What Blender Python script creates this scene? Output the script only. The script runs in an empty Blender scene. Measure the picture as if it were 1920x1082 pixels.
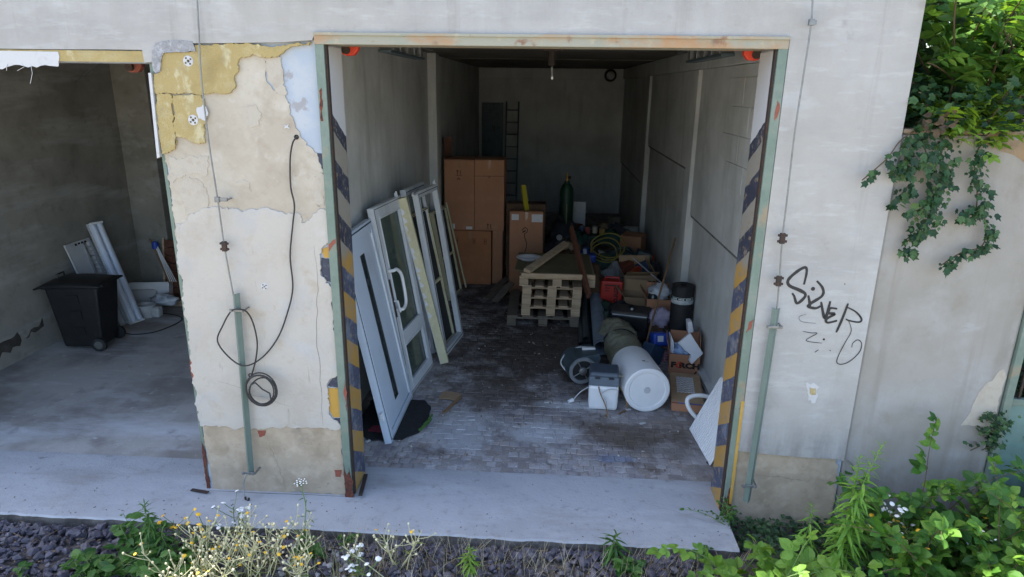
import bpy, bmesh, math, random
from mathutils import Vector, Matrix, noise
rnd = random.Random(11)
R = math.radians
sc = bpy.context.scene

# ------------------------------------------------------------ camera, light, exposure
cam_data = bpy.data.cameras.new('camera')
cam_data.sensor_width = 36.0
cam_data.lens = 23.36
cam_data.clip_start = 0.05
cam_data.clip_end = 2000.0
cam = bpy.data.objects.new('camera', cam_data)
sc.collection.objects.link(cam)
PITCH, YAW, ROLL = 0.29304, 0.05507, 0.01393
fw = Vector((-math.sin(YAW)*math.cos(PITCH), math.cos(YAW)*math.cos(PITCH), -math.sin(PITCH)))
rt = Vector((math.cos(YAW), math.sin(YAW), 0.0))
up = rt.cross(fw)
rt, up = rt*math.cos(ROLL)+up*math.sin(ROLL), up*math.cos(ROLL)-rt*math.sin(ROLL)
CAM = Vector((0.0, -4.45, 3.0745))
cam.matrix_world = Matrix(((rt.x, up.x, -fw.x, CAM.x), (rt.y, up.y, -fw.y, CAM.y), (rt.z, up.z, -fw.z, CAM.z), (0, 0, 0, 1)))
sc.camera = cam

SUN_EL, SUN_AZ = R(55.0), R(-66.0)      # azimuth measured from +Y (behind the garages) towards +X
sun_dir = Vector((math.sin(SUN_AZ)*math.cos(SUN_EL), math.cos(SUN_AZ)*math.cos(SUN_EL), math.sin(SUN_EL)))
world = bpy.data.worlds.new('World')
sc.world = world
world.use_nodes = True
wn = world.node_tree
bgn = wn.nodes['Background']
sky = wn.nodes.new('ShaderNodeTexSky')
sky.sky_type = 'NISHITA'
sky.sun_disc = False
sky.sun_elevation = SUN_EL
sky.sun_rotation = SUN_AZ
sky.dust_density = 2.0
sky.air_density = 1.0
wn.links.new(sky.outputs[0], bgn.inputs[0])
bgn.inputs[1].default_value = 0.14
sl = bpy.data.lights.new('sun', 'SUN')
sl.energy = 4.0
sl.angle = R(0.5)
sl.color = (1.0, 0.95, 0.86)
so = bpy.data.objects.new('sun', sl)
sc.collection.objects.link(so)
so.rotation_euler = sun_dir.to_track_quat('Z', 'Y').to_euler()
sc.view_settings.view_transform = 'Standard'
sc.view_settings.look = 'None'
sc.view_settings.gamma = 1.0
sc.view_settings.use_curve_mapping = False
sc.view_settings.exposure = 2.1
try:
    sc.cycles.max_bounces = 12
    sc.cycles.diffuse_bounces = 8
    sc.cycles.use_denoising = True
except Exception:
    pass

# ------------------------------------------------------------ materials
def lin(c):
    def f(v):
        v /= 255.0
        return v/12.92 if v <= 0.04045 else ((v+0.055)/1.055)**2.4
    return (f(c[0]), f(c[1]), f(c[2]), 1.0)

def nd(nt, typ, **kw):
    n = nt.nodes.new(typ)
    for k, v in kw.items():
        setattr(n, k, v)
    return n

def noise_fac(nt, vec, scale, detail=6.0, rough=0.6, lo=0.35, hi=0.65, stretch=None):
    """noise remapped to 0..1 between lo and hi"""
    if stretch:
        mp = nd(nt, 'ShaderNodeMapping')
        mp.inputs['Scale'].default_value = stretch
        nt.links.new(vec, mp.inputs['Vector'])
        vec = mp.outputs[0]
    n = nd(nt, 'ShaderNodeTexNoise')
    n.inputs['Scale'].default_value = scale
    n.inputs['Detail'].default_value = detail
    n.inputs['Roughness'].default_value = rough
    nt.links.new(vec, n.inputs['Vector'])
    m = nd(nt, 'ShaderNodeMapRange')
    m.inputs['From Min'].default_value = lo
    m.inputs['From Max'].default_value = hi
    nt.links.new(n.outputs['Fac'], m.inputs['Value'])
    return m.outputs[0]

def mixc(nt, fac, a, b):
    m = nd(nt, 'ShaderNodeMix', data_type='RGBA')
    for s, v in ((m.inputs[0], fac), (m.inputs[6], a), (m.inputs[7], b)):
        if isinstance(v, (int, float)):
            s.default_value = v
        elif isinstance(v, tuple):
            s.default_value = v
        else:
            nt.links.new(v, s)
    return m.outputs[2]

def mathn(nt, op, a, b=0.0, clamp=False):
    m = nd(nt, 'ShaderNodeMath', operation=op)
    m.use_clamp = clamp
    for s, v in ((m.inputs[0], a), (m.inputs[1], b)):
        if isinstance(v, (int, float)):
            s.default_value = v
        else:
            nt.links.new(v, s)
    return m.outputs[0]

MATS = {}
def pm(name, base, layers=(), rough=0.8, metal=0.0, bump=0.0, bump_scale=60.0, world_space=False, vary=0.0, spec=None, blots=(), zbands=()):
    """layers: (colour, amount, scale, lo, hi, stretch) patches of stain, wear or dirt laid over the base one after the other"""
    if name in MATS:
        return MATS[name]
    m = bpy.data.materials.new(name)
    m.use_nodes = True
    nt = m.node_tree
    b = nt.nodes['Principled BSDF']
    if world_space:
        vec = nd(nt, 'ShaderNodeNewGeometry').outputs['Position']
    else:
        vec = nd(nt, 'ShaderNodeTexCoord').outputs['Object']
    col = lin(base) if len(base) == 3 else base
    for i, L in enumerate(layers):
        c, amt, scale, lo, hi = L[:5]
        st = L[5] if len(L) > 5 else None
        f = noise_fac(nt, vec, scale, 7.0, 0.62, lo, hi, st)
        f = mathn(nt, 'MULTIPLY', f, amt)
        col = mixc(nt, f, col, lin(c))
    for (c, amt, cx, cy, rx, ry) in blots:          # one stain with a ragged outline
        mp = nd(nt, 'ShaderNodeMapping')
        mp.inputs['Location'].default_value = (-cx/rx, -cy/ry, 0)
        mp.inputs['Scale'].default_value = (1/rx, 1/ry, 0)
        nt.links.new(vec, mp.inputs['Vector'])
        ln = nd(nt, 'ShaderNodeVectorMath', operation='LENGTH')
        nt.links.new(mp.outputs[0], ln.inputs[0])
        wob = noise_fac(nt, vec, 3.2, 8.0, 0.68, 0.2, 0.8)
        d = mathn(nt, 'ADD', ln.outputs['Value'], mathn(nt, 'MULTIPLY', mathn(nt, 'SUBTRACT', wob, 0.5), 1.5))
        mr = nd(nt, 'ShaderNodeMapRange')
        mr.inputs['From Min'].default_value = 1.15
        mr.inputs['From Max'].default_value = 0.55
        nt.links.new(d, mr.inputs[0])
        col = mixc(nt, mathn(nt, 'MULTIPLY', mr.outputs[0], amt), col, lin(c))
    for (c, amt, z0, z1, sc_) in zbands:            # splash dirt: full at z0, gone at z1, broken up by vertical streaks
        gz = nd(nt, 'ShaderNodeNewGeometry')
        sp = nd(nt, 'ShaderNodeSeparateXYZ')
        nt.links.new(gz.outputs['Position'], sp.inputs[0])
        mr = nd(nt, 'ShaderNodeMapRange')
        mr.inputs['From Min'].default_value = z1
        mr.inputs['From Max'].default_value = z0
        nt.links.new(sp.outputs['Z'], mr.inputs[0])
        st = noise_fac(nt, gz.outputs['Position'], sc_, 7.0, 0.65, 0.38, 0.66, (1.0, 1.0, 0.22))
        col = mixc(nt, mathn(nt, 'MULTIPLY', mathn(nt, 'MULTIPLY', mr.outputs[0], st), amt), col, lin(c))
    if vary:
        oi = nd(nt, 'ShaderNodeObjectInfo')
        ge = nd(nt, 'ShaderNodeNewGeometry')
        r = mathn(nt, 'FRACT', mathn(nt, 'ADD', oi.outputs['Random'], ge.outputs['Random Per Island']))
        hsv = nd(nt, 'ShaderNodeHueSaturation')
        v = nd(nt, 'ShaderNodeMapRange')
        v.inputs['To Min'].default_value = 1.0-vary
        v.inputs['To Max'].default_value = 1.0+vary
        nt.links.new(r, v.inputs[0])
        nt.links.new(v.outputs[0], hsv.inputs['Value'])
        if isinstance(col, tuple):
            hsv.inputs['Color'].default_value = col
        else:
            nt.links.new(col, hsv.inputs['Color'])
        col = hsv.outputs[0]
    if isinstance(col, tuple):
        b.inputs['Base Color'].default_value = col
    else:
        nt.links.new(col, b.inputs['Base Color'])
    b.inputs['Roughness'].default_value = rough
    b.inputs['Metallic'].default_value = metal
    if spec is not None:
        b.inputs['Specular IOR Level'].default_value = spec
    if bump:
        n = nd(nt, 'ShaderNodeTexNoise')
        n.inputs['Scale'].default_value = bump_scale
        n.inputs['Detail'].default_value = 6.0
        n.inputs['Roughness'].default_value = 0.65
        nt.links.new(vec, n.inputs['Vector'])
        bp = nd(nt, 'ShaderNodeBump')
        bp.inputs['Strength'].default_value = bump
        bp.inputs['Distance'].default_value = 0.01
        nt.links.new(n.outputs['Fac'], bp.inputs['Height'])
        nt.links.new(bp.outputs[0], b.inputs['Normal'])
    MATS[name] = m
    return m

def leaf_mat(name, cols, transl=0.35, rough=0.5, spec=0.35):
    """leaf colour drawn per leaf from a ramp of colours"""
    if name in MATS:
        return MATS[name]
    m = bpy.data.materials.new(name)
    m.use_nodes = True
    nt = m.node_tree
    b = nt.nodes['Principled BSDF']
    out = nt.nodes['Material Output']
    oi = nd(nt, 'ShaderNodeObjectInfo')
    ge = nd(nt, 'ShaderNodeNewGeometry')
    r = mathn(nt, 'FRACT', mathn(nt, 'ADD', oi.outputs['Random'], ge.outputs['Random Per Island']))
    cr = nd(nt, 'ShaderNodeValToRGB')
    el = cr.color_ramp.elements
    while len(el) < len(cols):
        el.new(0.5)
    for i, c in enumerate(cols):
        el[i].position = i/(len(cols)-1)
        el[i].color = lin(c)
    nt.links.new(r, cr.inputs[0])
    n = noise_fac(nt, ge.outputs['Position'], 40.0, 3.0, 0.6, 0.3, 0.7)
    col = mixc(nt, mathn(nt, 'MULTIPLY', n, 0.3), cr.outputs[0], lin(tuple(int(v*0.75) for v in cols[0])))
    nt.links.new(col, b.inputs['Base Color'])
    b.inputs['Roughness'].default_value = rough
    b.inputs['Specular IOR Level'].default_value = spec
    tr = nd(nt, 'ShaderNodeBsdfTranslucent')
    hs = nd(nt, 'ShaderNodeHueSaturation')
    hs.inputs['Hue'].default_value = 0.475
    hs.inputs['Saturation'].default_value = 1.15
    hs.inputs['Value'].default_value = 1.25
    nt.links.new(col, hs.inputs['Color'])
    nt.links.new(hs.outputs[0], tr.inputs['Color'])
    mx = nd(nt, 'ShaderNodeMixShader')
    mx.inputs[0].default_value = transl
    nt.links.new(b.outputs[0], mx.inputs[1])
    nt.links.new(tr.outputs[0], mx.inputs[2])
    nt.links.new(mx.outputs[0], out.inputs['Surface'])
    MATS[name] = m
    return m

# ------------------------------------------------------------ mesh builder
class MB:
    def __init__(s):
        s.v, s.f = [], []
    def add(s, vs, fs, M=None):
        o = len(s.v)
        s.v += [(M @ Vector(p)) if M is not None else Vector(p) for p in vs]
        s.f += [tuple(i+o for i in f) for f in fs]
        return s
    def box(s, x0, x1, y0, y1, z0, z1, M=None):
        vs = [(x0, y0, z0), (x1, y0, z0), (x1, y1, z0), (x0, y1, z0), (x0, y0, z1), (x1, y0, z1), (x1, y1, z1), (x0, y1, z1)]
        return s.add(vs, [(0, 3, 2, 1), (4, 5, 6, 7), (0, 1, 5, 4), (1, 2, 6, 5), (2, 3, 7, 6), (3, 0, 4, 7)], M)
    def taper(s, bot, top, z0, z1, M=None):
        (a, b, c, d), (e, f, g, h) = bot, top
        vs = [(a, c, z0), (b, c, z0), (b, d, z0), (a, d, z0), (e, g, z1), (f, g, z1), (f, h, z1), (e, h, z1)]
        return s.add(vs, [(0, 3, 2, 1), (4, 5, 6, 7), (0, 1, 5, 4), (1, 2, 6, 5), (2, 3, 7, 6), (3, 0, 4, 7)], M)
    def bar(s, p0, p1, w, t, roll=0.0):
        p0, p1 = Vector(p0), Vector(p1)
        d = (p1-p0)
        L = d.length
        q = d.to_track_quat('Z', 'Y')
        M = Matrix.Translation(p0) @ q.to_matrix().to_4x4() @ Matrix.Rotation(roll, 4, 'Z')
        return s.box(-w/2, w/2, -t/2, t/2, 0, L, M)
    def tube(s, pts, r, seg=8, cap=True, closed=False):
        pts = [Vector(p) for p in pts]
        n = len(pts)
        rs = r if isinstance(r, (list, tuple)) else [r]*n
        o = len(s.v)
        prev = None
        for i, p in enumerate(pts):
            t = (pts[min(i+1, n-1)]-pts[max(i-1, 0)])
            if t.length < 1e-9:
                t = Vector((0, 0, 1))
            t.normalize()
            if prev is None:
                a = t.orthogonal().normalized()
            else:
                a = prev-t*prev.dot(t)
                a = a.normalized() if a.length > 1e-6 else t.orthogonal().normalized()
            prev = a
            b = t.cross(a)
            for k in range(seg):
                an = 2*math.pi*k/seg
                s.v.append(p+(a*math.cos(an)+b*math.sin(an))*rs[i])
        for i in range(n-1):
            for k in range(seg):
                k2 = (k+1) % seg
                s.f.append((o+i*seg+k, o+i*seg+k2, o+(i+1)*seg+k2, o+(i+1)*seg+k))
        if cap:
            s.f.append(tuple(o+k for k in reversed(range(seg))))
            s.f.append(tuple(o+(n-1)*seg+k for k in range(seg)))
        return s
    def cyl(s, p0, p1, r0, r1=None, seg=20):
        return s.tube([p0, p1], [r0, r1 if r1 is not None else r0], seg)
    def lathe(s, prof, M=None, seg=32, caps=True):
        """prof: (radius, height) pairs round local Z"""
        o = len(s.v)
        for r, h in prof:
            for k in range(seg):
                an = 2*math.pi*k/seg
                p = Vector((r*math.cos(an), r*math.sin(an), h))
                s.v.append(M @ p if M is not None else p)
        for i in range(len(prof)-1):
            for k in range(seg):
                k2 = (k+1) % seg
                s.f.append((o+i*seg+k, o+i*seg+k2, o+(i+1)*seg+k2, o+(i+1)*seg+k))
        if caps:
            s.f.append(tuple(o+k for k in reversed(range(seg))))
            s.f.append(tuple(o+(len(prof)-1)*seg+k for k in range(seg)))
        return s
    def plate(s, pts, y0, y1, M=None):
        """prism of an (x, z) outline between depths y0 (front) and y1 (back)"""
        n = len(pts)
        ar = sum(pts[i][0]*pts[(i+1) % n][1]-pts[(i+1) % n][0]*pts[i][1] for i in range(n))
        if ar < 0:
            pts = pts[::-1]
        vs = [(x, y0, z) for x, z in pts]+[(x, y1, z) for x, z in pts]
        fs = [tuple(range(n)), tuple(reversed(range(n, 2*n)))]
        for i in range(n):
            j = (i+1) % n
            fs.append((i, n+i, n+j, j))
        return s.add(vs, fs, M)
    def ribbon(s, pts, w, y, M=None):
        """flat stroke in the x-z plane at depth y, a hair thick"""
        ws = w if isinstance(w, (list, tuple)) else [w]*len(pts)
        n = len(pts)
        o = len(s.v)
        for i, (x, z) in enumerate(pts):
            a, b = pts[max(i-1, 0)], pts[min(i+1, n-1)]
            t = Vector((b[0]-a[0], b[1]-a[1]))
            t = t.normalized() if t.length > 1e-9 else Vector((1, 0))
            nx, nz = -t.y*ws[i]/2, t.x*ws[i]/2
            for q in ((x+nx, y, z+nz), (x-nx, y, z-nz)):
                s.v.append(M @ Vector(q) if M is not None else Vector(q))
        for i in range(n-1):
            s.f.append((o+2*i, o+2*i+1, o+2*i+3, o+2*i+2))
        return s
    def blob(s, c, r, seed=0, amp=0.25, freq=2.0, seg=18, rings=12, flat=None):
        o = len(s.v)
        c = Vector(c)
        off = Vector((seed*7.13, seed*3.7, seed*1.9))
        for i in range(rings+1):
            th = math.pi*i/rings
            for k in range(seg):
                ph = 2*math.pi*k/seg
                d = Vector((math.sin(th)*math.cos(ph), math.sin(th)*math.sin(ph), math.cos(th)))
                f = 1+amp*noise.noise(d*freq+off)+amp*0.5*noise.noise(d*freq*2.7+off)
                p = c+Vector((d.x*r[0]*f, d.y*r[1]*f, d.z*r[2]*f))
                if flat is not None and p.z < flat:
                    p.z = flat
                s.v.append(p)
        for i in range(rings):
            for k in range(seg):
                k2 = (k+1) % seg
                s.f.append((o+i*seg+k, o+(i+1)*seg+k, o+(i+1)*seg+k2, o+i*seg+k2))
        return s
    def mesh(s, name, mats, smooth=False, mi=None):
        me = bpy.data.meshes.new(name)
        me.from_pydata([tuple(v) for v in s.v], [], s.f)
        for m in (mats if isinstance(mats, (list, tuple)) else [mats]):
            me.materials.append(m)
        if mi:
            for p, i in zip(me.polygons, mi):
                p.material_index = i
        if smooth:
            me.polygons.foreach_set('use_smooth', [True]*len(me.polygons))
        me.update()
        return me

def link(o):
    sc.collection.objects.link(o)
    return o

def tag(o, label=None, cat=None, group=None, kind=None):
    if label: o['label'] = label
    if cat: o['category'] = cat
    if group: o['group'] = group
    if kind: o['kind'] = kind
    return o

def thing(name, label, cat, M=(0, 0, 0), group=None):
    o = bpy.data.objects.new(name, None)
    o.empty_display_size = 0.1
    link(o)
    if isinstance(M, Matrix):
        o.matrix_world = M
    else:
        o.matrix_world = Matrix.Translation(Vector(M))
    return tag(o, label, cat, group)

def finish(o, bevel=0.0, smooth=False, segs=2):
    if bevel:
        b = o.modifiers.new('bevel', 'BEVEL')
        b.width = bevel
        b.segments = segs
        b.limit_method = 'ANGLE'
        b.angle_limit = R(40)
        b.harden_normals = False
    return o

def part(name, mb, mat, parent=None, world=False, bevel=0.0, smooth=False, label=None, kind=None, auto=None):
    """one mesh object; world=True: the shape is given in world coordinates"""
    if parent is not None and world:
        inv = parent.matrix_world.inverted()
        if parent.parent is not None:
            inv = (parent.parent.matrix_world @ parent.matrix_local).inverted()
        mb.v = [inv @ v for v in mb.v]
    me = mb.mesh(name, mat, smooth)
    if auto is not None:
        me.polygons.foreach_set('use_smooth', [True]*len(me.polygons))
        me.set_sharp_from_angle(angle=R(auto))
    o = bpy.data.objects.new(name, me)
    link(o)
    if parent is not None:
        o.parent = parent
    if label: o['label'] = label
    if kind: o['kind'] = kind
    return finish(o, bevel)

def solo(name, mb, mat, label, cat, group=None, bevel=0.0, smooth=False, auto=None):
    """a thing that is one mesh"""
    o = part(name, mb, mat, None, False, bevel, smooth, auto=auto)
    return tag(o, label, cat, group)

def struct(name, mb, mat, bevel=0.0, smooth=False):
    o = part(name, mb, mat, None, False, bevel, smooth)
    o['kind'] = 'structure'
    return o

def inst(name, me, parent, M):
    o = bpy.data.objects.new(name, me)
    link(o)
    o.parent = parent
    o.matrix_local = M
    return o

def copy_tree(o, parent=None):
    c = o.copy()
    link(c)
    c.parent = parent
    for ch in list(o.children):
        copy_tree(ch, c)
    return c

def frame(b0, b1, t0):
    """matrix with x from b0 to b1, y up the slope towards t0, z out of the face"""
    b0, b1, t0 = Vector(b0), Vector(b1), Vector(t0)
    u = (b1-b0).normalized()
    v = t0-b0
    v = (v-u*v.dot(u)).normalized()
    n = u.cross(v)
    return Matrix(((u.x, v.x, n.x, b0.x), (u.y, v.y, n.y, b0.y), (u.z, v.z, n.z, b0.z), (0, 0, 0, 1)))

def smooth_path(pts, n=6):
    """Catmull-Rom through the points"""
    P = [Vector(p) for p in pts]
    out = []
    for i in range(len(P)-1):
        a, b, c, d = P[max(i-1, 0)], P[i], P[i+1], P[min(i+2, len(P)-1)]
        for k in range(n):
            t = k/n
            out.append(0.5*((2*b)+(c-a)*t+(2*a-5*b+4*c-d)*t*t+(3*b-a-3*c+d)*t**3))
    out.append(P[-1])
    return out

def ragged(pts, step=0.02, amp=0.008, seed=0, keep=()):
    """subdivide an outline and roughen it, leaving the edges listed in keep straight"""
    out = []
    n = len(pts)
    for i in range(n):
        a, b = Vector(pts[i]), Vector(pts[(i+1) % n])
        L = (b-a).length
        k = max(1, int(L/step))
        t = (b-a).normalized() if L > 0 else Vector((1, 0))
        nrm = Vector((-t.y, t.x))
        for j in range(k):
            p = a+(b-a)*(j/k)
            if i not in keep and j > 0:
                q = Vector((p.x*14, p.y*14, seed*5.3))
                w = noise.noise(q)*amp+noise.noise(q*3.3)*amp*0.6+noise.noise(q*9.0)*amp*0.3
                p = p+nrm*w*2
            out.append((p.x, p.y))
    return out

# ------------------------------------------------------------ palette
M_fin = pm('smooth_grey_finish', (161, 159, 157), [((167, 162, 153), 0.8, 0.45, 0.46, 0.60), ((133, 130, 127), 0.6, 0.8, 0.55, 0.7, (0.5, 1, 1.6)), ((176, 177, 179), 0.7, 3.0, 0.6, 0.7, (0.35, 1, 1.4)), ((126, 121, 113), 0.55, 1.4, 0.6, 0.7, (3.0, 1, 0.12)), ((144, 143, 142), 0.7, 0.9, 0.4, 0.7), ((176, 176, 176), 0.7, 1.7, 0.5, 0.75), ((148, 144, 137), 0.5, 4.0, 0.55, 0.8, (1.0, 1.0, 0.25)), ((108, 106, 104), 0.35, 38.0, 0.66, 0.8), ((135, 134, 135), 0.35, 9.0, 0.5, 0.8, (0.3, 1.0, 1.0)), ((132, 128, 122), 0.45, 120.0, 0.6, 0.78), ((176, 176, 176), 0.5, 14.0, 0.56, 0.7, (0.25, 1, 1.2)), ((134, 130, 126), 0.45, 6.0, 0.62, 0.72)], rough=0.8, bump=0.45, bump_scale=26, zbands=[((104, 98, 94), 0.75, 0.5, 0.85, 9.0), ((118, 114, 108), 0.5, 4.05, 3.2, 5.0)])
M_brown = pm('brown_render', (166, 156, 141), [((180, 173, 160), 0.8, 2.4, 0.42, 0.62), ((149, 137, 122), 0.7, 5.0, 0.5, 0.7), ((187, 180, 172), 0.6, 9.0, 0.58, 0.72), ((132, 118, 105), 0.5, 40.0, 0.64, 0.8)], rough=0.9, bump=0.35, bump_scale=30)
M_cream = pm('cream_render', (175, 169, 160), [((159, 148, 134), 0.65, 3.0, 0.48, 0.68), ((182, 179, 174), 0.7, 6.0, 0.5, 0.7), ((151, 139, 123), 0.55, 14.0, 0.62, 0.75), ((103, 97, 92), 0.6, 60.0, 0.7, 0.8), ((163, 165, 170), 0.5, 2.0, 0.55, 0.7), ((160, 146, 126), 0.5, 5.0, 0.57, 0.7), ((166, 166, 168), 0.55, 3.4, 0.56, 0.7), ((134, 124, 110), 0.5, 9.0, 0.64, 0.74, (2.5, 1, 0.4))], rough=0.9, bump=0.6, bump_scale=26)
M_plinth = pm('plinth_render', (166, 151, 131), [((144, 130, 110), 0.8, 5.0, 0.45, 0.65), ((184, 171, 153), 0.6, 9.0, 0.5, 0.7), ((115, 106, 95), 0.6, 26.0, 0.6, 0.75), ((108, 101, 94), 0.6, 3.0, 0.62, 0.75)], rough=0.95, bump=0.7, bump_scale=22)
M_bluep = pm('old_pale_blue_paint', (155, 164, 176), [((169, 173, 178), 0.8, 5.0, 0.45, 0.6), ((142, 140, 142), 0.9, 6.0, 0.56, 0.6), ((135, 135, 135), 0.5, 40.0, 0.68, 0.8)], rough=0.7, bump=0.2)
M_pinkr = pm('pale_pink_render', (171, 163, 150), [((155, 144, 130), 0.7, 12.0, 0.5, 0.7), ((108, 99, 90), 0.6, 60.0, 0.68, 0.8)], rough=0.9, bump=0.4)
M_foam = pm('yellow_foam', (162, 144, 97), [((175, 162, 124), 0.8, 14.0, 0.5, 0.64), ((185, 176, 144), 0.85, 9.0, 0.57, 0.64, (1.0, 1.0, 0.6)), ((137, 117, 70), 0.7, 7.0, 0.5, 0.7), ((108, 90, 54), 0.5, 70.0, 0.66, 0.8)], rough=0.95, bump=0.8, bump_scale=70)
M_torn = pm('torn_grey_mortar', (140, 140, 142), [((171, 171, 175), 0.8, 25.0, 0.5, 0.65), ((104, 104, 108), 0.7, 40.0, 0.55, 0.7)], rough=0.95, bump=0.9, bump_scale=60)
M_bead = pm('white_plastic_trim', (180, 180, 182), [((146, 144, 141), 0.6, 20.0, 0.55, 0.75)], rough=0.5)
M_green = pm('green_frame_paint', (101, 117, 106), [((124, 133, 124), 0.7, 3.0, 0.45, 0.65), ((140, 121, 97), 0.8, 6.0, 0.58, 0.68), ((101, 50, 34), 0.95, 4.0, 0.66, 0.71), ((90, 106, 97), 0.5, 18.0, 0.5, 0.7)], rough=0.6, bump=0.25, bump_scale=40)
M_lint = pm('rusty_lintel_paint', (144, 142, 128), [((158, 122, 86), 0.9, 4.0, 0.48, 0.62, (0.5, 1, 1)), ((117, 76, 50), 0.8, 9.0, 0.6, 0.7), ((119, 133, 122), 0.7, 3.0, 0.55, 0.7), ((176, 160, 133), 0.6, 14.0, 0.6, 0.75)], rough=0.7, bump=0.3, bump_scale=40)
M_angle = pm('green_steel_angle', (93, 109, 101), [((119, 128, 122), 0.6, 8.0, 0.45, 0.7, (1, 1, 0.3)), ((96, 93, 88), 0.6, 20.0, 0.6, 0.75), ((171, 160, 158), 0.6, 25.0, 0.66, 0.75)], rough=0.5, bump=0.1)
M_rust = pm('flaking_rust', (88, 49, 38), [((129, 69, 46), 0.8, 20.0, 0.45, 0.65), ((52, 35, 34), 0.8, 30.0, 0.5, 0.7)], rough=0.95, bump=0.8, bump_scale=80)
M_redox = pm('red_primer', (133, 73, 58), [((99, 53, 46), 0.7, 25.0, 0.5, 0.7)], rough=0.8, bump=0.2)
M_steel = pm('galvanised_steel', (128, 130, 130), [((100, 100, 100), 0.7, 20.0, 0.45, 0.7), ((120, 84, 60), 0.5, 35.0, 0.6, 0.75)], rough=0.5, metal=0.6)
M_darkst = pm('dark_rusty_steel', (58, 50, 46), [((92, 60, 44), 0.7, 30.0, 0.5, 0.7)], rough=0.8, metal=0.3, bump=0.3)
M_int = pm('interior_concrete', (202, 203, 200), [((168, 169, 165), 0.8, 1.2, 0.4, 0.65), ((196, 198, 200), 0.8, 2.2, 0.5, 0.72, (1.0, 1.0, 0.25)), ((146, 148, 140), 0.6, 5.0, 0.55, 0.75, (1.0, 1.0, 0.12)), ((206, 208, 210), 0.7, 8.0, 0.6, 0.75, (1.0, 0.5, 0.3)), ((110, 110, 106), 0.5, 46.0, 0.64, 0.8)], rough=0.9, bump=0.3, bump_scale=24)
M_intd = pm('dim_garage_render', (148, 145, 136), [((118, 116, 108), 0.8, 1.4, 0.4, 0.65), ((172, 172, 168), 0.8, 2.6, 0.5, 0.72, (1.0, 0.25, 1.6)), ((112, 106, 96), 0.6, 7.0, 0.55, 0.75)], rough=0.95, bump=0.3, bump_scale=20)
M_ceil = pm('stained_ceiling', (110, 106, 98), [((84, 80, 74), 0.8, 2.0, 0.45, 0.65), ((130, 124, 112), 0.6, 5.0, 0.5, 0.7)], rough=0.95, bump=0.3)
M_apron = pm('pale_concrete_apron', (158, 160, 164), [((142, 143, 146), 0.8, 1.0, 0.42, 0.66), ((173, 175, 180), 0.7, 2.6, 0.5, 0.7, (0.35, 1, 1)), ((133, 133, 133), 0.6, 8.0, 0.56, 0.75), ((108, 106, 104), 0.5, 70.0, 0.62, 0.8), ((184, 184, 185), 0.6, 4.5, 0.66, 0.76, (0.6, 2, 1)), ((126, 119, 110), 0.6, 1.6, 0.56, 0.7, (0.4, 1.4, 1)), ((115, 113, 112), 0.5, 16.0, 0.6, 0.72), ((94, 88, 83), 0.6, 5.0, 0.66, 0.72)], rough=0.9, bump=0.5, bump_scale=38, world_space=True)
M_apedge = pm('apron_edge', (104, 98, 94), [((70, 64, 60), 0.85, 8.0, 0.42, 0.62), ((132, 128, 124), 0.6, 14.0, 0.56, 0.7)], rough=0.95, bump=0.6)
M_lfloor = pm('worn_concrete_floor', (172, 167, 162), [((128, 122, 116), 0.85, 0.8, 0.44, 0.6), ((200, 200, 204), 0.8, 1.6, 0.5, 0.66, (0.4, 1.2, 1)), ((122, 117, 114), 0.7, 2.6, 0.58, 0.7), ((208, 208, 212), 0.6, 9.0, 0.62, 0.74), ((80, 76, 74), 0.5, 50.0, 0.64, 0.8)], rough=0.85, bump=0.25, bump_scale=30, world_space=True)
FLOOR_LAYERS = [((124, 119, 124), 0.7, 6.0, 0.46, 0.62), ((170, 152, 138), 0.6, 4.0, 0.55, 0.68), ((186, 184, 186), 0.75, 1.7, 0.5, 0.66), ((92, 80, 70), 0.8, 2.4, 0.56, 0.66), ((204, 204, 206), 0.6, 9.0, 0.62, 0.74), ((96, 88, 84), 0.65, 45.0, 0.56, 0.74)]
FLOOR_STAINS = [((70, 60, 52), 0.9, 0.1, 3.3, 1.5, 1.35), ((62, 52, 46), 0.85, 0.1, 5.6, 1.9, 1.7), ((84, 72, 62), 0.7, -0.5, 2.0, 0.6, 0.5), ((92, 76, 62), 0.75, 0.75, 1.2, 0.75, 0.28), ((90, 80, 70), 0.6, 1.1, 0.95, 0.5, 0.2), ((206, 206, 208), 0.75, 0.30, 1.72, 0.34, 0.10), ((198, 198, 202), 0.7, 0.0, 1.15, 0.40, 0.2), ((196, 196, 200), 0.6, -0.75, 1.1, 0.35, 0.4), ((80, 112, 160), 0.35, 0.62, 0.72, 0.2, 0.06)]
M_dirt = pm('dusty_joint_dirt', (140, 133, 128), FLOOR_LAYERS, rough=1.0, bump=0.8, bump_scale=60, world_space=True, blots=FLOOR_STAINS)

def cobble_material():
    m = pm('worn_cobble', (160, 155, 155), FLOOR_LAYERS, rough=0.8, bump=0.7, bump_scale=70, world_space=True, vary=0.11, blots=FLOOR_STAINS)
    return m
M_cob = cobble_material()

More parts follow.
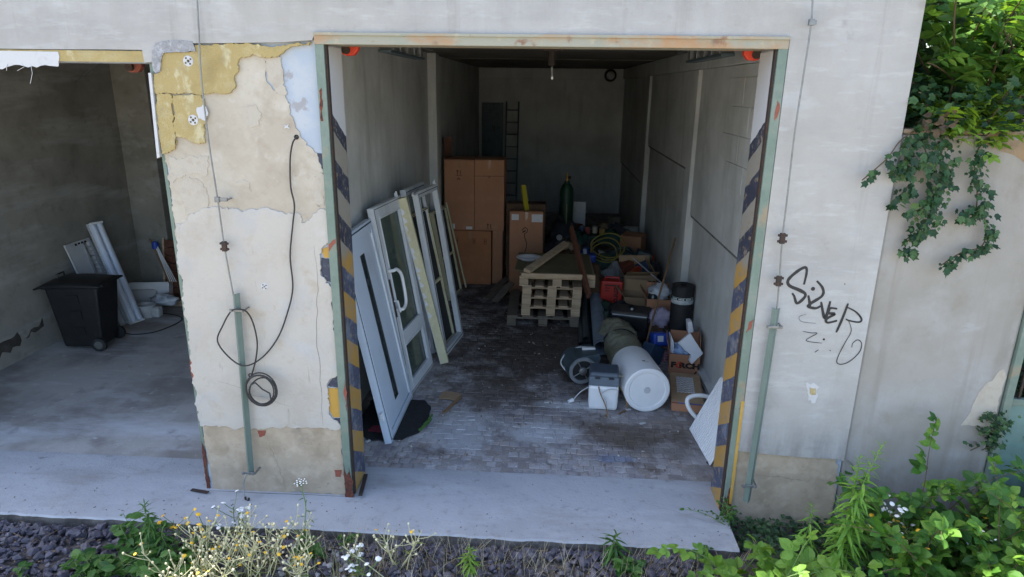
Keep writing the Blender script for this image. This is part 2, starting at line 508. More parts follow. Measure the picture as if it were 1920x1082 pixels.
# ------------------------------------------------------------ ground
XL, XR, YB, ZC = -1.85, 1.80, 12.8, 3.55
FZ = -0.012
GZ = -0.10
mb = MB()
mb.add([(-600, -900, GZ), (600, -900, GZ), (600, 300, GZ), (-600, 300, GZ)], [(0, 1, 2, 3)])
M_ground = pm('ballast_ground', (86, 82, 84), [((70, 66, 66), 0.8, 3.0, 0.4, 0.6), ((120, 110, 98), 0.6, 0.05, 0.4, 0.6), ((48, 44, 44), 0.8, 22.0, 0.45, 0.6)], rough=1.0, bump=0.6, bump_scale=24, world_space=True)
struct('ground', mb, M_ground)
M_bounce = pm('pale_bounce_ground', (158, 150, 133), [((138, 130, 114), 0.8, 0.4, 0.4, 0.65), ((164, 158, 144), 0.7, 2.0, 0.5, 0.7), ((120, 124, 90), 0.5, 0.15, 0.55, 0.7)], rough=1.0, bump=0.5, bump_scale=24, world_space=True)
mb = MB().add([(-300, -300, GZ+0.004), (300, -300, GZ+0.004), (300, -1.9, GZ+0.004), (-300, -1.9, GZ+0.004)], [(0, 1, 2, 3)])  # unseen pale sheet, added to bounce sunlight onto the front and into the bays
struct('bounce_ground', mb, M_bounce)
# concrete apron along the garages, its worn front edge a few centimetres uneven
mb = MB()
xs = [-9.0+i*0.03 for i in range(352)]
xs = [x for x in xs if x < 1.40]+[1.40]
fr = [-0.44+0.014*noise.noise(Vector((x*2.1, 3.3, 0)))+0.012*noise.noise(Vector((x*7, 1.3, 0)))+0.008*noise.noise(Vector((x*21, 5.3, 0))) for x in xs]
n = len(xs)
for x, f in zip(xs, fr):
    mb.v += [Vector((x, 0.408, 0.0)), Vector((x, f+0.012, 0.0)), Vector((x, f, -0.012)), Vector((x, f+0.004, GZ-0.05))]
for i in range(n-1):
    a, b = 4*i, 4*(i+1)
    mb.f += [(a, a+1, b+1, b), (a+1, a+2, b+2, b+1)]
mb.f += [(4*(n-1), 4*(n-1)+1, 4*(n-1)+2, 4*(n-1)+3)]
edge = MB()
edge.v = [v.copy() for v in mb.v]
edge.f = [(4*i+2, 4*i+3, 4*i+7, 4*i+6) for i in range(n-1)]
struct('concrete_apron', mb, M_apron)
part('earth_stained_edge', edge, M_apedge, bpy.data.objects['concrete_apron'])
mb = MB().box(-6.05, -2.34, 0.412, YB, -0.2, FZ)
struct('left_garage_floor', mb, M_lfloor)
mb = MB().box(XL, XR, 0.412, YB, -0.2, -0.0185)
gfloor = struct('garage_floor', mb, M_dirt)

# cobbles laid in rows; the nearest 300 as single stones, the rest as one part
def cobble_mesh(k):
    r = random.Random(k)
    w, d = 0.089, 0.085
    j = lambda a: r.uniform(-a, a)
    c, h = 0.005, 0.009
    base = [(-w/2, -d/2), (w/2, -d/2), (w/2, d/2), (-w/2, d/2)]
    base = [(x+j(0.006), y+j(0.006)) for x, y in base]
    ins = [(x*(1-2*c/w), y*(1-2*c/d)) for x, y in base]
    tz = [j(0.0022) for _ in range(4)]
    vs = [(x, y, -0.05) for x, y in base]+[(x, y, -0.0028+t) for (x, y), t in zip(base, tz)]+[(x, y, t) for (x, y), t in zip(ins, tz)]+[(0, 0, 0.0015+j(0.001))]
    fs = []
    for i in range(4):
        k2 = (i+1) % 4
        fs += [(i, k2, 4+k2, 4+i), (4+i, 4+k2, 8+k2, 8+i), (8+i, 8+k2, 12)]
    return vs, fs
cvars = [cobble_mesh(k) for k in range(10)]
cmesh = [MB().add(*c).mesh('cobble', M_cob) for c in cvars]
spots = []
row = 0
y = 0.412+0.054
while y < YB-0.06:
    sh = (row % 2)*0.046+rnd.uniform(-0.016, 0.016)
    x = XL+0.06+sh
    while x < XR-0.05:
        spots.append((x+rnd.uniform(-0.004, 0.004), y+rnd.uniform(-0.004, 0.004), FZ-0.004+rnd.uniform(-0.0045, 0.003)+0.006*noise.noise(Vector((x*0.9, y*0.9, 0)))))
        x += 0.0925+rnd.uniform(-0.004, 0.006)
    y += 0.0885
    row += 1
rest = MB()
cnt = 0
for (x, y, z) in spots:
    M = Matrix.Translation((x, y, z)) @ Matrix.Rotation(rnd.uniform(-0.05, 0.05), 4, 'Z') @ Matrix.Rotation(rnd.uniform(-0.012, 0.012), 4, 'X') @ Matrix.Rotation(rnd.uniform(-0.012, 0.012), 4, 'Y')
    k = rnd.randrange(10)
    if cnt < 300 and -1.5 < x < 1.45:
        inst('cobble', cmesh[k], gfloor, M)
        cnt += 1
    else:
        rest.add(*cvars[k], M)
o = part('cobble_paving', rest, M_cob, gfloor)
o['kind'] = 'stuff'

# ------------------------------------------------------------ the garage building
gar = thing('garage_building', 'long grey concrete garage block with two open bays and flaking front render', 'building', (0, 0, 0))
mb = MB()
mb.box(-9, 2.2, 0.0, 0.27, 3.393, 4.0)                       # band over the doors
mb.box(-9, -2.62, 0.0, 0.27, 3.20, 3.393)                    # lower head of the left bay
mb.box(-2.62, -1.525, 0.0, 0.27, -0.02, 3.393)               # pier
mb.box(1.434, 2.2, 0.0, 0.27, -0.25, 3.393)
mb.box(-9, -5.75, 0.0, 0.27, -0.2, 3.20)
part('front_wall', mb, M_bluep, gar)
mb = MB().box(-2.34, XL, 0.272, YB, -0.2, 4.0)
part('partition_wall', mb, M_int, gar)
mb = MB().box(XR, 2.2, 0.272, YB, -0.25, 4.0)
rw = part('side_wall', mb, M_int, gar)
mb = MB().box(-9, -6.05, 0.272, YB, -0.2, 4.0)
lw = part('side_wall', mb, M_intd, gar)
mb = MB().box(-9, 2.2, YB+0.003, YB+0.3, -0.25, 4.0)
part('back_wall', mb, M_int, gar)
mb = MB()
mb.box(-9.0, 2.2, 0.274, YB, ZC, 4.02)
mb.box(-9.05, 2.23, -0.02, YB+0.35, 4.003, 4.08)
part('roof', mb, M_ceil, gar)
# dark board joints of the ceiling shuttering
for i in range(0, 9, 3):
    part('ceiling_batten', MB().box(XL+0.02, XR-0.14, 1.0+i*1.05, 1.03+i*1.05, ZC-0.012, ZC-0.001), M_ceil, gar)
# reveal returns beside the main opening
mb = MB().box(-1.523, XL+0.001, 0.005, 0.268, 0, 0.01)
for nm, x0, x1, y0, y1, z0, z1 in (
        ('pilaster', XL+0.001, -1.72, 5.7, 6.02, -0.1, ZC), ('pilaster', 1.70, XR-0.001, 3.85, 4.15, -0.1, 3.31),
        ('pilaster', 1.705, XR-0.001, 8.0, 8.3, -0.1, 3.31), ('pilaster', -6.049, -5.56, 4.75, 5.2, -0.1, ZC)):
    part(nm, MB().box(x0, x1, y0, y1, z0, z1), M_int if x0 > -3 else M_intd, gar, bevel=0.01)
part('wall_beam', MB().box(1.71, XR-0.001, 0.28, YB, 3.314, ZC-0.001), M_int, gar, bevel=0.01)
M_damp = pm('damp_flaking_patch', (62, 56, 52), [((96, 90, 84), 0.8, 10.0, 0.45, 0.65), ((40, 36, 34), 0.8, 20.0, 0.5, 0.7)], rough=1.0, bump=0.8)
M_shade = pm('ledge_shade_grey', (112, 110, 106), [((80, 78, 74), 0.8, 10.0, 0.45, 0.65)], rough=1.0, bump=0.6)  # grey for the shade painted below the wall ledges
# wall panels standing proud; dark strips paint in the shade under their ledges
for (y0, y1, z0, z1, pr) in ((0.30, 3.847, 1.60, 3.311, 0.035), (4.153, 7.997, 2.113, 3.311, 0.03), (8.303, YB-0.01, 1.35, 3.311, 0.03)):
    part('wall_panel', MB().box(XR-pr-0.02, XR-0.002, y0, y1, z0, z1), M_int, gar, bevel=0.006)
    part('ledge_shade', MB().box(XR-pr-0.010, XR-0.001, y0+0.02, y1-0.02, z0-0.028, z0-0.001), M_shade, gar)
part('wall_panel', MB().box(XL+0.01, XR-0.04, YB-0.035, YB+0.001, 0.75, 3.3), M_int, gar, bevel=0.006)
for i in range(4):
    for j in range(3):
        y0 = 0.5+j*0.62+(i % 2)*0.25
        part('block', MB().box(XR-0.063, XR-0.054, y0, y0+0.605, 2.16+i*0.262, 2.41+i*0.262), M_int, gar, bevel=0.003)
M_damp = pm('damp_flaking_patch', (62, 56, 52), [((96, 90, 84), 0.8, 10.0, 0.45, 0.65), ((40, 36, 34), 0.8, 20.0, 0.5, 0.7)], rough=1.0, bump=0.8)
for (y0, y1, z0, z1, s) in ((1.15, 1.9, 0.03, 0.24, 1), (1.85, 2.35, 0.10, 0.32, 2), (2.45, 2.75, 0.2, 0.36, 3)):
    rg = ragged([(y0, z0), (y1, z0+0.05), (y1, z1), (y0+0.1, z1-0.08)], 0.05, 0.03, s)
    part('damp_patch', MB().plate(rg, -0.003, 0.002, Matrix.Translation((-6.048, 0, 0)) @ Matrix.Rotation(R(90), 4, 'Z')), M_damp, gar)
part('wall_socket', MB().box(-6.049, -6.03, 1.86, 1.93, 1.37, 1.45), pm('dark_plastic', (40, 40, 42), rough=0.5), gar, bevel=0.006)

# finish coat: grey render on insulation, thick enough to show its edge
fin = [(-9, 3.275)]+[(-3.215, 3.277), (-2.924, 3.28), (-2.665, 3.279), (-2.662, 3.2), (-2.603, 3.208), (-2.57, 3.287), (-2.451, 3.321), (-2.096, 3.327), (-1.744, 3.334), (-1.54, 3.349), (-1.524, 3.378)]+[(1.436, 3.395)]+[(1.436, 0.545)]+[(1.663, 0.527), (1.896, 0.516), (2.15, 0.511)]+[(2.2, 0.50), (2.2, 4.0), (-9, 4.0)]
mb = MB().plate(fin, -0.032, -0.001)
part('finish_coat', mb, M_fin, gar)
# strip of foam showing under the coat over the left bay, and the torn glass mesh hanging from it
part('insulation_board', MB().box(-9, -2.66, -0.026, -0.001, 3.204, 3.272), M_foam, gar)
tz = ragged([(-4.6, 3.268), (-4.6, 3.17), (-4.2, 3.16), (-3.7, 3.165), (-3.25, 3.17), (-3.235, 3.262)], 0.03, 0.015, 4, keep=(5,))
part('torn_mesh', MB().plate(tz, -0.031, -0.0265), M_bead, gar)
mb = MB()
for i in range(26):
    x = rnd.uniform(-4.5, -3.42)
    L = rnd.choice([0.03, 0.05, 0.05, 0.09, 0.13])
    mb.tube([(x, -0.03, 3.19), (x+rnd.uniform(-0.02, 0.02), -0.035, 3.19-L*0.5), (x+rnd.uniform(-0.05, 0.05), -0.03, 3.19-L)], 0.0016, 4)
part('hanging_fibre', mb, M_bead, gar, kind='stuff')
# torn edge of grey mortar above the foam
part('torn_mortar', MB().plate(ragged([(-2.595, 3.287), (-2.566, 3.32), (-2.449, 3.34), (-2.325, 3.335), (-2.308, 3.27), (-2.441, 3.269), (-2.524, 3.261), (-2.561, 3.148), (-2.599, 3.138), (-2.608, 3.201)], 0.02, 0.006, 5), -0.036, -0.030), M_torn, gar)
# foam boards left on the pier
foam = [
 [(-2.545, 3.264)]+[(-2.34, 3.273), (-2.318, 3.309), (-2.281, 3.319), (-2.012, 3.322), (-1.773, 3.314), (-1.692, 3.325), (-1.548, 3.339), (-1.567, 3.317), (-1.683, 3.309), (-1.779, 3.249), (-1.854, 3.245), (-1.927, 3.258), (-2.021, 3.237), (-2.037, 3.217), (-2.048, 3.148), (-2.071, 3.131), (-2.072, 3.061), (-2.12, 3.016), (-2.475, 3.012), (-2.621, 3.01), (-2.621, 3.138), (-2.57, 3.142)],
 [(-2.622, 3.006), (-2.516, 3.004), (-2.527, 2.681), (-2.516, 2.71), (-2.54, 2.646), (-2.592, 2.62), (-2.634, 2.615), (-2.635, 2.708)],
 [(-2.506, 2.998), (-2.313, 3.007), (-2.297, 2.956), (-2.299, 2.884), (-2.32, 2.797), (-2.321, 2.699), (-2.364, 2.684), (-2.414, 2.698), (-2.451, 2.725), (-2.521, 2.731)]]
for i, p in enumerate(foam):
    p = p if isinstance(p[0], tuple) else p
    part('insulation_board', MB().plate(ragged(p, 0.01, 0.007, 10+i), -0.026, -0.002), M_foam, gar, bevel=0.004)
part('mortar_scrap', MB().plate(ragged([(-2.354, 2.911), (-2.306, 2.942), (-2.286, 2.929), (-2.277, 2.878), (-2.304, 2.839), (-2.346, 2.853)], 0.012, 0.008, 3), -0.029, -0.0235), M_bead, gar)
# dowel plates left in the foam, round with four slots
def dowel(px, pz, y, r=0.038, torn=False):
    mb = MB()
    mb.lathe([(r, 0), (r, 0.003), (r*0.9, 0.005), (r*0.3, 0.005), (r*0.25, 0.002)], Matrix.Translation((px, y, pz)) @ Matrix.Rotation(R(90), 4, 'X'), 20)
    o = part('dowel_plate', mb, M_bead, gar)
    mb = MB()
    for k in range(4):
        a = k*math.pi/2+0.6
        mb.lathe([(r*0.2, 0), (r*0.2, 0.002)], Matrix.Translation((px+math.cos(a)*r*0.62, y-0.0045, pz+math.sin(a)*r*0.62)) @ Matrix.Rotation(R(90), 4, 'X'), 8)
    mb.lathe([(r*0.16, 0), (r*0.16, 0.002)], Matrix.Translation((px, y-0.0045, pz)) @ Matrix.Rotation(R(90), 4, 'X'), 8)
    part('slot', mb, pm('slot_shadow_grey', (96, 86, 60), rough=0.9), o)
for p, y in (((-2.369, 3.214), -0.024), ((-2.384, 2.842), -0.024), ((-2.013, 1.695), -0.016)):
    dowel(p[0], p[1], y, 0.034 if y < -0.02 else 0.026)
part('plaster_scrap', MB().plate(ragged([(-1.778, 2.824), (-1.761, 2.814), (-1.741, 2.828), (-1.75, 2.81), (-1.737, 2.797), (-1.758, 2.803), (-1.777, 2.796), (-1.768, 2.81)], 0.01, 0.002, 3), -0.013, -0.006), M_bead, gar)
bd = MB()
a, b, c, d = (-2.643, 3.137), (-2.624, 3.138), (-2.644, 2.597), (-2.664, 2.586)
bd.plate([a, b, c, d], -0.036, -0.004)
part('corner_bead', bd, M_bead, gar)

# old render coats on the pier, one over the other with broken edges
brown = [(-2.581, 3.261), (-1.866, 3.268), (-1.871, 3.103), (-1.807, 3.021), (-1.754, 3.011), (-1.723, 2.954), (-1.712, 2.869), (-1.673, 2.774), (-1.636, 2.69), (-1.585, 2.646), (-1.56, 2.593), (-1.532, 2.515), (-1.521, 2.36), (-1.511, 2.232), (-1.521, 2.081), (-2.623, 2.034), (-2.617, 2.626)]
part('render_layer', MB().plate(ragged(brown, 0.012, 0.010, 21), -0.008, -0.001), M_brown, gar, bevel=0.003)
part('render_layer', MB().plate(ragged([(-1.864, 3.245), (-1.803, 3.259), (-1.759, 3.243), (-1.754, 3.171), (-1.76, 3.072), (-1.743, 3.012), (-1.807, 3.024), (-1.86, 3.104)], 0.015, 0.006, 22), -0.0095, -0.001), M_pinkr, gar)
for i, (pp) in enumerate(([(-2.535, 2.429), (-2.47, 2.467), (-2.412, 2.447), (-2.359, 2.389), (-2.358, 2.278), (-2.443, 2.202), (-2.527, 2.207), (-2.558, 2.318)], [(-2.05, 2.933), (-1.958, 2.948), (-1.92, 2.887), (-1.941, 2.824), (-2.009, 2.803), (-2.058, 2.85)], [(-1.597, 2.485), (-1.537, 2.501), (-1.521, 2.415), (-1.537, 2.286), (-1.584, 2.259), (-1.605, 2.369)], [(-2.16, 2.419), (-2.089, 2.453), (-2.047, 2.432), (-2.046, 2.367), (-2.08, 2.403), (-2.125, 2.402)], [(-2.594, 2.602), (-2.476, 2.59), (-2.318, 2.607), (-2.349, 2.47), (-2.491, 2.481), (-2.604, 2.428)])):
    part('render_patch', MB().plate(ragged(pp, 0.01, 0.011, 30+i), -0.0115, -0.0075), M_pinkr if i != 3 else M_brown, gar)
cream = [(-2.611, 2.126), (-2.526, 2.158), (-2.488, 2.208), (-2.333, 2.26), (-2.223, 2.263), (-2.128, 2.232), (-1.997, 2.253), (-1.932, 2.262), (-1.87, 2.238), (-1.792, 2.232), (-1.721, 2.226), (-1.707, 2.163), (-1.653, 2.18), (-1.55, 2.264), (-1.51, 2.239), (-1.525, 2.024), (-1.565, 1.997), (-1.592, 1.927), (-1.597, 1.81), (-1.568, 1.732), (-1.524, 1.694), (-1.522, 1.055), (-1.604, 0.961), (-1.617, 0.834), (-1.613, 0.715), (-1.58, 0.653), (-1.525, 0.611), (-1.535, 0.579), (-1.862, 0.578), (-2.198, 0.553), (-2.61, 0.553), (-2.63, 0.556), (-2.629, 1.819)]
part('render_layer', MB().plate(ragged(cream, 0.012, 0.010, 25), -0.018, -0.001), M_cream, gar, bevel=0.004)
part('plinth_render', MB().plate(ragged([(-2.615, 0.575), (-1.529, 0.606), (-1.525, -0.005), (-1.908, 0.008), (-2.298, -0.017), (-2.594, -0.023), (-2.597, 0.17), (-2.608, 0.358)], 0.03, 0.008, 26), -0.010, -0.001), M_plinth, gar, bevel=0.003)
part('plinth_render', MB().plate(ragged([(1.437, 0.56)]+[(2.147, 0.533), (2.173, 0.409), (2.184, 0.183)]+[(2.19, -0.22), (1.437, -0.22)], 0.03, 0.008, 27), -0.012, -0.001), M_plinth, gar)
part('render_patch', MB().plate(ragged([(-2.183, 0.536), (-2.115, 0.539), (-2.128, 0.497), (-2.171, 0.481)], 0.01, 0.003, 6), -0.0125, -0.009), M_redox, gar)
part('render_patch', MB().plate(ragged([(-1.604, 0.22), (-1.545, 0.223), (-1.557, 0.161), (-1.599, 0.163)], 0.01, 0.003, 7), -0.0125, -0.009), M_redox, gar)
# hazard paint still sticking to the pier beside the frame
M_haz_y = pm('faded_yellow_paint', (176, 137, 59), [((135, 115, 90), 0.6, 20.0, 0.58, 0.7), ((185, 160, 108), 0.5, 8.0, 0.55, 0.7)], rough=0.7, bump=0.2)
M_haz_k = pm('faded_black_paint', (54, 58, 74), [((96, 98, 104), 0.7, 24.0, 0.56, 0.68), ((40, 40, 50), 0.6, 9.0, 0.5, 0.7)], rough=0.7, bump=0.2)
for pp, m in (([(-1.581, 1.977), (-1.518, 2.005), (-1.52, 1.921), (-1.57, 1.912)], M_haz_y), ([(-1.589, 1.915), (-1.525, 1.905), (-1.529, 1.733), (-1.581, 1.755), (-1.599, 1.829)], M_haz_k),
              ([(-1.61, 0.935), (-1.534, 1.042), (-1.526, 0.921), (-1.591, 0.923)], M_haz_k), ([(-1.611, 0.913), (-1.522, 0.912), (-1.525, 0.674), (-1.583, 0.671), (-1.611, 0.733)], M_haz_y), ([(-1.579, 0.662), (-1.521, 0.669), (-1.525, 0.606), (-1.561, 0.623)], M_haz_k),
              ([(-1.575, 2.639), (-1.524, 2.636), (-1.529, 2.515), (-1.548, 2.551)], M_haz_k), ([(-1.542, 2.371), (-1.524, 2.371), (-1.525, 2.305), (-1.543, 2.305)], M_haz_y)):
    part('paint_patch', MB().plate(ragged(pp, 0.012, 0.003, 8), -0.005, -0.0005), m, gar)
# little bullet-like hole with torn foam in the right-hand coat
part('torn_hole', MB().plate(ragged([(1.836, 1.121), (1.877, 1.094), (1.905, 1.108), (1.938, 1.08), (1.929, 1.042), (1.941, 1.005), (1.919, 0.954), (1.896, 0.987), (1.88, 0.965), (1.866, 1.036)], 0.006, 0.008, 41), -0.035, -0.031), M_bead, gar)
part('hole_core', MB().plate(ragged([(1.872, 1.077), (1.917, 1.071), (1.924, 1.021), (1.887, 1.024)], 0.01, 0.006, 42), -0.038, -0.034), M_foam, gar)
part('cable_hole', MB().lathe([(0.016, 0), (0.016, 0.004), (0.010, 0.004), (0.009, -0.02)], Matrix.Translation(((-1.698, 2.742)[0], -0.008, (-1.698, 2.742)[1])) @ Matrix.Rotation(R(90), 4, 'X'), 14), pm('dark_hole', (34, 30, 28), rough=1.0), gar)

# steel door frame of the main bay
def stripes_material():
    m = bpy.data.materials.new('hazard_stripes')
    m.use_nodes = True
    nt = m.node_tree
    b = nt.nodes['Principled BSDF']
    g = nd(nt, 'ShaderNodeNewGeometry')
    sp = nd(nt, 'ShaderNodeSeparateXYZ')
    nt.links.new(g.outputs['Position'], sp.inputs[0])
    warp = noise_fac(nt, g.outputs['Position'], 9.0, 4.0, 0.6, 0.0, 1.0)
    z = mathn(nt, 'ADD', sp.outputs['Z'], mathn(nt, 'MULTIPLY', sp.outputs['Y'], 0.62))
    z = mathn(nt, 'ADD', z, mathn(nt, 'MULTIPLY', warp, 0.03))
    fr = mathn(nt, 'FRACT', mathn(nt, 'DIVIDE', mathn(nt, 'SUBTRACT', z, 0.035), 0.37))
    blk = mathn(nt, 'GREATER_THAN', fr, 0.5)
    wear = noise_fac(nt, g.outputs['Position'], 7.0, 7.0, 0.65, 0.5, 0.62)
    hi = nd(nt, 'ShaderNodeMapRange')
    hi.inputs['From Min'].default_value = 1.95
    hi.inputs['From Max'].default_value = 2.05
    nt.links.new(mathn(nt, 'ADD', sp.outputs['Z'], mathn(nt, 'MULTIPLY', warp, 0.2)), hi.inputs[0])
    yel = mixc(nt, wear, lin((162, 126, 59)), lin((148, 126, 94)))
    yel = mixc(nt, hi.outputs[0], yel, lin((135, 131, 121)))
    black = mixc(nt, wear, lin((63, 70, 92)), lin((101, 110, 126)))
    black = mixc(nt, mathn(nt, 'MULTIPLY', hi.outputs[0], 0.8), black, lin((41, 43, 56)))
    col = mixc(nt, blk, yel, black)
    top = mathn(nt, 'GREATER_THAN', mathn(nt, 'ADD', z, mathn(nt, 'MULTIPLY', warp, 0.01)), 2.93)
    col = mixc(nt, top, col, lin((185, 185, 187)))
    chip = noise_fac(nt, g.outputs['Position'], 20.0, 9.0, 0.74, 0.545, 0.59)
    low = nd(nt, 'ShaderNodeMapRange')
    low.inputs['From Min'].default_value = 0.9
    low.inputs['From Max'].default_value = 0.0
    low.inputs['To Min'].default_value = 0.9
    nt.links.new(sp.outputs['Z'], low.inputs[0])
    col = mixc(nt, mathn(nt, 'MULTIPLY', mathn(nt, 'MULTIPLY', chip, low.outputs[0]), mathn(nt, 'SUBTRACT', 1.0, top)), col, lin((135, 121, 104)))
    nt.links.new(col, b.inputs['Base Color'])
    b.inputs['Roughness'].default_value = 0.65
    return m
M_str = stripes_material()
fr_ = thing('steel_door_frame', 'green steel door frame with hazard stripes round the open bay full of junk', 'door frame', (-1.5, 0, 0))
part('jamb', MB().box(-1.524, -1.466, -0.036, 0.02, -0.0, 3.33), M_green, fr_, world=True, bevel=0.003)
part('jamb', MB().box(1.374, 1.432, -0.036, 0.02, -0.03, 3.33), M_green, fr_, world=True, bevel=0.003)
part('lintel', MB().box(-1.524, 1.432, -0.040, 0.05, 3.325, 3.392), M_lint, fr_, world=True, bevel=0.003)
part('lintel_lip', MB().box(-1.524, 1.432, -0.052, -0.0405, 3.378, 3.396), M_lint, fr_, world=True, bevel=0.002)
part('stop_bar', MB().box(-1.465, -1.453, -0.02, 0.02, 0.02, 3.32), M_darkst, fr_, world=True)
part('stop_bar', MB().box(1.361, 1.373, -0.02, 0.02, 0.02, 3.32), M_darkst, fr_, world=True)
part('striped_reveal', MB().box(-1.52, -1.455, 0.021, 0.30, 0.0, 3.32), M_str, fr_, world=True, bevel=0.004)
part('striped_reveal', MB().box(1.365, 1.43, 0.021, 0.31, -0.02, 3.32), M_str, fr_, world=True, bevel=0.004)
part('reveal_soffit', MB().box(-1.45, 1.36, 0.052, 0.31, 3.33, 3.38), M_lint, fr_, world=True)
for pts, s in (([(-1.522, 0.0), (-1.46, 0.0), (-1.462, 0.16), (-1.48, 0.26), (-1.50, 0.19), (-1.52, 0.3)], 1), ([(1.376, -0.02), (1.43, -0.02), (1.43, 0.36), (1.41, 0.27), (1.395, 0.12), (1.378, 0.18)], 2), ([(1.40, 2.90), (1.415, 2.92), (1.42, 3.0), (1.405, 3.02), (1.398, 2.95)], 3), ([(-1.515, 2.85), (-1.50, 2.85), (-1.497, 3.06), (-1.512, 3.04)], 4), ([(1.385, 1.47), (1.415, 1.5), (1.428, 1.57), (1.40, 1.55)], 5), ([(-1.52, 1.97), (-1.47, 2.03), (-1.47, 2.06), (-1.52, 2.02)], 6), ([(-1.472, 0.75), (-1.466, 0.75), (-1.466, 1.0), (-1.475, 0.95)], 7)):
    part('rust_patch', MB().plate(ragged(pts, 0.02, 0.006, 50+s), -0.039, -0.0355), M_rust if s in (1, 2, 4) else M_redox, fr_, world=True)
part('bent_strip', MB().bar((-1.44, 0.26, 0.02), (-1.40, -0.05, 0.03), 0.03, 0.006), M_darkst, fr_, world=True)
part('ochre_strip', MB().box(1.412, 1.4335, -0.0405, -0.0365, 0.1, 0.95), M_haz_y, fr_, world=True)
# frame of the left bay, only its edge along the pier shows
fl_ = thing('steel_door_frame', 'thin green rusting frame edge along the pier beside the bay with the wheelie bin', 'door frame', (-2.64, 0, 0))
part('jamb', MB().box(-2.648, -2.622, -0.004, 0.05, 0.0, 3.2), M_green, fl_, world=True, bevel=0.003)
part('rust_patch', MB().plate(ragged([(-2.648, 0.0), (-2.622, 0.0), (-2.622, 0.34), (-2.64, 0.42), (-2.648, 0.2)], 0.02, 0.005, 3), -0.008, -0.0035), M_rust, fl_, world=True)
part('rust_patch', MB().plate(ragged([(-2.647, 0.95), (-2.622, 0.9), (-2.622, 1.05), (-2.645, 1.1)], 0.02, 0.005, 4), -0.008, -0.0035), M_redox, fl_, world=True)
part('loose_strip', MB().bar((-2.75, -0.05, 0.012), (-2.60, -0.08, 0.015), 0.03, 0.006), M_darkst, fl_, world=True)

# graffiti on the grey coat
M_spray = pm('black_spray_paint', (26, 26, 30), rough=0.6)
def g(pts, n=6):
    pts = [Vector((p[0], 0, p[1])) for p in pts]
    return [(p.x, p.z) for p in smooth_path(pts, n)]
def gp(pts):
    return g(pts)
graf = [
 ([(1.732, 1.829), (1.738, 1.916), (1.723, 1.949), (1.674, 1.918), (1.625, 1.86), (1.637, 1.819), (1.705, 1.79), (1.748, 1.765), (1.745, 1.734), (1.704, 1.695), (1.679, 1.744), (1.662, 1.766)], 0.017),
 ([(1.771, 1.754), (1.79, 1.69), (1.783, 1.663)], 0.016), ([(1.813, 1.858), (1.859, 1.807), (1.863, 1.754), (1.796, 1.698), (1.782, 1.674), (1.833, 1.664), (1.863, 1.681)], 0.016),
 ([(1.862, 1.711), (1.905, 1.593), (1.922, 1.717)], 0.016),
 ([(1.976, 1.665), (1.93, 1.667), (1.924, 1.633), (1.964, 1.626), (1.916, 1.59), (1.927, 1.563), (1.989, 1.58)], 0.015), ([(2.042, 1.706), (2.02, 1.593), (1.995, 1.494)], 0.014),
 ([(2.039, 1.679), (2.104, 1.646), (2.148, 1.597), (2.134, 1.574), (2.068, 1.583), (2.044, 1.594)], 0.010),
 ([(2.059, 1.591), (2.093, 1.51), (2.064, 1.418), (2.033, 1.313), (2.036, 1.268), (2.077, 1.262), (2.13, 1.296), (2.175, 1.362), (2.176, 1.422), (2.147, 1.445), (2.118, 1.42), (2.116, 1.388)], 0.005),
 ([(1.77, 1.494), (1.826, 1.485), (1.866, 1.482), (1.801, 1.428), (1.909, 1.412)], 0.004), ([(1.775, 1.62), (1.731, 1.599), (1.754, 1.565), (1.849, 1.556)], 0.002), ([(1.872, 1.343), (1.894, 1.364)], 0.004)]
mb = MB()
k = 0
for pts, w in graf:
    q = g(pts)
    ws = [w*1.3*(0.62+0.38*math.sin(math.pi*i/(len(q)-1))+0.18*noise.noise(Vector((q[i][0]*30, q[i][1]*30, k)))) for i in range(len(q))]
    mb.ribbon(q, ws, -0.0335-0.0003*k)
    k += 1
for c, r in (((1.796, 1.801), 0.014), ((1.92, 1.44), 0.008), ((1.975, 1.359), 0.004), ((1.999, 1.841), 0.004)):
    mb.lathe([(r, 0), (r, 0.0008)], Matrix.Translation((c[0], -0.0330, c[1])) @ Matrix.Rotation(R(90), 4, 'X'), 10)
part('graffiti', mb, M_spray, gar)

# wall to the right of the garages
M_rwall = pm('weathered_wall_render', (148, 144, 139), [((133, 128, 119), 0.8, 1.3, 0.42, 0.65), ((158, 157, 157), 0.7, 2.2, 0.5, 0.68), ((124, 115, 104), 0.5, 5.0, 0.56, 0.75), ((171, 171, 173), 0.5, 3.5, 0.64, 0.74, (0.6, 1, 1.6)), ((99, 94, 88), 0.4, 45.0, 0.64, 0.8), ((112, 106, 100), 0.45, 120.0, 0.6, 0.78), ((126, 120, 112), 0.5, 3.0, 0.55, 0.7, (2.5, 1, 0.15))], rough=0.85, bump=0.2, bump_scale=30, zbands=[((96, 92, 84), 0.7, 0.1, 0.9, 6.0), ((104, 92, 76), 0.6, 2.9, 2.2, 7.0)])
wl = thing('retaining_wall', 'low grey rendered wall with ivy hanging over its top beside the garages', 'wall', (2.7, 0, 0))
mb = MB()
mb.box(2.206, 3.22, -0.008, 0.3, -0.3, 2.83)
mb.box(3.22, 9.0, -0.008, 0.3, 2.25, 2.9)
mb.box(4.35, 9.0, -0.006, 0.298, -0.3, 2.25)
part('wall_face', mb, M_rwall, wl, world=True, bevel=0.02)
M_moss = pm('orange_stained_coping', (135, 119, 99), [((149, 117, 83), 0.8, 6.0, 0.45, 0.65), ((101, 90, 76), 0.7, 12.0, 0.5, 0.7)], rough=0.95, bump=0.7)
mb = MB()
mb.plate(ragged([(2.72, 2.78), (3.0, 2.66), (4.2, 2.68), (4.2, 2.83), (2.72, 2.828)], 0.04, 0.02, 5), -0.0105, -0.007)
part('rust_stain', mb, M_moss, wl, world=True)
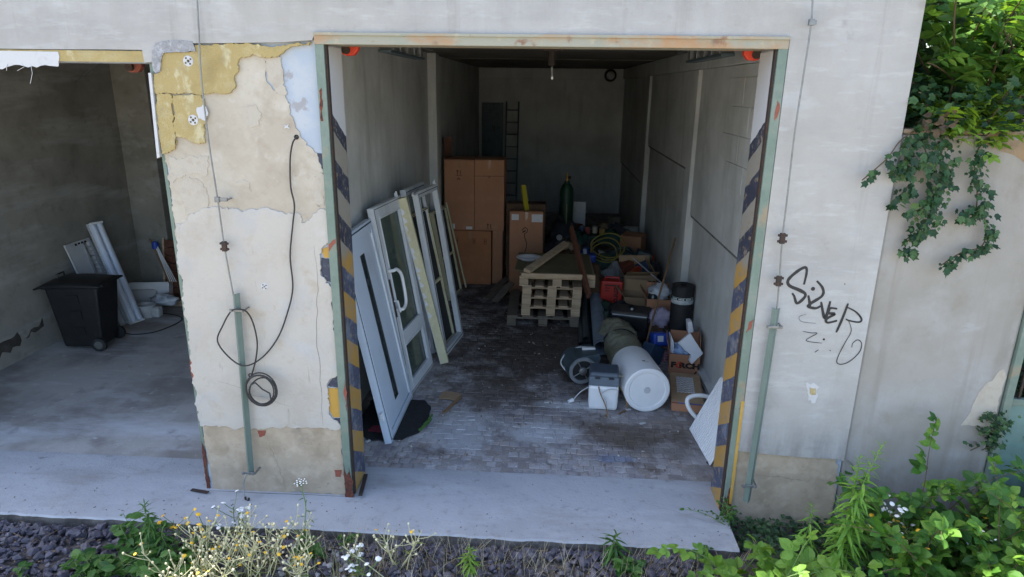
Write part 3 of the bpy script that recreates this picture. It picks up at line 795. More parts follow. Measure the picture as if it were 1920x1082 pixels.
part('coping', MB().box(2.21, 9.0, -0.02, 0.32, 2.832, 2.862), M_moss, wl, world=True, bevel=0.01)
part('bare_patch', MB().plate(ragged([(3.172, 1.26), (3.195, 1.221), (3.198, 0.942), (3.191, 0.807), (2.976, 0.814), (3.021, 0.918), (3.039, 1.043), (3.088, 1.152)], 0.025, 0.008, 61), -0.0115, -0.0075), M_pinkr, wl, world=True)
gt = thing('metal_gate', 'pale green steel gate half hidden by brambles at the end of the wall', 'gate', (3.4, 0, 0))
part('gate_post', MB().box(3.222, 3.275, -0.03, 0.06, -0.2, 2.24), M_green, gt, world=True, bevel=0.004)
part('gate_post', MB().box(4.29, 4.345, -0.03, 0.06, -0.2, 2.24), M_green, gt, world=True, bevel=0.004)
part('gate_rail', MB().box(3.278, 4.287, -0.01, 0.03, 0.98, 1.03), M_green, gt, world=True, bevel=0.003)
part('gate_rail', MB().box(3.278, 4.287, -0.01, 0.03, 2.18, 2.24), M_green, gt, world=True, bevel=0.003)
part('gate_panel', MB().box(3.278, 4.287, 0.0, 0.02, 0.0, 0.978), pm('weathered_green_panel', (101, 128, 122), [((81, 104, 99), 0.8, 3.0, 0.45, 0.65), ((63, 76, 70), 0.7, 6.0, 0.6, 0.72), ((135, 151, 144), 0.5, 10.0, 0.6, 0.75)], rough=0.6), gt, world=True)
mb = MB()
for i in range(9):
    mb.box(3.33+i*0.105, 3.345+i*0.105, 0.004, 0.016, 1.032, 2.178)
part('gate_bar', mb, M_darkst, gt, world=True)
# earth bank behind the wall
mb = MB()
NX, NY = 30, 26
for j in range(NY+1):
    for i in range(NX+1):
        x = 2.22+i*1.2
        y = 0.3+j*0.9
        z = 2.74+0.09*(y-0.3)+0.25*noise.noise(Vector((x*0.5, y*0.5, 2)))*min(1, (y-0.3))
        mb.v.append(Vector((x, y, z)))
for j in range(NY):
    for i in range(NX):
        a = j*(NX+1)+i
        mb.f.append((a, a+1, a+NX+2, a+NX+1))
M_soil = pm('leafy_soil', (70, 58, 46), [((96, 78, 58), 0.8, 6.0, 0.45, 0.65), ((50, 56, 34), 0.7, 3.0, 0.5, 0.65)], rough=1.0, bump=0.8, world_space=True)
struct('bank', mb, M_soil)

# hairline cracks and joints in the render and the slab
M_crack = pm('dark_crack', (72, 68, 64), rough=1.0)
def crack_line(a, b, seed, amp=0.03, n=26):
    a, b = Vector(a), Vector(b)
    d = b-a
    nn = Vector((-d.y, d.x)).normalized()
    out = []
    for i in range(n+1):
        t = i/n
        w = amp*(noise.noise(Vector((t*3, seed, 0)))+0.5*noise.noise(Vector((t*9, seed, 1)))+0.25*noise.noise(Vector((t*24, seed, 2))))
        p = a+d*t+nn*w
        out.append((p.x, p.y))
    return out
for i, (a, b, y, w) in enumerate((((-1.63, 2.0), (-1.665, 0.6), -0.0198, 0.0022), ((-2.45, 0.95), (-1.9, 0.75), -0.0198, 0.0012), ((-2.1, 0.5), (-2.0, 0.02), -0.0122, 0.0014), ((1.6, 0.35), (2.0, 0.30), -0.0142, 0.0014))):
    ln = crack_line(a, b, i*3.1)
    part('crack', MB().ribbon(ln, [w*(0.4+0.6*math.sin(math.pi*k/(len(ln)-1))) for k in range(len(ln))], y), M_crack, gar)
TOP = Matrix(((1, 0, 0, 0), (0, 0, 1, 0), (0, -1, 0, 0), (0, 0, 0, 1)))
apron = bpy.data.objects['concrete_apron']
for i, (a, b, w, am) in enumerate((((0.75, 0.1), (1.40, -0.2), 0.0014, 0.05), ((-1.50, -0.03), (-2.62, -0.04), 0.006, 0.008))):
    ln = crack_line(a, b, 40+i*2.7, am)
    part('crack', MB().ribbon([(x, y) for x, y in ln], [w*(0.5+0.5*math.sin(math.pi*k/(len(ln)-1))) for k in range(len(ln))], -0.0012, TOP), M_crack, apron)

# ------------------------------------------------------------ materials of the things
M_pvc = pm('white_pvc', (208, 212, 216), [((186, 190, 194), 0.6, 3.0, 0.5, 0.7), ((160, 158, 150), 0.4, 26.0, 0.62, 0.8), ((140, 134, 122), 0.45, 4.0, 0.56, 0.74, (1, 0.4, 1))], rough=0.4)
M_pvcb = pm('pale_blue_white_pvc', (196, 208, 222), [((180, 192, 206), 0.6, 2.0, 0.45, 0.7), ((150, 152, 156), 0.4, 24.0, 0.64, 0.8), ((150, 152, 152), 0.4, 3.0, 0.56, 0.74, (1, 0.35, 1))], rough=0.42)
M_gask = pm('black_gasket', (34, 36, 38), rough=0.6)
M_creamf = pm('cream_foam_board', (206, 200, 164), [((186, 176, 140), 0.7, 6.0, 0.45, 0.65, (1, 0.3, 1)), ((214, 210, 190), 0.6, 16.0, 0.5, 0.7), ((130, 124, 110), 0.6, 30.0, 0.62, 0.75)], rough=0.9, bump=0.4)
M_card = pm('cardboard', (172, 124, 94), [((154, 110, 82), 0.7, 1.6, 0.4, 0.65), ((184, 142, 112), 0.5, 5.0, 0.55, 0.75), ((110, 80, 54), 0.5, 20.0, 0.6, 0.8)], rough=0.85, bump=0.35, bump_scale=7)
M_cardo = pm('orange_cardboard', (166, 112, 76), [((148, 98, 66), 0.7, 2.0, 0.4, 0.65), ((176, 128, 92), 0.5, 6.0, 0.55, 0.75)], rough=0.85, bump=0.35, bump_scale=7)
M_cardp = pm('pale_cardboard', (166, 140, 110), [((146, 120, 92), 0.7, 3.0, 0.4, 0.65), ((120, 96, 72), 0.5, 12.0, 0.55, 0.75)], rough=0.9, bump=0.25, bump_scale=16)
M_tape = pm('brown_tape', (158, 116, 84), rough=0.35)
M_ink = pm('dark_print', (48, 40, 36), rough=0.9)
M_paper = pm('white_label', (206, 206, 206), [((170, 170, 170), 0.6, 30.0, 0.55, 0.7)], rough=0.8)
M_wood = pm('pallet_wood', (186, 164, 136), [((164, 138, 108), 0.7, 4.0, 0.42, 0.65, (1, 6, 6)), ((204, 184, 158), 0.6, 7.0, 0.5, 0.7, (0.6, 4, 4)), ((104, 84, 64), 0.6, 12.0, 0.6, 0.75)], rough=0.9, bump=0.3, vary=0.14)
M_woodg = pm('grey_weathered_wood', (118, 108, 96), [((94, 86, 76), 0.7, 5.0, 0.42, 0.65, (1, 6, 6)), ((136, 122, 100), 0.6, 8.0, 0.5, 0.7)], rough=0.95, bump=0.35, vary=0.14)
M_plyo = pm('olive_particle_board', (124, 114, 84), [((104, 94, 66), 0.7, 3.0, 0.42, 0.65), ((142, 134, 106), 0.6, 40.0, 0.5, 0.7)], rough=0.9)
M_brownw = pm('brown_stained_plank', (104, 66, 48), [((84, 52, 38), 0.7, 3.0, 0.42, 0.65, (6, 6, 1)), ((122, 84, 64), 0.6, 10.0, 0.55, 0.7)], rough=0.75)
M_black = pm('black_plastic', (22, 23, 25), [((40, 41, 43), 0.6, 8.0, 0.5, 0.7), ((70, 68, 62), 0.35, 30.0, 0.62, 0.8)], rough=0.5)
M_blackm = pm('black_bitumen', (26, 26, 28), [((46, 46, 48), 0.6, 10.0, 0.5, 0.7)], rough=0.7, bump=0.3)
M_white = pm('white_enamel', (226, 227, 228), [((206, 208, 210), 0.5, 3.0, 0.5, 0.7), ((140, 136, 128), 0.35, 34.0, 0.66, 0.8)], rough=0.35)
M_whited = pm('dusty_white_plastic', (188, 190, 192), [((160, 160, 158), 0.6, 6.0, 0.5, 0.7)], rough=0.5)
M_blueg = pm('blue_grey_plastic', (92, 104, 116), [((74, 84, 96), 0.6, 6.0, 0.5, 0.7), ((130, 136, 140), 0.4, 22.0, 0.6, 0.75)], rough=0.5)
M_red = pm('red_plastic', (186, 46, 36), [((150, 36, 30), 0.6, 6.0, 0.5, 0.7)], rough=0.45)
M_orange = pm('orange_pipe_plastic', (196, 76, 38), [((160, 60, 34), 0.6, 6.0, 0.5, 0.7)], rough=0.45)
M_blue = pm('blue_plastic', (36, 74, 170), [((28, 58, 136), 0.6, 6.0, 0.5, 0.7)], rough=0.45)
M_greenp = pm('dark_green_plastic', (34, 70, 62), [((26, 52, 48), 0.6, 6.0, 0.5, 0.7)], rough=0.5)
M_gasgr = pm('green_cylinder_paint', (28, 62, 44), [((22, 46, 34), 0.6, 6.0, 0.5, 0.7), ((90, 70, 50), 0.5, 20.0, 0.64, 0.75)], rough=0.5)
M_tarp = pm('olive_tarpaulin', (134, 132, 112), [((108, 108, 86), 0.8, 4.0, 0.45, 0.62), ((120, 116, 98), 0.5, 8.0, 0.5, 0.7), ((70, 78, 48), 0.6, 3.0, 0.6, 0.7)], rough=0.8, bump=0.3)
M_cloth = pm('dark_rag_cloth', (54, 56, 62), [((38, 40, 46), 0.8, 5.0, 0.45, 0.62), ((84, 84, 86), 0.5, 9.0, 0.55, 0.7)], rough=0.95, bump=0.4)
M_clothg = pm('grey_plastic_bag', (126, 130, 134), [((96, 100, 104), 0.8, 7.0, 0.45, 0.62)], rough=0.6, bump=0.3)
M_clothb = pm('brown_sack', (96, 74, 56), [((74, 56, 44), 0.8, 5.0, 0.45, 0.62)], rough=0.95, bump=0.4)
M_lilac = pm('lilac_plastic_bag', (176, 164, 184), [((150, 140, 160), 0.8, 7.0, 0.45, 0.62)], rough=0.55, bump=0.3)
M_wbag = pm('white_plastic_bag', (200, 206, 214), [((170, 180, 192), 0.8, 9.0, 0.45, 0.62)], rough=0.45, bump=0.4)
M_clearb = pm('pale_blue_film', (140, 166, 200), [((190, 204, 220), 0.8, 14.0, 0.45, 0.62), ((96, 128, 176), 0.6, 8.0, 0.5, 0.7)], rough=0.3, bump=0.5)
M_pink = pm('pink_crate_plastic', (176, 134, 140), rough=0.5)
M_yellow = pm('yellow_plastic', (176, 164, 44), rough=0.5)
M_hose = pm('yellow_green_hose', (130, 118, 56), rough=0.5)
M_cable = pm('black_cable', (38, 36, 36), [((60, 56, 54), 0.6, 20.0, 0.5, 0.7)], rough=0.6)
M_brass = pm('brass', (170, 130, 70), rough=0.35, metal=0.8)
M_alu = pm('brushed_aluminium', (190, 194, 198), [((150, 154, 158), 0.6, 10.0, 0.5, 0.7, (1, 12, 12))], rough=0.28, metal=0.9)
M_duct = pm('dark_corrugated_duct', (110, 120, 130), [((136, 144, 154), 0.6, 8.0, 0.5, 0.7), ((66, 72, 80), 0.6, 16.0, 0.5, 0.7)], rough=0.38)
M_dkmetal = pm('dark_green_grey_metal', (72, 86, 92), [((44, 54, 60), 0.7, 6.0, 0.5, 0.7), ((90, 98, 102), 0.5, 16.0, 0.6, 0.72)], rough=0.45, metal=0.3)
M_stick = pm('bare_stick_wood', (134, 106, 78), [((126, 98, 70), 0.7, 8.0, 0.45, 0.65)], rough=0.8)
M_mat = pm('black_rubber_mat', (30, 30, 32), [((50, 50, 52), 0.6, 20.0, 0.5, 0.7)], rough=0.95, bump=0.4)
M_grassm = pm('green_rag', (84, 122, 56), [((60, 104, 36), 0.7, 30.0, 0.45, 0.65)], rough=0.95, bump=0.6)
M_mesh = pm('black_insect_mesh', (34, 36, 38), [((56, 58, 60), 0.8, 80.0, 0.45, 0.55)], rough=0.8)

def glass_mat(name, tint, rough=0.05, alpha=0.45):
    m = bpy.data.materials.new(name)
    m.use_nodes = True
    nt = m.node_tree
    b = nt.nodes['Principled BSDF']
    b.inputs['Base Color'].default_value = lin(tint)
    b.inputs['Roughness'].default_value = rough
    tr = nd(nt, 'ShaderNodeBsdfTransparent')
    tr.inputs[0].default_value = (0.82, 0.88, 0.84, 1)
    mx = nd(nt, 'ShaderNodeMixShader')
    g_ = nd(nt, 'ShaderNodeNewGeometry')
    d = noise_fac(nt, g_.outputs['Position'], 3.0, 5.0, 0.6, 0.3, 0.7)
    f = mathn(nt, 'ADD', mathn(nt, 'MULTIPLY', d, 0.2), alpha)
    nt.links.new(f, mx.inputs[0])
    nt.links.new(tr.outputs[0], mx.inputs[1])
    nt.links.new(b.outputs[0], mx.inputs[2])
    nt.links.new(mx.outputs[0], nt.nodes['Material Output'].inputs[0])
    return m
M_glass = glass_mat('dusty_glass', (96, 108, 100), 0.06, 0.40)
M_dglass = pm('dark_door_glass', (34, 48, 52), [((64, 80, 82), 0.6, 3.0, 0.45, 0.65)], rough=0.08)

# ------------------------------------------------------------ doors and window frames against the left wall
def rim(mb, w, h, fw_, z0, z1, inset=0.0):
    x0, x1, y0, y1 = inset, w-inset, inset, h-inset
    mb.box(x0, x0+fw_, y0, y1, z0, z1)
    mb.box(x1-fw_, x1, y0, y1, z0, z1)
    mb.box(x0+fw_, x1-fw_, y0, y0+fw_, z0, z1)
    mb.box(x0+fw_, x1-fw_, y1-fw_, y1, z0, z1)
    return mb
def hinge(parent, x, y, z, mat):
    mb = MB().cyl((x, y-0.045, z), (x, y+0.045, z), 0.011, seg=10).box(x-0.018, x+0.018, y-0.03, y+0.03, z-0.022, z-0.006)
    part('hinge', mb, mat, parent, bevel=0.002)

W, H = 0.96, 1.90
M1 = frame((-1.35, 0.81, FZ+0.004), (-1.35, 1.77, FZ+0.004), (-1.70, 0.92, 1.83))
d1 = thing('door_leaf', 'pale blue white plastic door leaf with one narrow dark glass slot, leaning nearest the entrance', 'door', M1)
part('outer_rim', rim(MB(), W, H, 0.075, -0.07, -0.008), M_pvcb, d1, bevel=0.004)
part('gasket', rim(MB(), W, H, 0.008, -0.0075, -0.004, 0.022), M_gask, d1)
part('inner_rim', rim(MB(), W, H, 0.058, -0.0075, 0.0, 0.031), M_pvcb, d1, bevel=0.004)
mb = MB()
sx0, sx1, sy0, sy1 = 0.40, 0.53, 0.24, 1.66
mb.box(0.09, sx0, 0.09, H-0.09, -0.03, -0.012).box(sx1, W-0.09, 0.09, H-0.09, -0.03, -0.012)
mb.box(sx0, sx1, 0.09, sy0, -0.03, -0.012).box(sx0, sx1, sy1, H-0.09, -0.03, -0.012)
part('door_panel', mb, M_pvcb, d1)
sg = rim(MB(), sx1-sx0, sy1-sy0, 0.018, -0.02, -0.009)
sg.v = [Vector((v.x+sx0, v.y+sy0, v.z)) for v in sg.v]
part('slot_frame', sg, M_gask, d1, bevel=0.002)
part('glass_slot', MB().box(sx0+0.018, sx1-0.018, sy0+0.018, sy1-0.018, -0.026, -0.018), M_dglass, d1)
part('glazing_bead', MB().box(W-0.105, W-0.09, 0.1, H-0.12, -0.012, 0.004), M_pvc, d1, bevel=0.003)
hinge(d1, -0.012, 0.28, -0.02, M_pvc)
hinge(d1, W+0.012, 0.3, -0.02, M_pvc)

W, H = 0.84, 1.98
M2 = frame((-1.375, 1.79, FZ+0.004), (-1.285, 2.60, FZ+0.004), (-1.69, 1.78, 1.86))
d2 = thing('door_leaf', 'white plastic door leaf with two dusty glass panes and a big white pull handle', 'door', M2)
mr = 0.52
mb = rim(MB(), W, H, 0.115, -0.07, -0.006)
mb.box(0.115, W-0.115, mr, mr+0.13, -0.07, -0.006)
part('door_frame', mb, M_pvc, d2, bevel=0.005)
part('gasket', rim(MB(), W, H, 0.006, -0.0058, -0.003, 0.018), M_gask, d2)
for (y0, y1) in ((0.115, mr), (mr+0.13, H-0.115)):
    p = part('pane', MB().box(0.116, W-0.116, y0+0.001, y1-0.001, -0.045, -0.036), M_glass, d2)
    b_ = MB()
    b_ = rim(b_, W-0.23, y1-y0, 0.016, -0.034, -0.002)
    b_.v = [Vector((v.x+0.115, v.y+y0, v.z)) for v in b_.v]
    part('glazing_bead', b_, M_pvc, p, bevel=0.003)
hp = [(0.075, 1.33, 0.0), (0.075, 1.33, 0.05), (0.12, 1.33, 0.062), (0.20, 1.27, 0.066), (0.22, 1.18, 0.066), (0.20, 0.98, 0.066), (0.12, 0.92, 0.062), (0.075, 0.92, 0.05), (0.075, 0.92, 0.0)]
part('pull_handle', MB().tube(smooth_path(hp, 5), 0.017, 10), M_white, d2, auto=50)
part('lock_plate', MB().box(0.03, 0.055, 0.85, 1.25, -0.005, 0.002), M_darkst, d2, bevel=0.002)
part('lever', MB().tube([(0.045, 1.02, 0.0), (0.045, 1.02, 0.04), (0.045, 0.9, 0.045)], 0.010, 8), M_white, d2)
for y in (0.25, 1.05, 1.78):
    hinge(d2, W+0.014, y, -0.015, M_pvc)
hinge(d2, 0.75, H+0.014, -0.02, M_pvc)

# foam-filled board standing on edge
Mb = Matrix.Translation((-1.21, 2.62, FZ+0.003)) @ Matrix.Rotation(R(8), 4, 'Z') @ Matrix.Rotation(R(-12.5), 4, 'Y') @ Matrix(((1, 0, 0, 0), (0, 0, -1, 0), (0, 1, 0, 0), (0, 0, 0, 1)))
bd = thing('foam_board', 'long cream board with chipped paint standing between the glazed door and white frame', 'board', Mb)
part('core', MB().box(0.003, 0.097, 0.0, 1.97, -0.10, -0.003), M_creamf, bd, bevel=0.004)
part('skin', MB().box(0.0, 0.004, 0.0, 1.96, -0.102, -0.001), M_pvc, bd)
mb = MB()
for i in range(12):
    y = 0.6+i*0.11+rnd.uniform(-0.03, 0.03)
    mb.plate(ragged([(0.008, y), (0.03+rnd.uniform(0, 0.02), y+0.01), (0.026, y+0.06), (0.01, y+0.07)], 0.01, 0.006, i), -0.0005, 0.003, Matrix(((1, 0, 0, 0), (0, 0, 1, 0), (0, -1, 0, 0), (0, 0, 0, 1))))
part('paint_flake', mb, M_pvc, bd)

def window_frame(label, b0, b1, t0, W, H, fwd, mat, mesh=None, bars=(), name='window_frame', hin=()):
    M = frame(b0, b1, t0)
    o = thing(name, label, 'window frame', M, 'window frames leaning on the side wall')
    part('outer_frame', rim(MB(), W, H, fwd, -0.07, -0.004), mat, o, bevel=0.004)
    part('gasket', rim(MB(), W, H, 0.007, -0.0042, -0.001, fwd*0.42), M_gask, o)
    for yb in bars:
        part('glazing_bar', MB().box(fwd, W-fwd, yb, yb+0.03, -0.05, -0.01), mat, o, bevel=0.003)
    if mesh is not None:
        part('pane' if mesh is M_glass else 'insect_mesh', MB().box(fwd, W-fwd, fwd, H-fwd, -0.042, -0.036), mesh, o)
    for (x, y) in hin:
        hinge(o, x, y, -0.02, mat)
    return o
window_frame('empty white window frame with hinge lugs on its long side, front of the leaning stack', (-1.17, 2.86, FZ+0.003), (-1.065, 3.60, FZ+0.003), (-1.50, 2.72, 1.90), 0.76, 1.98, 0.072, M_pvc, None, (), hin=((0.775, 0.25), (0.775, 1.45), (0.7, 1.992)))
window_frame('white casement with grey glass tucked behind the empty white frame', (-1.33, 2.95, FZ+0.003), (-1.245, 3.62, FZ+0.003), (-1.655, 2.85, 1.96), 0.70, 1.99, 0.075, M_pvc, M_glass, (0.9,))
window_frame('narrow cream frame with black insect mesh and one crossbar inside the leaning stack', (-1.25, 2.98, FZ+0.003), (-1.15, 3.72, FZ+0.003), (-1.57, 3.1, 1.66), 0.62, 1.70, 0.03, M_creamf, M_mesh, (0.78,))
window_frame('cream insect screen with black mesh leaning alone beside the tall cardboard boxes', (-1.44, 5.02, FZ+0.003), (-1.33, 5.66, FZ+0.003), (-1.69, 5.05, 1.34), 0.60, 1.36, 0.035, M_creamf, M_mesh, (0.62,), name='insect_screen')
solo('loose_batten', MB().bar((-1.30, 5.72, FZ+0.01), (-1.60, 5.74, 1.36), 0.03, 0.02), M_creamf, 'thin cream batten leaning beside the insect screen by the boxes', 'batten')
solo('white_trim_strip', MB().bar((-1.74, 1.30, 1.66), (-1.745, 2.05, 1.70), 0.02, 0.03), M_pvc, 'thin white plastic strip resting behind the top edge of the pale blue door', 'strip')
solo('white_trim_strip', MB().bar((-1.50, 2.75, 1.93), (-1.48, 3.45, 1.94), 0.03, 0.02), M_pvc, 'white plastic offcut lying across the top of the leaning frames', 'strip')

# rubber mat and green rag under the first door
mat = ragged([(-1.78, 1.0), (-1.55, 0.84), (-1.28, 0.88), (-1.15, 1.02), (-1.11, 1.3), (-1.12, 1.5), (-1.22, 1.68), (-1.75, 1.7)], 0.05, 0.012, 9)
def flat(pts, z0, z1):
    n = len(pts)
    mb = MB()
    mb.plate([(x, y) for x, y in pts], -z1, -z0, Matrix(((1, 0, 0, 0), (0, 0, 1, 0), (0, -1, 0, 0), (0, 0, 0, 1))))
    return mb
solo('rubber_mat', flat(mat, FZ+0.003, FZ+0.012), M_mat, 'black rubber mat on the cobbles under the pale blue door', 'mat')
solo('green_rag', flat(ragged([(-1.16, 1.05), (-1.14, 1.03), (-1.075, 1.25), (-1.085, 1.38), (-1.11, 1.3), (-1.13, 1.15)], 0.02, 0.01, 3), FZ+0.0125, FZ+0.02), M_grassm, 'small bright green strip of rag on the edge of the black mat', 'rag')
solo('red_rag', flat(ragged([(-1.62, 1.0), (-1.5, 0.98), (-1.48, 1.08), (-1.6, 1.1)], 0.02, 0.01, 4), FZ+0.0125, FZ+0.02), pm('dull_red_cloth', (120, 40, 56), rough=1.0), 'small dull red rag lying on the black mat', 'rag')
solo('wood_splinter', MB().bar((-0.98, 1.42, FZ+0.012), (-0.86, 1.78, FZ+0.02), 0.03, 0.012), M_stick, 'splintered wood offcut at the corner of the black mat', 'offcut')
solo('tan_cardboard_scrap', flat(ragged([(-1.08, 1.72), (-0.9, 1.7), (-0.86, 1.86), (-1.06, 1.9)], 0.02, 0.01, 6), FZ+0.0125, FZ+0.017), M_cardp, 'flat tan cardboard scrap beside the black mat', 'scrap')

# ------------------------------------------------------------ cardboard boxes
def closed_box(name, label, M, sx, sy, sz, mat, group=None, labels=(), marks=(), tape=True):
    """corner at origin, x along the front, y into depth; front flaps and seams as real pieces"""
    o = thing(name, label, 'cardboard box', M, group)
    part('carton', MB().box(0, sx, 0, sy, 0, sz), mat, o, bevel=0.008)
    part('top_flap', MB().box(0.004, sx-0.004, 0.003, sy/2-0.004, sz+0.0005, sz+0.005), mat, o)
    part('top_flap', MB().box(0.004, sx-0.004, sy/2+0.004, sy-0.003, sz+0.0005, sz+0.005), mat, o)
    for (x0, x1, z0, z1) in labels:
        part('label', MB().box(x0, x1, -0.0022, -0.0005, z0, z1), M_paper, o)
    if tape:
        part('tape', MB().box(sx*0.5-0.025, sx*0.5+0.025, -0.0012, -0.0003, sz-0.12, sz-0.002), M_tape, o)
    if marks:
        mb = MB()
        for pts, w in marks:
            mb.ribbon(pts, w, -0.0018)
        part('print', mb, M_ink, o)
    return o
def arrows(x, z, s=1.0):
    return [([(x, z), (x, z+0.07*s)], 0.010), ([(x-0.02*s, z+0.05*s), (x, z+0.075*s), (x+0.02*s, z+0.05*s)], 0.008), ([(x+0.045*s, z), (x+0.045*s, z+0.07*s)], 0.010), ([(x-0.03*s, z-0.012), (x+0.075*s, z-0.012)], 0.006)]
closed_box('cardboard_box', 'lower orange brown cardboard box carrying the tall pair by the back pilaster', (-1.60, 5.95, FZ), 0.68, 0.62, 0.885, M_cardo, 'tall stacked cardboard boxes', marks=[q for x_ in (0.11, 0.39, 0.57) for q in (([(x_, 0.67), (x_, 0.77)], 0.007), ([(x_+0.03, 0.67), (x_+0.03, 0.77)], 0.007), ([(x_, 0.72), (x_+0.03, 0.72)], 0.007))])
closed_box('cardboard_box', 'brown cardboard box half hidden behind the lower orange brown one', (-0.905, 6.02, FZ), 0.165, 0.55, 0.885, M_card, 'tall stacked cardboard boxes')
closed_box('cardboard_box', 'upper tall cardboard box next to the pilaster with a dark print near its top', (-1.665, 5.97, 0.882), 0.475, 0.55, 1.11, M_card, 'tall stacked cardboard boxes', labels=((0.10, 0.16, 0.02, 0.10), (0.34, 0.44, 0.015, 0.06)), marks=arrows(0.21, 0.88)+[([(0.20, 0.80), (0.23, 0.83), (0.25, 0.80)], 0.012)])
closed_box('cardboard_box', 'upper tall cardboard box on the ladder side with a band across its front', (-1.185, 5.965, 0.882), 0.465, 0.55, 1.115, M_card, 'tall stacked cardboard boxes', marks=arrows(0.21, 0.04)+[([(0.0, 0.865), (0.462, 0.87)], 0.006), ([(0.22, 0.84), (0.25, 0.87), (0.22, 0.87)], 0.010)])
solo('dark_plank', MB().bar((-1.70, 6.7, FZ), (-1.72, 6.75, 2.28), 0.14, 0.03), M_brownw, 'dark brown plank upright in the gap behind the tall boxes', 'plank')
Mc = Matrix.Translation((-0.60, 5.55, FZ)) @ Matrix.Rotation(R(4), 4, 'Z') @ Matrix.Rotation(R(-6), 4, 'X')
sh = [([(0.19, 0.98), (0.24, 1.03), (0.28, 1.0), (0.27, 0.95), (0.23, 0.93), (0.24, 0.86), (0.27, 0.78), (0.26, 0.70), (0.24, 0.64)], 0.012), ([(0.17, 0.60), (0.24, 0.63), (0.30, 0.58)], 0.014), ([(0.20, 0.95), (0.25, 0.98)], 0.02)]
closed_box('cardboard_box', 'single leaning cardboard box with a hook shaped drawing and two white labels', Mc, 0.52, 0.30, 1.27, M_card, labels=((0.03, 0.14, 1.14, 1.23), (0.34, 0.51, 1.11, 1.23)), marks=sh+[([(0.37, 1.19), (0.40, 1.205), (0.41, 1.18)], 0.02), ([(0.44, 1.19), (0.48, 1.19)], 0.02), ([(0.36, 1.14), (0.48, 1.14)], 0.008)])
closed_box('cardboard_box', 'dark brown cardboard box peeping out behind the one with the hook drawing', (-0.68, 5.98, FZ), 0.62, 0.3, 1.33, M_clothb)
closed_box('cardboard_box', 'grey carton standing narrow side out between the box stack and pallets', (-0.70, 6.5, FZ), 0.12, 0.4, 0.55, M_cloth)
solo('yellow_level', MB().bar((-0.35, 5.90, 1.20), (-0.42, 5.98, 1.62), 0.085, 0.02), M_yellow, 'bright yellow plastic strip sticking up behind the box with the hook drawing', 'strip')
for (a, b_, lb) in (((-0.85, 5.5, 0.02), (-0.62, 6.0, 0.12), 'grey board offcut lying flat by the foot of the boxes'), ((-0.92, 5.15, 0.0), (-0.62, 5.55, 0.10), 'dark brown board offcut propped on the floor before the leaning box'), ((-0.78, 5.0, 0.01), (-0.55, 5.35, 0.20), 'purple grey board offcut leaning on the pallets')):
    solo('board_offcut', MB().bar(a, b_, 0.11, 0.025), M_woodg, lb, 'offcut', 'board offcuts by the boxes')

# ------------------------------------------------------------ pallets
def pallet_meshes():
    me = {}
    r = random.Random(5)
    return me
def pallet(label, x0, y0, z0, w, d, mat, rot=0.0, gap=False):
    M = Matrix.Translation((x0, y0, z0)) @ Matrix.Rotation(rot, 4, 'Z')
    o = thing('pallet', label, 'pallet', M, 'stacked wooden pallets')
    nb = 5
    bw = 0.145 if w > 0.9 else 0.118
    for i in range(nb):                                # top boards run into depth
        x = i*(w-bw)/(nb-1)
        part('deck_board', MB().box(x, x+bw, 0, d, 0.122, 0.143), mat, o, bevel=0.003)
    for k in range(3):
        y = k*(d-0.10)/2
        part('stringer', MB().box(0, w, y+0.001, y+0.099, 0.100, 0.121), mat, o, bevel=0.003)
        for i in range(3):
            x = i*(w-0.12)/2
            part('spacer_block', MB().box(x, x+0.12, y+0.003, y+0.097, 0.021, 0.099), mat, o, bevel=0.003)
    for i in range(3):
        x = i*(w-0.12)/2
        part('foot_board', MB().box(x, x+0.12, 0.0, d, 0.0, 0.020), mat, o, bevel=0.003)
    return o
pallet('grey bottom pallet, wider than the pallets stacked on it', -0.53, 4.03, FZ, 0.97, 1.2, M_woodg, R(1))
for i, lb in enumerate(('second pallet up, resting on the wide grey one', 'middle pallet of the stack with grey boards showing inside', 'fourth pallet up, just under the wider pale one')):
    pallet(lb, -0.34+0.006*i, 4.05-0.01*i, FZ+0.144*(i+1), 0.79, 1.2, M_wood, R(0.6-0.9*i))
pallet('pale clean topmost pallet overhanging the stack towards the duct', -0.37, 3.99, FZ+0.576, 1.0, 1.2, M_wood, R(0.5))
tb = solo('table_board', MB().box(-0.31, 0.60, 3.95, 5.18, FZ+0.72, FZ+0.742).box(-0.44, -0.315, 4.2, 5.2, FZ+0.721, FZ+0.74), M_plyo, 'olive particle board lying on the topmost pallet', 'board', bevel=0.003)
solo('board_strip', MB().box(-0.34, 0.62, 3.90, 3.946, FZ+0.7215, FZ+0.775), M_wood, 'pale wooden strip along the front edge of the board on the pallets', 'batten', bevel=0.003)
solo('loose_plank', MB().bar((-0.27, 3.94, FZ+0.795), (0.26, 5.05, FZ+0.93), 0.10, 0.045, R(8)), M_wood, 'pale plank lying diagonally across the board on the pallets', 'plank', bevel=0.003)
solo('brown_plank', MB().bar((0.53, 3.62, 0.575), (0.31, 4.75, 1.20), 0.045, 0.10, R(4)), M_brownw, 'long red brown plank sloping over the pallets with its lower end in the air', 'plank', bevel=0.003)
mb = MB().lathe([(0.10, 0.0), (0.135, 0.035), (0.175, 0.04), (0.182, 0.046), (0.176, 0.052), (0.135, 0.046), (0.10, 0.012), (0.0, 0.010)], Matrix.Translation((-0.27, 4.72, FZ+0.744)), 36)
solo('white_bowl', mb, M_white, 'shallow white bowl standing on the board over the pallets', 'bowl', smooth=True)
solo('tin_lid', MB().lathe([(0.04, 0), (0.045, 0.02), (0.0, 0.022)], Matrix.Translation((0.16, 5.35, 0.93)) @ Matrix.Rotation(R(60), 4, 'X'), 16), M_alu, 'small shiny tin glinting behind the end of the diagonal plank', 'tin')

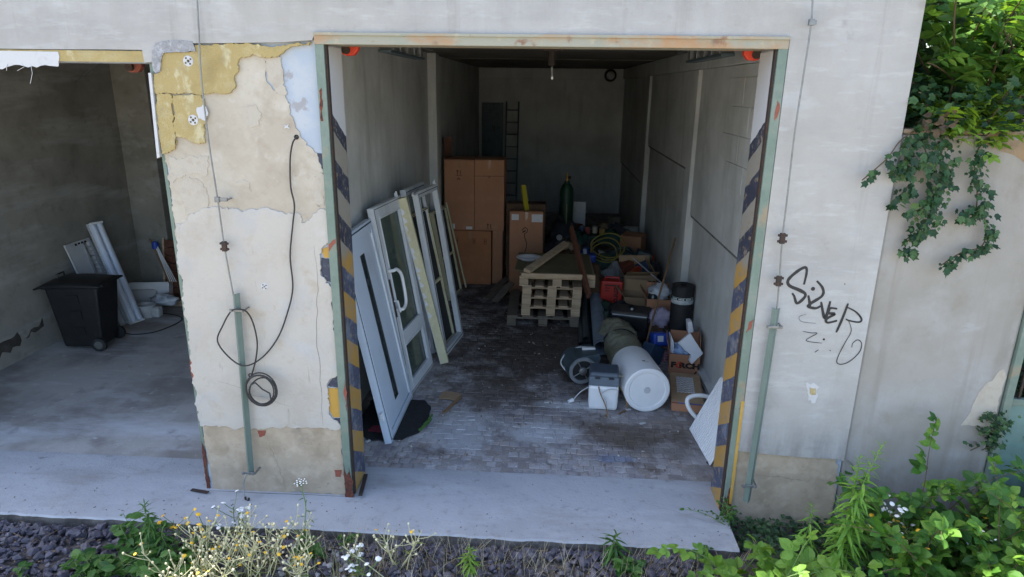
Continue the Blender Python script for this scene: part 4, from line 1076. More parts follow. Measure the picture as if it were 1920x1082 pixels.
# ------------------------------------------------------------ pipes by the pallets
def corrugated(p0, p1, r, n, seg=24):
    pts, rs = [], []
    p0, p1 = Vector(p0), Vector(p1)
    for i in range(n*4+1):
        pts.append(p0.lerp(p1, i/(n*4)))
        rs.append(r*(1.0 if i % 4 in (0, 1) else 0.84))
    mb = MB()
    mb.tube(pts, rs, seg, cap=False)
    pts2 = [p0, p0.lerp(p1, 0.4)]
    mb.tube(pts2, [r*0.9, r*0.9], seg, cap=False)
    o = len(mb.v)
    return mb
dk = thing('corrugated_duct', 'dark ribbed duct pipe lying beside the pallets with its open mouth forward', 'pipe', (0.62, 3.0, FZ))
part('duct_wall', corrugated((0.668, 3.02, FZ+0.125), (0.735, 5.5, FZ+0.17), 0.092, 30), M_duct, dk, world=True, auto=30)
part('mouth_ring', MB().lathe([(0.080, 0.0), (0.096, 0.0), (0.096, 0.02), (0.080, 0.02)], Matrix.Translation((0.6675, 3.005, FZ+0.125)) @ (Vector((0.075, 2.55, 0.06))).to_track_quat('Z', 'Y').to_matrix().to_4x4(), 28, caps=False), M_duct, dk, world=True)
for i, (x, z, lb) in enumerate(((0.475, 0.04, 'dark steel pipe on the floor nearest the pallets'), (0.53, 0.115, 'dark steel pipe lying on top of the other two beside the ribbed duct'), (0.565, 0.04, 'dark steel pipe on the floor hard against the ribbed duct'))):
    o = thing('steel_pipe', lb, 'pipe', (x-0.02, 3.3, FZ+z), 'dark steel pipes beside the ribbed duct')
    part('pipe_wall', MB().tube([(x-0.02, 3.3, FZ+z), (x+0.03, 5.3, FZ+z+0.02)], 0.042, 16, cap=False).tube([(x-0.02, 3.3, FZ+z), (x, 3.8, FZ+z)], 0.036, 16, cap=False), M_dkmetal, o, world=True, auto=40)

# ------------------------------------------------------------ fan, small boiler, water heater
c = Vector((0.40, 2.20, FZ+0.185))
ax = Vector((0.28, -0.93, 0.0)).normalized()
q = ax.to_track_quat('Z', 'Y').to_matrix().to_4x4()
Mf = Matrix.Translation(c) @ q @ Matrix.Scale(0.88, 4)
fan = thing('blower_fan', 'dark centrifugal blower with a snail shaped face and carrying loop beside the duct', 'fan', Matrix.Translation((c.x, c.y, FZ)))
def snail(n=28, r0=0.165, r1=0.235):
    pts = []
    for i in range(n):
        a = math.pi*2*i/n
        r = r0+(r1-r0)*((i/n))*0.25
        pts.append((r*math.cos(a), r*math.sin(a)))
    pts += [(0.235, -0.02), (0.235, 0.17), (0.12, 0.20)]
    return pts
sn = [(0.175*math.cos(a), 0.175*math.sin(a)) for a in [R(d) for d in range(90, 361, 12)]]+[(0.20, 0.02), (0.235, 0.13), (0.22, 0.20), (0.08, 0.185)]
TY = Matrix(((1, 0, 0, 0), (0, 0, -1, 0), (0, 1, 0, 0), (0, 0, 0, 1)))
mb = MB()
mb.plate(sn, -0.02, 0.34, Mf @ Matrix(((1, 0, 0, 0), (0, 0, 1, 0), (0, -1, 0, 0), (0, 0, 0, 1))))
part('casing', mb, M_dkmetal, fan, world=True, bevel=0.008)
mb = MB()
mb.lathe([(0.172, 0.021), (0.172, 0.036), (0.132, 0.040), (0.128, 0.023)], Mf, 32, caps=False)
part('inlet_ring', mb, M_clothg, fan, world=True, auto=40)
part('inlet_dark', MB().lathe([(0.13, 0.0212), (0.0, 0.0215)], Mf, 28, caps=False), M_gask, fan, world=True)
mb = MB()
for k in range(4):
    a = k*math.pi/2+0.5
    mb.tube([Mf @ Vector((0.02*math.cos(a), 0.02*math.sin(a), 0.045)), Mf @ Vector((0.15*math.cos(a), 0.15*math.sin(a), 0.042))], 0.007, 8)
part('spoke', mb, M_steel, fan, world=True)
part('hub', MB().lathe([(0.05, 0.024), (0.05, 0.06), (0.035, 0.07), (0.0, 0.07)], Mf, 20), M_steel, fan, world=True, auto=40)
hl = [c+Vector((-0.17, 0.08, -0.05)), c+Vector((-0.225, 0.12, 0.02)), c+Vector((-0.18, 0.2, 0.09)), c+Vector((-0.09, 0.24, 0.14)), c+Vector((0.0, 0.25, 0.165))]
part('carry_loop', MB().tube(smooth_path(hl, 5), 0.008, 8), M_whited, fan, world=True, auto=60)
part('handle_block', MB().box(c.x-0.0, c.x+0.15, c.y+0.16, c.y+0.21, c.z+0.158, c.z+0.192), M_whited, fan, world=True, bevel=0.008)

bx = Matrix.Translation((0.60, 1.76, FZ)) @ Matrix.Rotation(R(-4), 4, 'Z')
bo = thing('small_boiler', 'small white boiler with a blue grey lid and loose cables at the open floor edge', 'boiler', bx)
part('lower_shell', MB().taper((-0.145, 0.145, -0.13, 0.13), (-0.150, 0.150, -0.135, 0.135), 0.0, 0.265), M_white, bo, bevel=0.03)
part('upper_shell', MB().taper((-0.152, 0.152, -0.137, 0.137), (-0.148, 0.148, -0.13, 0.13), 0.2655, 0.36), M_blueg, bo, bevel=0.012)
part('lid', MB().taper((-0.15, 0.15, -0.137, 0.137), (-0.135, 0.135, -0.12, 0.12), 0.3605, 0.405), pm('dark_blue_grey_lid', (70, 80, 92), [((96, 104, 112), 0.6, 9.0, 0.5, 0.7)], rough=0.5), bo, bevel=0.016)
part('clip', MB().box(-0.09, -0.04, -0.15, -0.136, 0.345, 0.362), M_gask, bo, bevel=0.003)
part('clip', MB().box(0.045, 0.095, -0.15, -0.136, 0.345, 0.362), M_gask, bo, bevel=0.003)
part('cable', MB().tube(smooth_path([(-0.05, -0.137, 0.26), (-0.03, -0.17, 0.2), (0.02, -0.19, 0.1), (0.05, -0.2, 0.005), (0.03, -0.24, 0.004)], 6), 0.006, 6), M_stick, bo)
part('cable', MB().tube(smooth_path([(0.13, -0.137, 0.24), (0.05, -0.17, 0.25), (-0.02, -0.17, 0.19), (0.03, -0.19, 0.13), (0.04, -0.19, 0.03)], 6), 0.005, 6), M_whited, bo)
part('cable', MB().tube(smooth_path([(0.15, 0.0, 0.22), (0.22, -0.03, 0.12), (0.25, -0.08, 0.01), (0.2, -0.14, 0.006), (0.16, -0.2, 0.006)], 6), 0.006, 6), M_brass, bo)
part('cable', MB().tube(smooth_path([(-0.15, 0.03, 0.17), (-0.23, 0.05, 0.1), (-0.30, 0.0, 0.03)], 6), 0.006, 6), M_whited, bo)
part('plug', MB().cyl((-0.30, 0.0, 0.03), (-0.345, -0.03, 0.02), 0.022, 0.018, 12), M_white, bo, auto=40)
part('brass_tail', MB().cyl((0.03, -0.24, 0.006), (0.045, -0.29, 0.008), 0.008, 0.006, 8), M_brass, bo)
part('pipe_stub', MB().tube(smooth_path([(0.15, 0.06, 0.3), (0.24, 0.06, 0.3), (0.30, 0.1, 0.26)], 5), 0.008, 8), M_creamf, bo)

hc = Vector((1.02, 1.66, FZ+0.232))
ha = Vector((0.10, -0.97, 0.05)).normalized()
Mh = Matrix.Translation(hc) @ ha.to_track_quat('Z', 'Y').to_matrix().to_4x4()
wh = thing('water_heater', 'large white cylindrical water heater lying on its side with its round end forward', 'water heater', (hc.x, hc.y, FZ))
part('tank', MB().lathe([(0.20, -0.70), (0.225, -0.685), (0.228, -0.02), (0.222, 0.0)], Mh, 48, caps=True), M_white, wh, world=True, auto=35)
part('end_cap', MB().lathe([(0.221, 0.001), (0.229, 0.004), (0.229, 0.018), (0.216, 0.026), (0.185, 0.024), (0.178, 0.016), (0.05, 0.018), (0.0, 0.018)], Mh, 48, caps=False), M_white, wh, world=True, auto=30)
part('centre_knob', MB().lathe([(0.034, 0.019), (0.032, 0.026), (0.0, 0.027)], Mh, 20, caps=False), M_whited, wh, world=True, auto=40)
upv = (Vector((0, 0, 1))-ha*ha.z).normalized()
rtv = upv.cross(ha).normalized()
Mp = Matrix(((rtv.x, -ha.x, upv.x, hc.x), (rtv.y, -ha.y, upv.y, hc.y), (rtv.z, -ha.z, upv.z, hc.z), (0, 0, 0, 1)))
part('label', MB().box(-0.01, 0.05, 0.16, 0.19, 0.2275, 0.2295, Mp), M_paper, wh, world=True)
part('label', MB().box(-0.01, 0.02, 0.20, 0.215, 0.2275, 0.2295, Mp), M_ink, wh, world=True)

# ------------------------------------------------------------ tarpaulin bundle, black case
tp = thing('tarpaulin_bundle', 'rolled olive tarpaulin bundle tied with black straps behind the white heater', 'bundle', (0.92, 3.0, FZ))
mb = MB()
segs = 64
for i in range(segs+1):
    t = i/segs
    ctr = Vector((0.84+0.12*t, 3.60-1.12*t, FZ+0.165+0.02*math.sin(t*5)))
    rr = 0.17*(1-0.9*max(0, abs(t-0.5)*2-0.86)/0.14*0.6)
    for k in range(40):
        a = 2*math.pi*k/40
        f = 1+0.24*noise.noise(Vector((t*5, math.cos(a)*1.4, math.sin(a)*1.4)))+0.10*noise.noise(Vector((t*22, math.cos(a)*4, math.sin(a)*4)))-0.13*abs(noise.noise(Vector((t*9+a*0.8, math.cos(a)*2.2, math.sin(a)*2.2+5))))+0.05*noise.noise(Vector((t*40, math.cos(a)*7, math.sin(a)*7)))
        if abs(t-0.45) < 0.03:
            f *= 0.9
        p = ctr+Vector((math.cos(a)*rr*f*1.25*0.97, math.cos(a)*rr*f*0.35, math.sin(a)*rr*f))
        p.z = max(p.z, FZ+0.004)
        mb.v.append(p)
for i in range(segs):
    for k in range(40):
        k2 = (k+1) % 40
        mb.f.append((i*40+k, i*40+k2, (i+1)*40+k2, (i+1)*40+k))
mb.f.append(tuple(range(39, -1, -1)))
mb.f.append(tuple(segs*40+k for k in range(40)))
part('canvas', mb, M_tarp, tp, world=True, smooth=True)
for t in (0.45,):
    ctr = Vector((0.84+0.12*t, 3.60-1.12*t, FZ+0.168))
    pts = [ctr+Vector((math.cos(a)*0.17*1.2, math.cos(a)*0.03, max(-0.16, math.sin(a)*0.172))) for a in [2*math.pi*k/28 for k in range(29)]]
    part('strap', MB().tube(pts, 0.009, 6), M_cable, tp, world=True)
Mt = Matrix.Translation((1.11, 3.88, FZ)) @ Matrix.Rotation(R(-14), 4, 'Z')
tc = thing('tool_case', 'flat dark tool case with a dusty lid and small handle behind the tarpaulin', 'case', Mt)
part('case_base', MB().box(-0.24, 0.24, -0.18, 0.18, 0.0, 0.30), M_black, tc, bevel=0.02)
part('case_lid', MB().taper((-0.25, 0.25, -0.19, 0.19), (-0.235, 0.235, -0.17, 0.17), 0.302, 0.345), pm('dusty_dark_plastic', (62, 60, 58), [((90, 86, 80), 0.6, 6.0, 0.45, 0.65)], rough=0.7), tc, bevel=0.015)
part('pale_edge', MB().box(-0.22, 0.22, -0.197, -0.1905, 0.300, 0.316), M_whited, tc, bevel=0.003)
part('handle', MB().tube(smooth_path([(-0.02, 0.02, 0.345), (-0.02, 0.0, 0.39), (0.03, -0.03, 0.39), (0.03, -0.04, 0.345)], 4), 0.010, 8), M_black, tc)
part('handle_clip', MB().box(0.0, 0.03, -0.07, -0.045, 0.345, 0.37), M_whited, tc, bevel=0.003)
solo('dark_bag', MB().blob((1.04, 4.25, FZ+0.14), (0.22, 0.2, 0.17), 3, 0.35, 2.2, flat=FZ), M_cloth, 'crumpled dark bag squeezed behind the tool case', 'bag', smooth=True)

# ------------------------------------------------------------ red canister and open boxes
Mr = Matrix.Translation((0.93, 4.78, FZ)) @ Matrix.Rotation(R(-8), 4, 'Z')
rc = thing('red_canister', 'red plastic canister with black lettering standing behind the ribbed duct', 'canister', Mr)
mb = MB()
mb.plate([(-0.155, 0.0), (0.10, 0.0), (0.155, 0.18), (0.155, 0.47), (-0.155, 0.47)], -0.085, 0.085)
part('canister_shell', mb, M_red, rc, bevel=0.018)
part('top_recess', MB().box(-0.10, 0.10, -0.0875, -0.0855, 0.40, 0.42), M_gask, rc)
part('carry_grip', MB().tube([(-0.11, 0, 0.46), (-0.09, 0, 0.51), (0.09, 0, 0.51), (0.11, 0, 0.46)], 0.014, 8), M_red, rc)
part('spout', MB().cyl((0.125, 0.0, 0.46), (0.135, 0.0, 0.52), 0.025, 0.022, 12), M_gask, rc)
def text_part(txt, parent, M, size, mat, name='lettering', ext=0.0006, offset=0.0):
    cu = bpy.data.curves.new('lettering', 'FONT')
    cu.body = txt
    cu.size = size
    cu.extrude = ext
    cu.offset = offset
    cu.align_x = 'CENTER'
    cu.align_y = 'CENTER'
    cu.resolution_u = 3
    tmp = bpy.data.objects.new('lettering', cu)
    link(tmp)
    dg = bpy.context.evaluated_depsgraph_get()
    me = bpy.data.meshes.new_from_object(tmp.evaluated_get(dg))
    bpy.data.objects.remove(tmp)
    bpy.data.curves.remove(cu)
    me.name = name
    me.materials.clear()
    me.materials.append(mat)
    o = bpy.data.objects.new(name, me)
    link(o)
    o.parent = parent
    o.matrix_local = M
    return o
FRONT = Matrix(((1, 0, 0, 0), (0, 0, -1, 0), (0, 1, 0, 0), (0, 0, 0, 1)))       # text facing -y, upright
text_part('Enroc', rc, Matrix.Translation((0.075, -0.0865, 0.25)) @ FRONT @ Matrix.Rotation(R(-90), 4, 'Z'), 0.12, M_ink, offset=0.003)
mb = MB()
for z in (0.10, 0.32, 0.36):
    mb.ribbon([(-0.09, z), (-0.07, z+0.02), (-0.05, z), (-0.03, z+0.012)], 0.012, -0.0865)
part('small_print', mb, M_ink, rc)

def open_box(name, label, M, sx, sy, sz, mat, flaps, group=None, t=0.005):
    """open carton: four walls, a floor and flaps given as (side, angle, length, skew)"""
    o = thing(name, label, 'cardboard box', M, group)
    mb = MB()
    mb.box(0, sx, 0, t, 0, sz).box(0, sx, sy-t, sy, 0, sz).box(0, t, t, sy-t, 0, sz).box(sx-t, sx, t, sy-t, 0, sz).box(t, sx-t, t, sy-t, 0.0, t)
    part('carton', mb, mat, o)
    for (side, ang, L) in flaps:
        if side == 'f': F = Matrix.Translation((0, 0, sz)) @ Matrix.Rotation(R(ang), 4, 'X'); w = sx
        if side == 'b': F = Matrix.Translation((0, sy, sz)) @ Matrix.Rotation(R(-ang), 4, 'X'); w = sx
        if side == 'l': F = Matrix.Translation((0, 0, sz)) @ Matrix.Rotation(R(-ang), 4, 'Y') @ Matrix.Rotation(R(90), 4, 'Z'); w = sy
        if side == 'r': F = Matrix.Translation((sx, 0, sz)) @ Matrix.Rotation(R(ang), 4, 'Y') @ Matrix.Rotation(R(90), 4, 'Z'); w = sy
        part('flap', MB().box(0.004, w-0.004, -t/2, t/2, 0.001, L, F), mat, o)
    return o
open_box('cardboard_box', 'open pale cardboard box with raised flaps right of the red canister', Matrix.Translation((1.08, 4.52, FZ)) @ Matrix.Rotation(R(-6), 4, 'Z'), 0.33, 0.36, 0.30, M_cardp, (('f', 130, 0.16), ('l', 40, 0.17), ('r', 20, 0.17), ('b', 10, 0.16)), 'open boxes by the side wall')
open_box('cardboard_box', 'big open cardboard box with a bent wide flap behind the other open boxes', Matrix.Translation((1.12, 5.0, FZ)) @ Matrix.Rotation(R(5), 4, 'Z'), 0.48, 0.42, 0.48, M_cardp, (('f', 60, 0.2), ('b', 25, 0.2), ('r', -30, 0.2)), 'open boxes by the side wall')
bb = open_box('cardboard_box', 'open brown cardboard box holding white bags, beside the black roll', Matrix.Translation((1.32, 3.98, FZ)) @ Matrix.Rotation(R(-4), 4, 'Z'), 0.31, 0.30, 0.45, M_card, (('l', 35, 0.14), ('b', 15, 0.14)), 'open boxes by the side wall')
solo('white_bag', MB().blob((1.50, 4.12, FZ+0.51), (0.14, 0.13, 0.11), 5, 0.4, 2.6), M_wbag, 'crumpled white plastic bag stuffed in the brown box by the black roll', 'bag', smooth=True)
jb = thing('glass_jar', 'dark jar with a pale lid sticking out of the brown box beside the stick', 'jar', (1.41, 4.06, FZ+0.36))
part('jar_wall', MB().lathe([(0.06, 0), (0.065, 0.01), (0.065, 0.13), (0.05, 0.15)], Matrix.Translation((0, 0, 0)), 20), M_dglass, jb, auto=40)
part('jar_lid', MB().lathe([(0.054, 0.151), (0.054, 0.175), (0.0, 0.176)], None, 20), M_whited, jb, auto=40)
solo('lilac_bag', MB().blob((1.47, 3.76, FZ+0.28), (0.16, 0.12, 0.13), 8, 0.3, 2.2), M_lilac, 'lilac plastic bag in front of the brown box under the stick', 'bag', smooth=True)
solo('brown_sack', MB().blob((1.47, 3.76, FZ+0.09), (0.16, 0.12, 0.13), 12, 0.3, 2.2, flat=FZ), M_clothb, 'dark brown sack on the floor under the lilac bag', 'bag', smooth=True)
Mbl = Matrix.Translation((1.415, 3.16, FZ+0.125)) @ Matrix.Rotation(R(10), 4, 'Z') @ Matrix.Rotation(R(-12), 4, 'X')
bl = thing('blue_container', 'bright blue plastic container with a white label lying on the pink crate', 'container', Mbl)
part('container_shell', MB().box(-0.14, 0.14, -0.09, 0.09, 0, 0.16), M_blue, bl, bevel=0.03)
part('container_cap', MB().cyl((0.05, -0.02, 0.15), (0.05, -0.02, 0.19), 0.03, 0.028, 14), M_gask, bl)
part('label', MB().box(-0.09, -0.02, -0.095, -0.0905, 0.06, 0.13), M_paper, bl)
Mck = Matrix.Translation((1.40, 3.07, FZ)) @ Matrix.Scale(0.62, 4, (0, 0, 1)) @ Matrix.Rotation(R(6), 4, 'Z')
ck = thing('plastic_crate', 'small pink plastic crate with square holes under the blue container', 'crate', Mck)
mb = MB()
for s, (ax_, L, off) in enumerate((('x', 0.32, -0.12), ('x', 0.32, 0.12), ('y', 0.24, -0.16), ('y', 0.24, 0.16))):
    for i in range(7 if ax_ == 'x' else 5):
        nn = 6 if ax_ == 'x' else 4
        p = -L/2+i*L/nn
        if ax_ == 'x': mb.box(p-0.008, p+0.008, off-0.004, off+0.004, 0, 0.19)
        else: mb.box(off-0.004, off+0.004, p-0.008, p+0.008, 0, 0.19)
    for z in (0.0, 0.06, 0.12, 0.18):
        if ax_ == 'x': mb.box(-0.168, 0.168, off-0.0035, off+0.0035, z, z+0.02)
        else: mb.box(off-0.0035, off+0.0035, -0.128, 0.128, z, z+0.02)
part('crate_lattice', mb, M_pink, ck)
part('crate_floor', MB().box(-0.155, 0.155, -0.115, 0.115, 0.002, 0.008), M_pink, ck)

# black roofing roll
rl = thing('roofing_roll', 'black roofing felt roll standing on end with a pale printed band, by the wall', 'roll', Matrix.Translation((1.645, 3.36, FZ)) @ Matrix.Scale(0.84, 4, (0, 0, 1)) @ Matrix.Scale(1.1, 4, (1, 0, 0)) @ Matrix.Scale(1.1, 4, (0, 1, 0)))
part('felt', MB().lathe([(0.118, 0), (0.12, 0.006), (0.12, 0.994), (0.116, 1.0), (0.04, 1.0), (0.038, 0.9)], None, 32), M_blackm, rl, auto=40)
part('paper_band', MB().lathe([(0.1205, 0.74), (0.1218, 0.741), (0.1218, 0.84), (0.1205, 0.841)], None, 32, caps=False), pm('pale_band_paper', (150, 170, 178), [((206, 206, 206), 0.8, 12.0, 0.45, 0.6)], rough=0.8), rl, auto=60)
part('green_band', MB().lathe([(0.122, 0.80), (0.1226, 0.801), (0.1226, 0.835), (0.122, 0.836)], None, 32, caps=False), pm('dark_green_print', (30, 70, 66), rough=0.8), rl, auto=60)
mb = MB()
for i in range(16):
    a = R(-155+i*7.5)
    if i % 5 == 4: continue
    x, y = 0.1232*math.cos(a), 0.1232*math.sin(a)
    dx, dy = -math.sin(a)*0.006, math.cos(a)*0.006
    mb.add([(x-dx, y-dy, 0.808), (x+dx, y+dy, 0.808), (x+dx, y+dy, 0.828), (x-dx, y-dy, 0.828)], [(0, 1, 2, 3)])
part('band_print', mb, M_paper, rl, kind='stuff')

# box with lettering and white foam corners
Mfo = Matrix.Translation((1.40, 2.60, FZ)) @ Matrix.Rotation(R(-9), 4, 'Z')
fo = open_box('cardboard_box', 'open cardboard box lettered FÖRCH holding white foam corners and blue film', Mfo, 0.335, 0.34, 0.245, M_card, (('l', 14, 0.17), ('r', -4, 0.22), ('b', 8, 0.16)))
text_part('F', fo, Matrix.Translation((0.050, -0.002, 0.115)) @ FRONT @ Matrix.Scale(1.3, 4, (1, 0, 0)), 0.085, M_ink, offset=0.006)
text_part('RCH', fo, Matrix.Translation((0.228, -0.002, 0.115)) @ FRONT @ Matrix.Scale(1.3, 4, (1, 0, 0)), 0.085, M_ink, offset=0.006)
M_ored = pm('orange_red_print', (206, 62, 30), rough=0.8)
mb = MB()
hexo = [(0.112+0.038*math.cos(R(30+60*k)), 0.115+0.036*math.sin(R(30+60*k))) for k in range(6)]
hexi = [(0.112+0.019*math.cos(R(30+60*k)), 0.115+0.018*math.sin(R(30+60*k))) for k in range(6)]
for k in range(6):
    k2 = (k+1) % 6
    mb.add([(hexo[k][0], -0.0026, hexo[k][1]), (hexo[k2][0], -0.0026, hexo[k2][1]), (hexi[k2][0], -0.0026, hexi[k2][1]), (hexi[k][0], -0.0026, hexi[k][1])], [(0, 1, 2, 3)])
mb.ribbon([(0.094, 0.158), (0.105, 0.158)], 0.013, -0.0026).ribbon([(0.119, 0.158), (0.130, 0.158)], 0.013, -0.0026)
part('nut_emblem', mb, M_ored, fo)
part('print', MB().ribbon([(0.285, 0.02), (0.31, 0.06)], 0.016, -0.002), M_ink, fo)
M_wfoam = pm('white_packing_foam', (214, 216, 220), rough=0.8, bump=0.15)
def foam_corner(label, pts, y, t=0.05, tilt=0.0, blk=None):
    c = pts[0]
    o = thing('foam_corner', label, 'packing foam', (c[0], y, c[2]), 'white packing foam in the lettered box')
    part('foam_piece', MB().plate([(p[0]-c[0], p[2]-c[2]) for p in pts], 0.0, t, Matrix.Rotation(tilt, 4, 'X')), M_wfoam, o, bevel=0.004)
    if blk:
        part('foam_block', MB().box(*blk), M_wfoam, o, bevel=0.004)
foam_corner('L shaped white foam corner tilted over the edge of the lettered box', [(1.472, 2.56, 0.381), (1.603, 2.56, 0.5), (1.752, 2.56, 0.276), (1.634, 2.56, 0.15), (1.601, 2.56, 0.193), (1.619, 2.56, 0.252), (1.543, 2.56, 0.313), (1.523, 2.56, 0.338)], 2.55, 0.05, R(-14))
foam_corner('white foam corner standing upright against the wall flap of the lettered box', [(1.618, 2.84, 0.538), (1.665, 2.84, 0.547), (1.695, 2.84, 0.417), (1.636, 2.84, 0.402)], 2.82, 0.12)
foam_corner('white foam corner poking up by the open side of the lettered box', [(1.421, 2.7, 0.213), (1.416, 2.7, 0.421), (1.452, 2.7, 0.345), (1.47, 2.7, 0.202)], 2.68, 0.14)
solo('blue_film', MB().blob((1.57, 2.74, FZ+0.25), (0.12, 0.12, 0.08), 21, 0.5, 3.5), M_clearb, 'crumpled pale blue plastic film filling the lettered box', 'film', smooth=True)
# flat carton with a moulded tray on its top
Mfl = Matrix.Translation((1.28, 1.68, FZ)) @ Matrix.Rotation(R(-8), 4, 'Z') @ Matrix.Scale(0.68, 4, (0, 0, 1))
fc = thing('flat_carton', 'flat cardboard carton with a white ribbed tray showing in its top, before the lettered box', 'cardboard box', Mfl)
part('carton', MB().box(0, 0.31, 0, 0.72, 0, 0.13), M_card, fc, bevel=0.008)
part('carton_lip', MB().box(-0.004, 0.314, -0.006, 0.73, 0.1305, 0.16), M_cardp, fc, bevel=0.006)
part('blue_print', MB().box(0.02, 0.30, -0.0085, -0.0062, 0.134, 0.156), pm('faded_blue_print', (84, 88, 130), rough=0.9), fc)
part('red_print', MB().box(0.0, 0.06, -0.009, -0.0088, 0.134, 0.156), M_redox, fc)
mb = MB()
for j in range(9):
    pts = [(0.06+0.018*k, 0.0) for k in range(11)]
    for k in range(10):
        y0 = 0.22+j*0.045+(0.012 if k % 2 else 0)
        mb.box(0.06+0.018*k, 0.076+0.018*k, y0, y0+0.018, 0.1605, 0.172)
part('tray_rib', mb, M_whited, fc)
solo('grey_ledge_board', MB().bar((1.77, 1.75, FZ+0.04), (1.77, 2.75, FZ+0.04), 0.10, 0.05), M_int, 'grey concrete strip lying along the foot of the side wall', 'strip')

# radiator leaning in the corner of the opening
Mra = frame((1.375, 1.27, FZ+0.02), (1.425, 0.66, FZ+0.02), (1.60, 1.33, 0.52))
ra = thing('panel_radiator', 'white ribbed panel radiator leaning in the corner behind the striped jamb', 'radiator', Mra)
RW, RH = 0.62, 0.60
part('back_plate', MB().box(0, RW, 0, RH, -0.022, -0.006), M_white, ra, bevel=0.006)
for i in range(17):
    x = 0.012+i*(RW-0.024)/17
    part('rib', MB().box(x+0.003, x+(RW-0.024)/17-0.004, 0.012, RH-0.012, -0.0058, 0.006), M_white, ra, bevel=0.003)
part('valve_stub', MB().cyl((RW-0.05, -0.01, -0.014), (RW-0.05, 0.02, -0.014), 0.016, seg=12), M_gask, ra)
lp = thing('white_hose', 'thick white bent hose loop standing behind the radiator', 'hose', (1.2, 1.3, FZ))
part('hose_wall', MB().tube(smooth_path([(1.613, 1.52, 0.228), (1.535, 1.5, 0.252), (1.449, 1.48, 0.258), (1.386, 1.46, 0.237), (1.382, 1.44, 0.184), (1.419, 1.42, 0.117), (1.481, 1.4, 0.056)], 6), 0.021, 12), M_white, lp, world=True, auto=60)

# stick, orange pipe, white rod
solo('broom_stick', MB().tube(smooth_path([(1.24, 3.36, FZ), (1.40, 3.7, 0.45), (1.55, 4.02, 0.85), (1.7, 4.415, 1.168)], 4), 0.013, 8), M_stick, 'long bare wooden stick leaning on the side wall across the brown box', 'stick', auto=60)
op = thing('orange_pipe', 'short orange drain pipe tilted up among the junk by the side wall', 'pipe', (1.2, 5.6, 0.35))
pa, pb = Vector((1.26, 5.2, 0.422)), Vector((1.618, 5.9, 0.528))
part('pipe_wall', MB().tube([pa, pb], 0.062, 20, cap=False).tube([pb, pa], 0.056, 20, cap=False), M_orange, op, world=True, auto=40)
part('socket_ring', MB().tube([pb-(pb-pa)*0.12, pb], 0.070, 20, cap=False).tube([pb, pb-(pb-pa)*0.12], 0.058, 20, cap=False), M_orange, op, world=True, auto=40)
solo('white_rod', MB().tube([(1.268, 5.6, 0.619), (1.596, 4.6, 0.491)], 0.010, 8), M_whited, 'thin white rod sloping across the junk past the orange pipe', 'rod', auto=60)

# ------------------------------------------------------------ heap at the back of the main bay
gx, gy = (0.42, 11.808, 0.138)[0], 7.6
gx = (0.304, 7.6, 1.094)[0]
gc = thing('gas_cylinder', 'tall dark green gas cylinder standing before the back wall', 'gas cylinder', (gx, 7.6, FZ))
part('cylinder_shell', MB().lathe([(0.12, 0), (0.125, 0.02), (0.125, 1.28), (0.115, 1.36), (0.08, 1.43), (0.045, 1.46), (0.045, 1.50)], None, 28), M_gasgr, gc, auto=40)
part('valve', MB().lathe([(0.03, 1.501), (0.03, 1.56), (0.018, 1.58), (0.018, 1.64), (0.0, 1.642)], None, 14), M_brass, gc, auto=40)
part('valve_wheel', MB().cyl((0.02, -0.04, 1.57), (0.06, -0.05, 1.57), 0.025, seg=12), M_darkst, gc, auto=40)
part('pale_stripe', MB().box(0.0, 0.012, -0.1275, -0.1262, 0.3, 1.1), M_hose, gc)
bw = closed_box('cardboard_box', 'small brown box lying open among dark junk near the side wall', Matrix.Translation((1.2, 6.6, 0.30)) @ Matrix.Rotation(R(-20), 4, 'Z'), 0.36, 0.4, 0.42, M_card)
dr = thing('blue_drum', 'small bright blue plastic drum behind the upper end of the brown plank', 'drum', (0.60, 5.95, FZ))
part('drum_wall', MB().lathe([(0.15, 0), (0.17, 0.03), (0.17, 0.5), (0.15, 0.58), (0.06, 0.62), (0.06, 0.66), (0.0, 0.66)], None, 28), M_blue, dr, auto=40)
part('drum_ring', MB().lathe([(0.171, 0.30), (0.178, 0.305), (0.178, 0.335), (0.171, 0.34)], None, 28, caps=False), M_blue, dr, auto=60)
dr2 = thing('blue_canister', 'smaller blue canister with a pale neck in front of the blue drum', 'canister', (0.62, 5.5, 0.33))
part('canister_shell', MB().box(-0.11, 0.11, -0.1, 0.1, -0.335, 0.33), M_blue, dr2, bevel=0.03)
part('neck', MB().cyl((-0.06, 0, 0.33), (-0.06, 0, 0.4), 0.03, seg=12), M_whited, dr2, auto=40)
def tub(name, label, cat, x, y, z, w, d, h, mat, rot=0.0, group=None):
    o = thing(name, label, cat, Matrix.Translation((x, y, z)) @ Matrix.Rotation(rot, 4, 'Z'), group)
    mb = MB()
    t = 0.008
    mb.taper((-w*0.45, w*0.45, -d*0.45, d*0.45), (-w/2, w/2, -d/2, d/2), 0, h)
    part('tub_wall', mb, mat, o, bevel=0.01)
    part('tub_rim', rim(MB(), w+0.03, d+0.03, 0.025, h-0.02, h+0.012), mat, o).matrix_local = Matrix.Translation((-w/2-0.015, -d/2-0.015, 0))
    return o
tub('storage_tub', 'dark green storage tub piled with clutter in front of the back wall', 'tub', 0.72, 7.0, FZ, 0.55, 0.4, 0.66, M_greenp, R(8))
tub('storage_tub', 'dark green tub under the coiled hose by the blue drum', 'tub', 0.92, 5.75, FZ, 0.40, 0.36, 0.55, M_greenp, R(-10))
tub('storage_tub', 'dark teal tub with a cable ring round it in front of the brown box', 'tub', 1.12, 6.05, FZ, 0.42, 0.36, 0.60, pm('dark_teal_plastic', (34, 66, 72), rough=0.5), R(12))
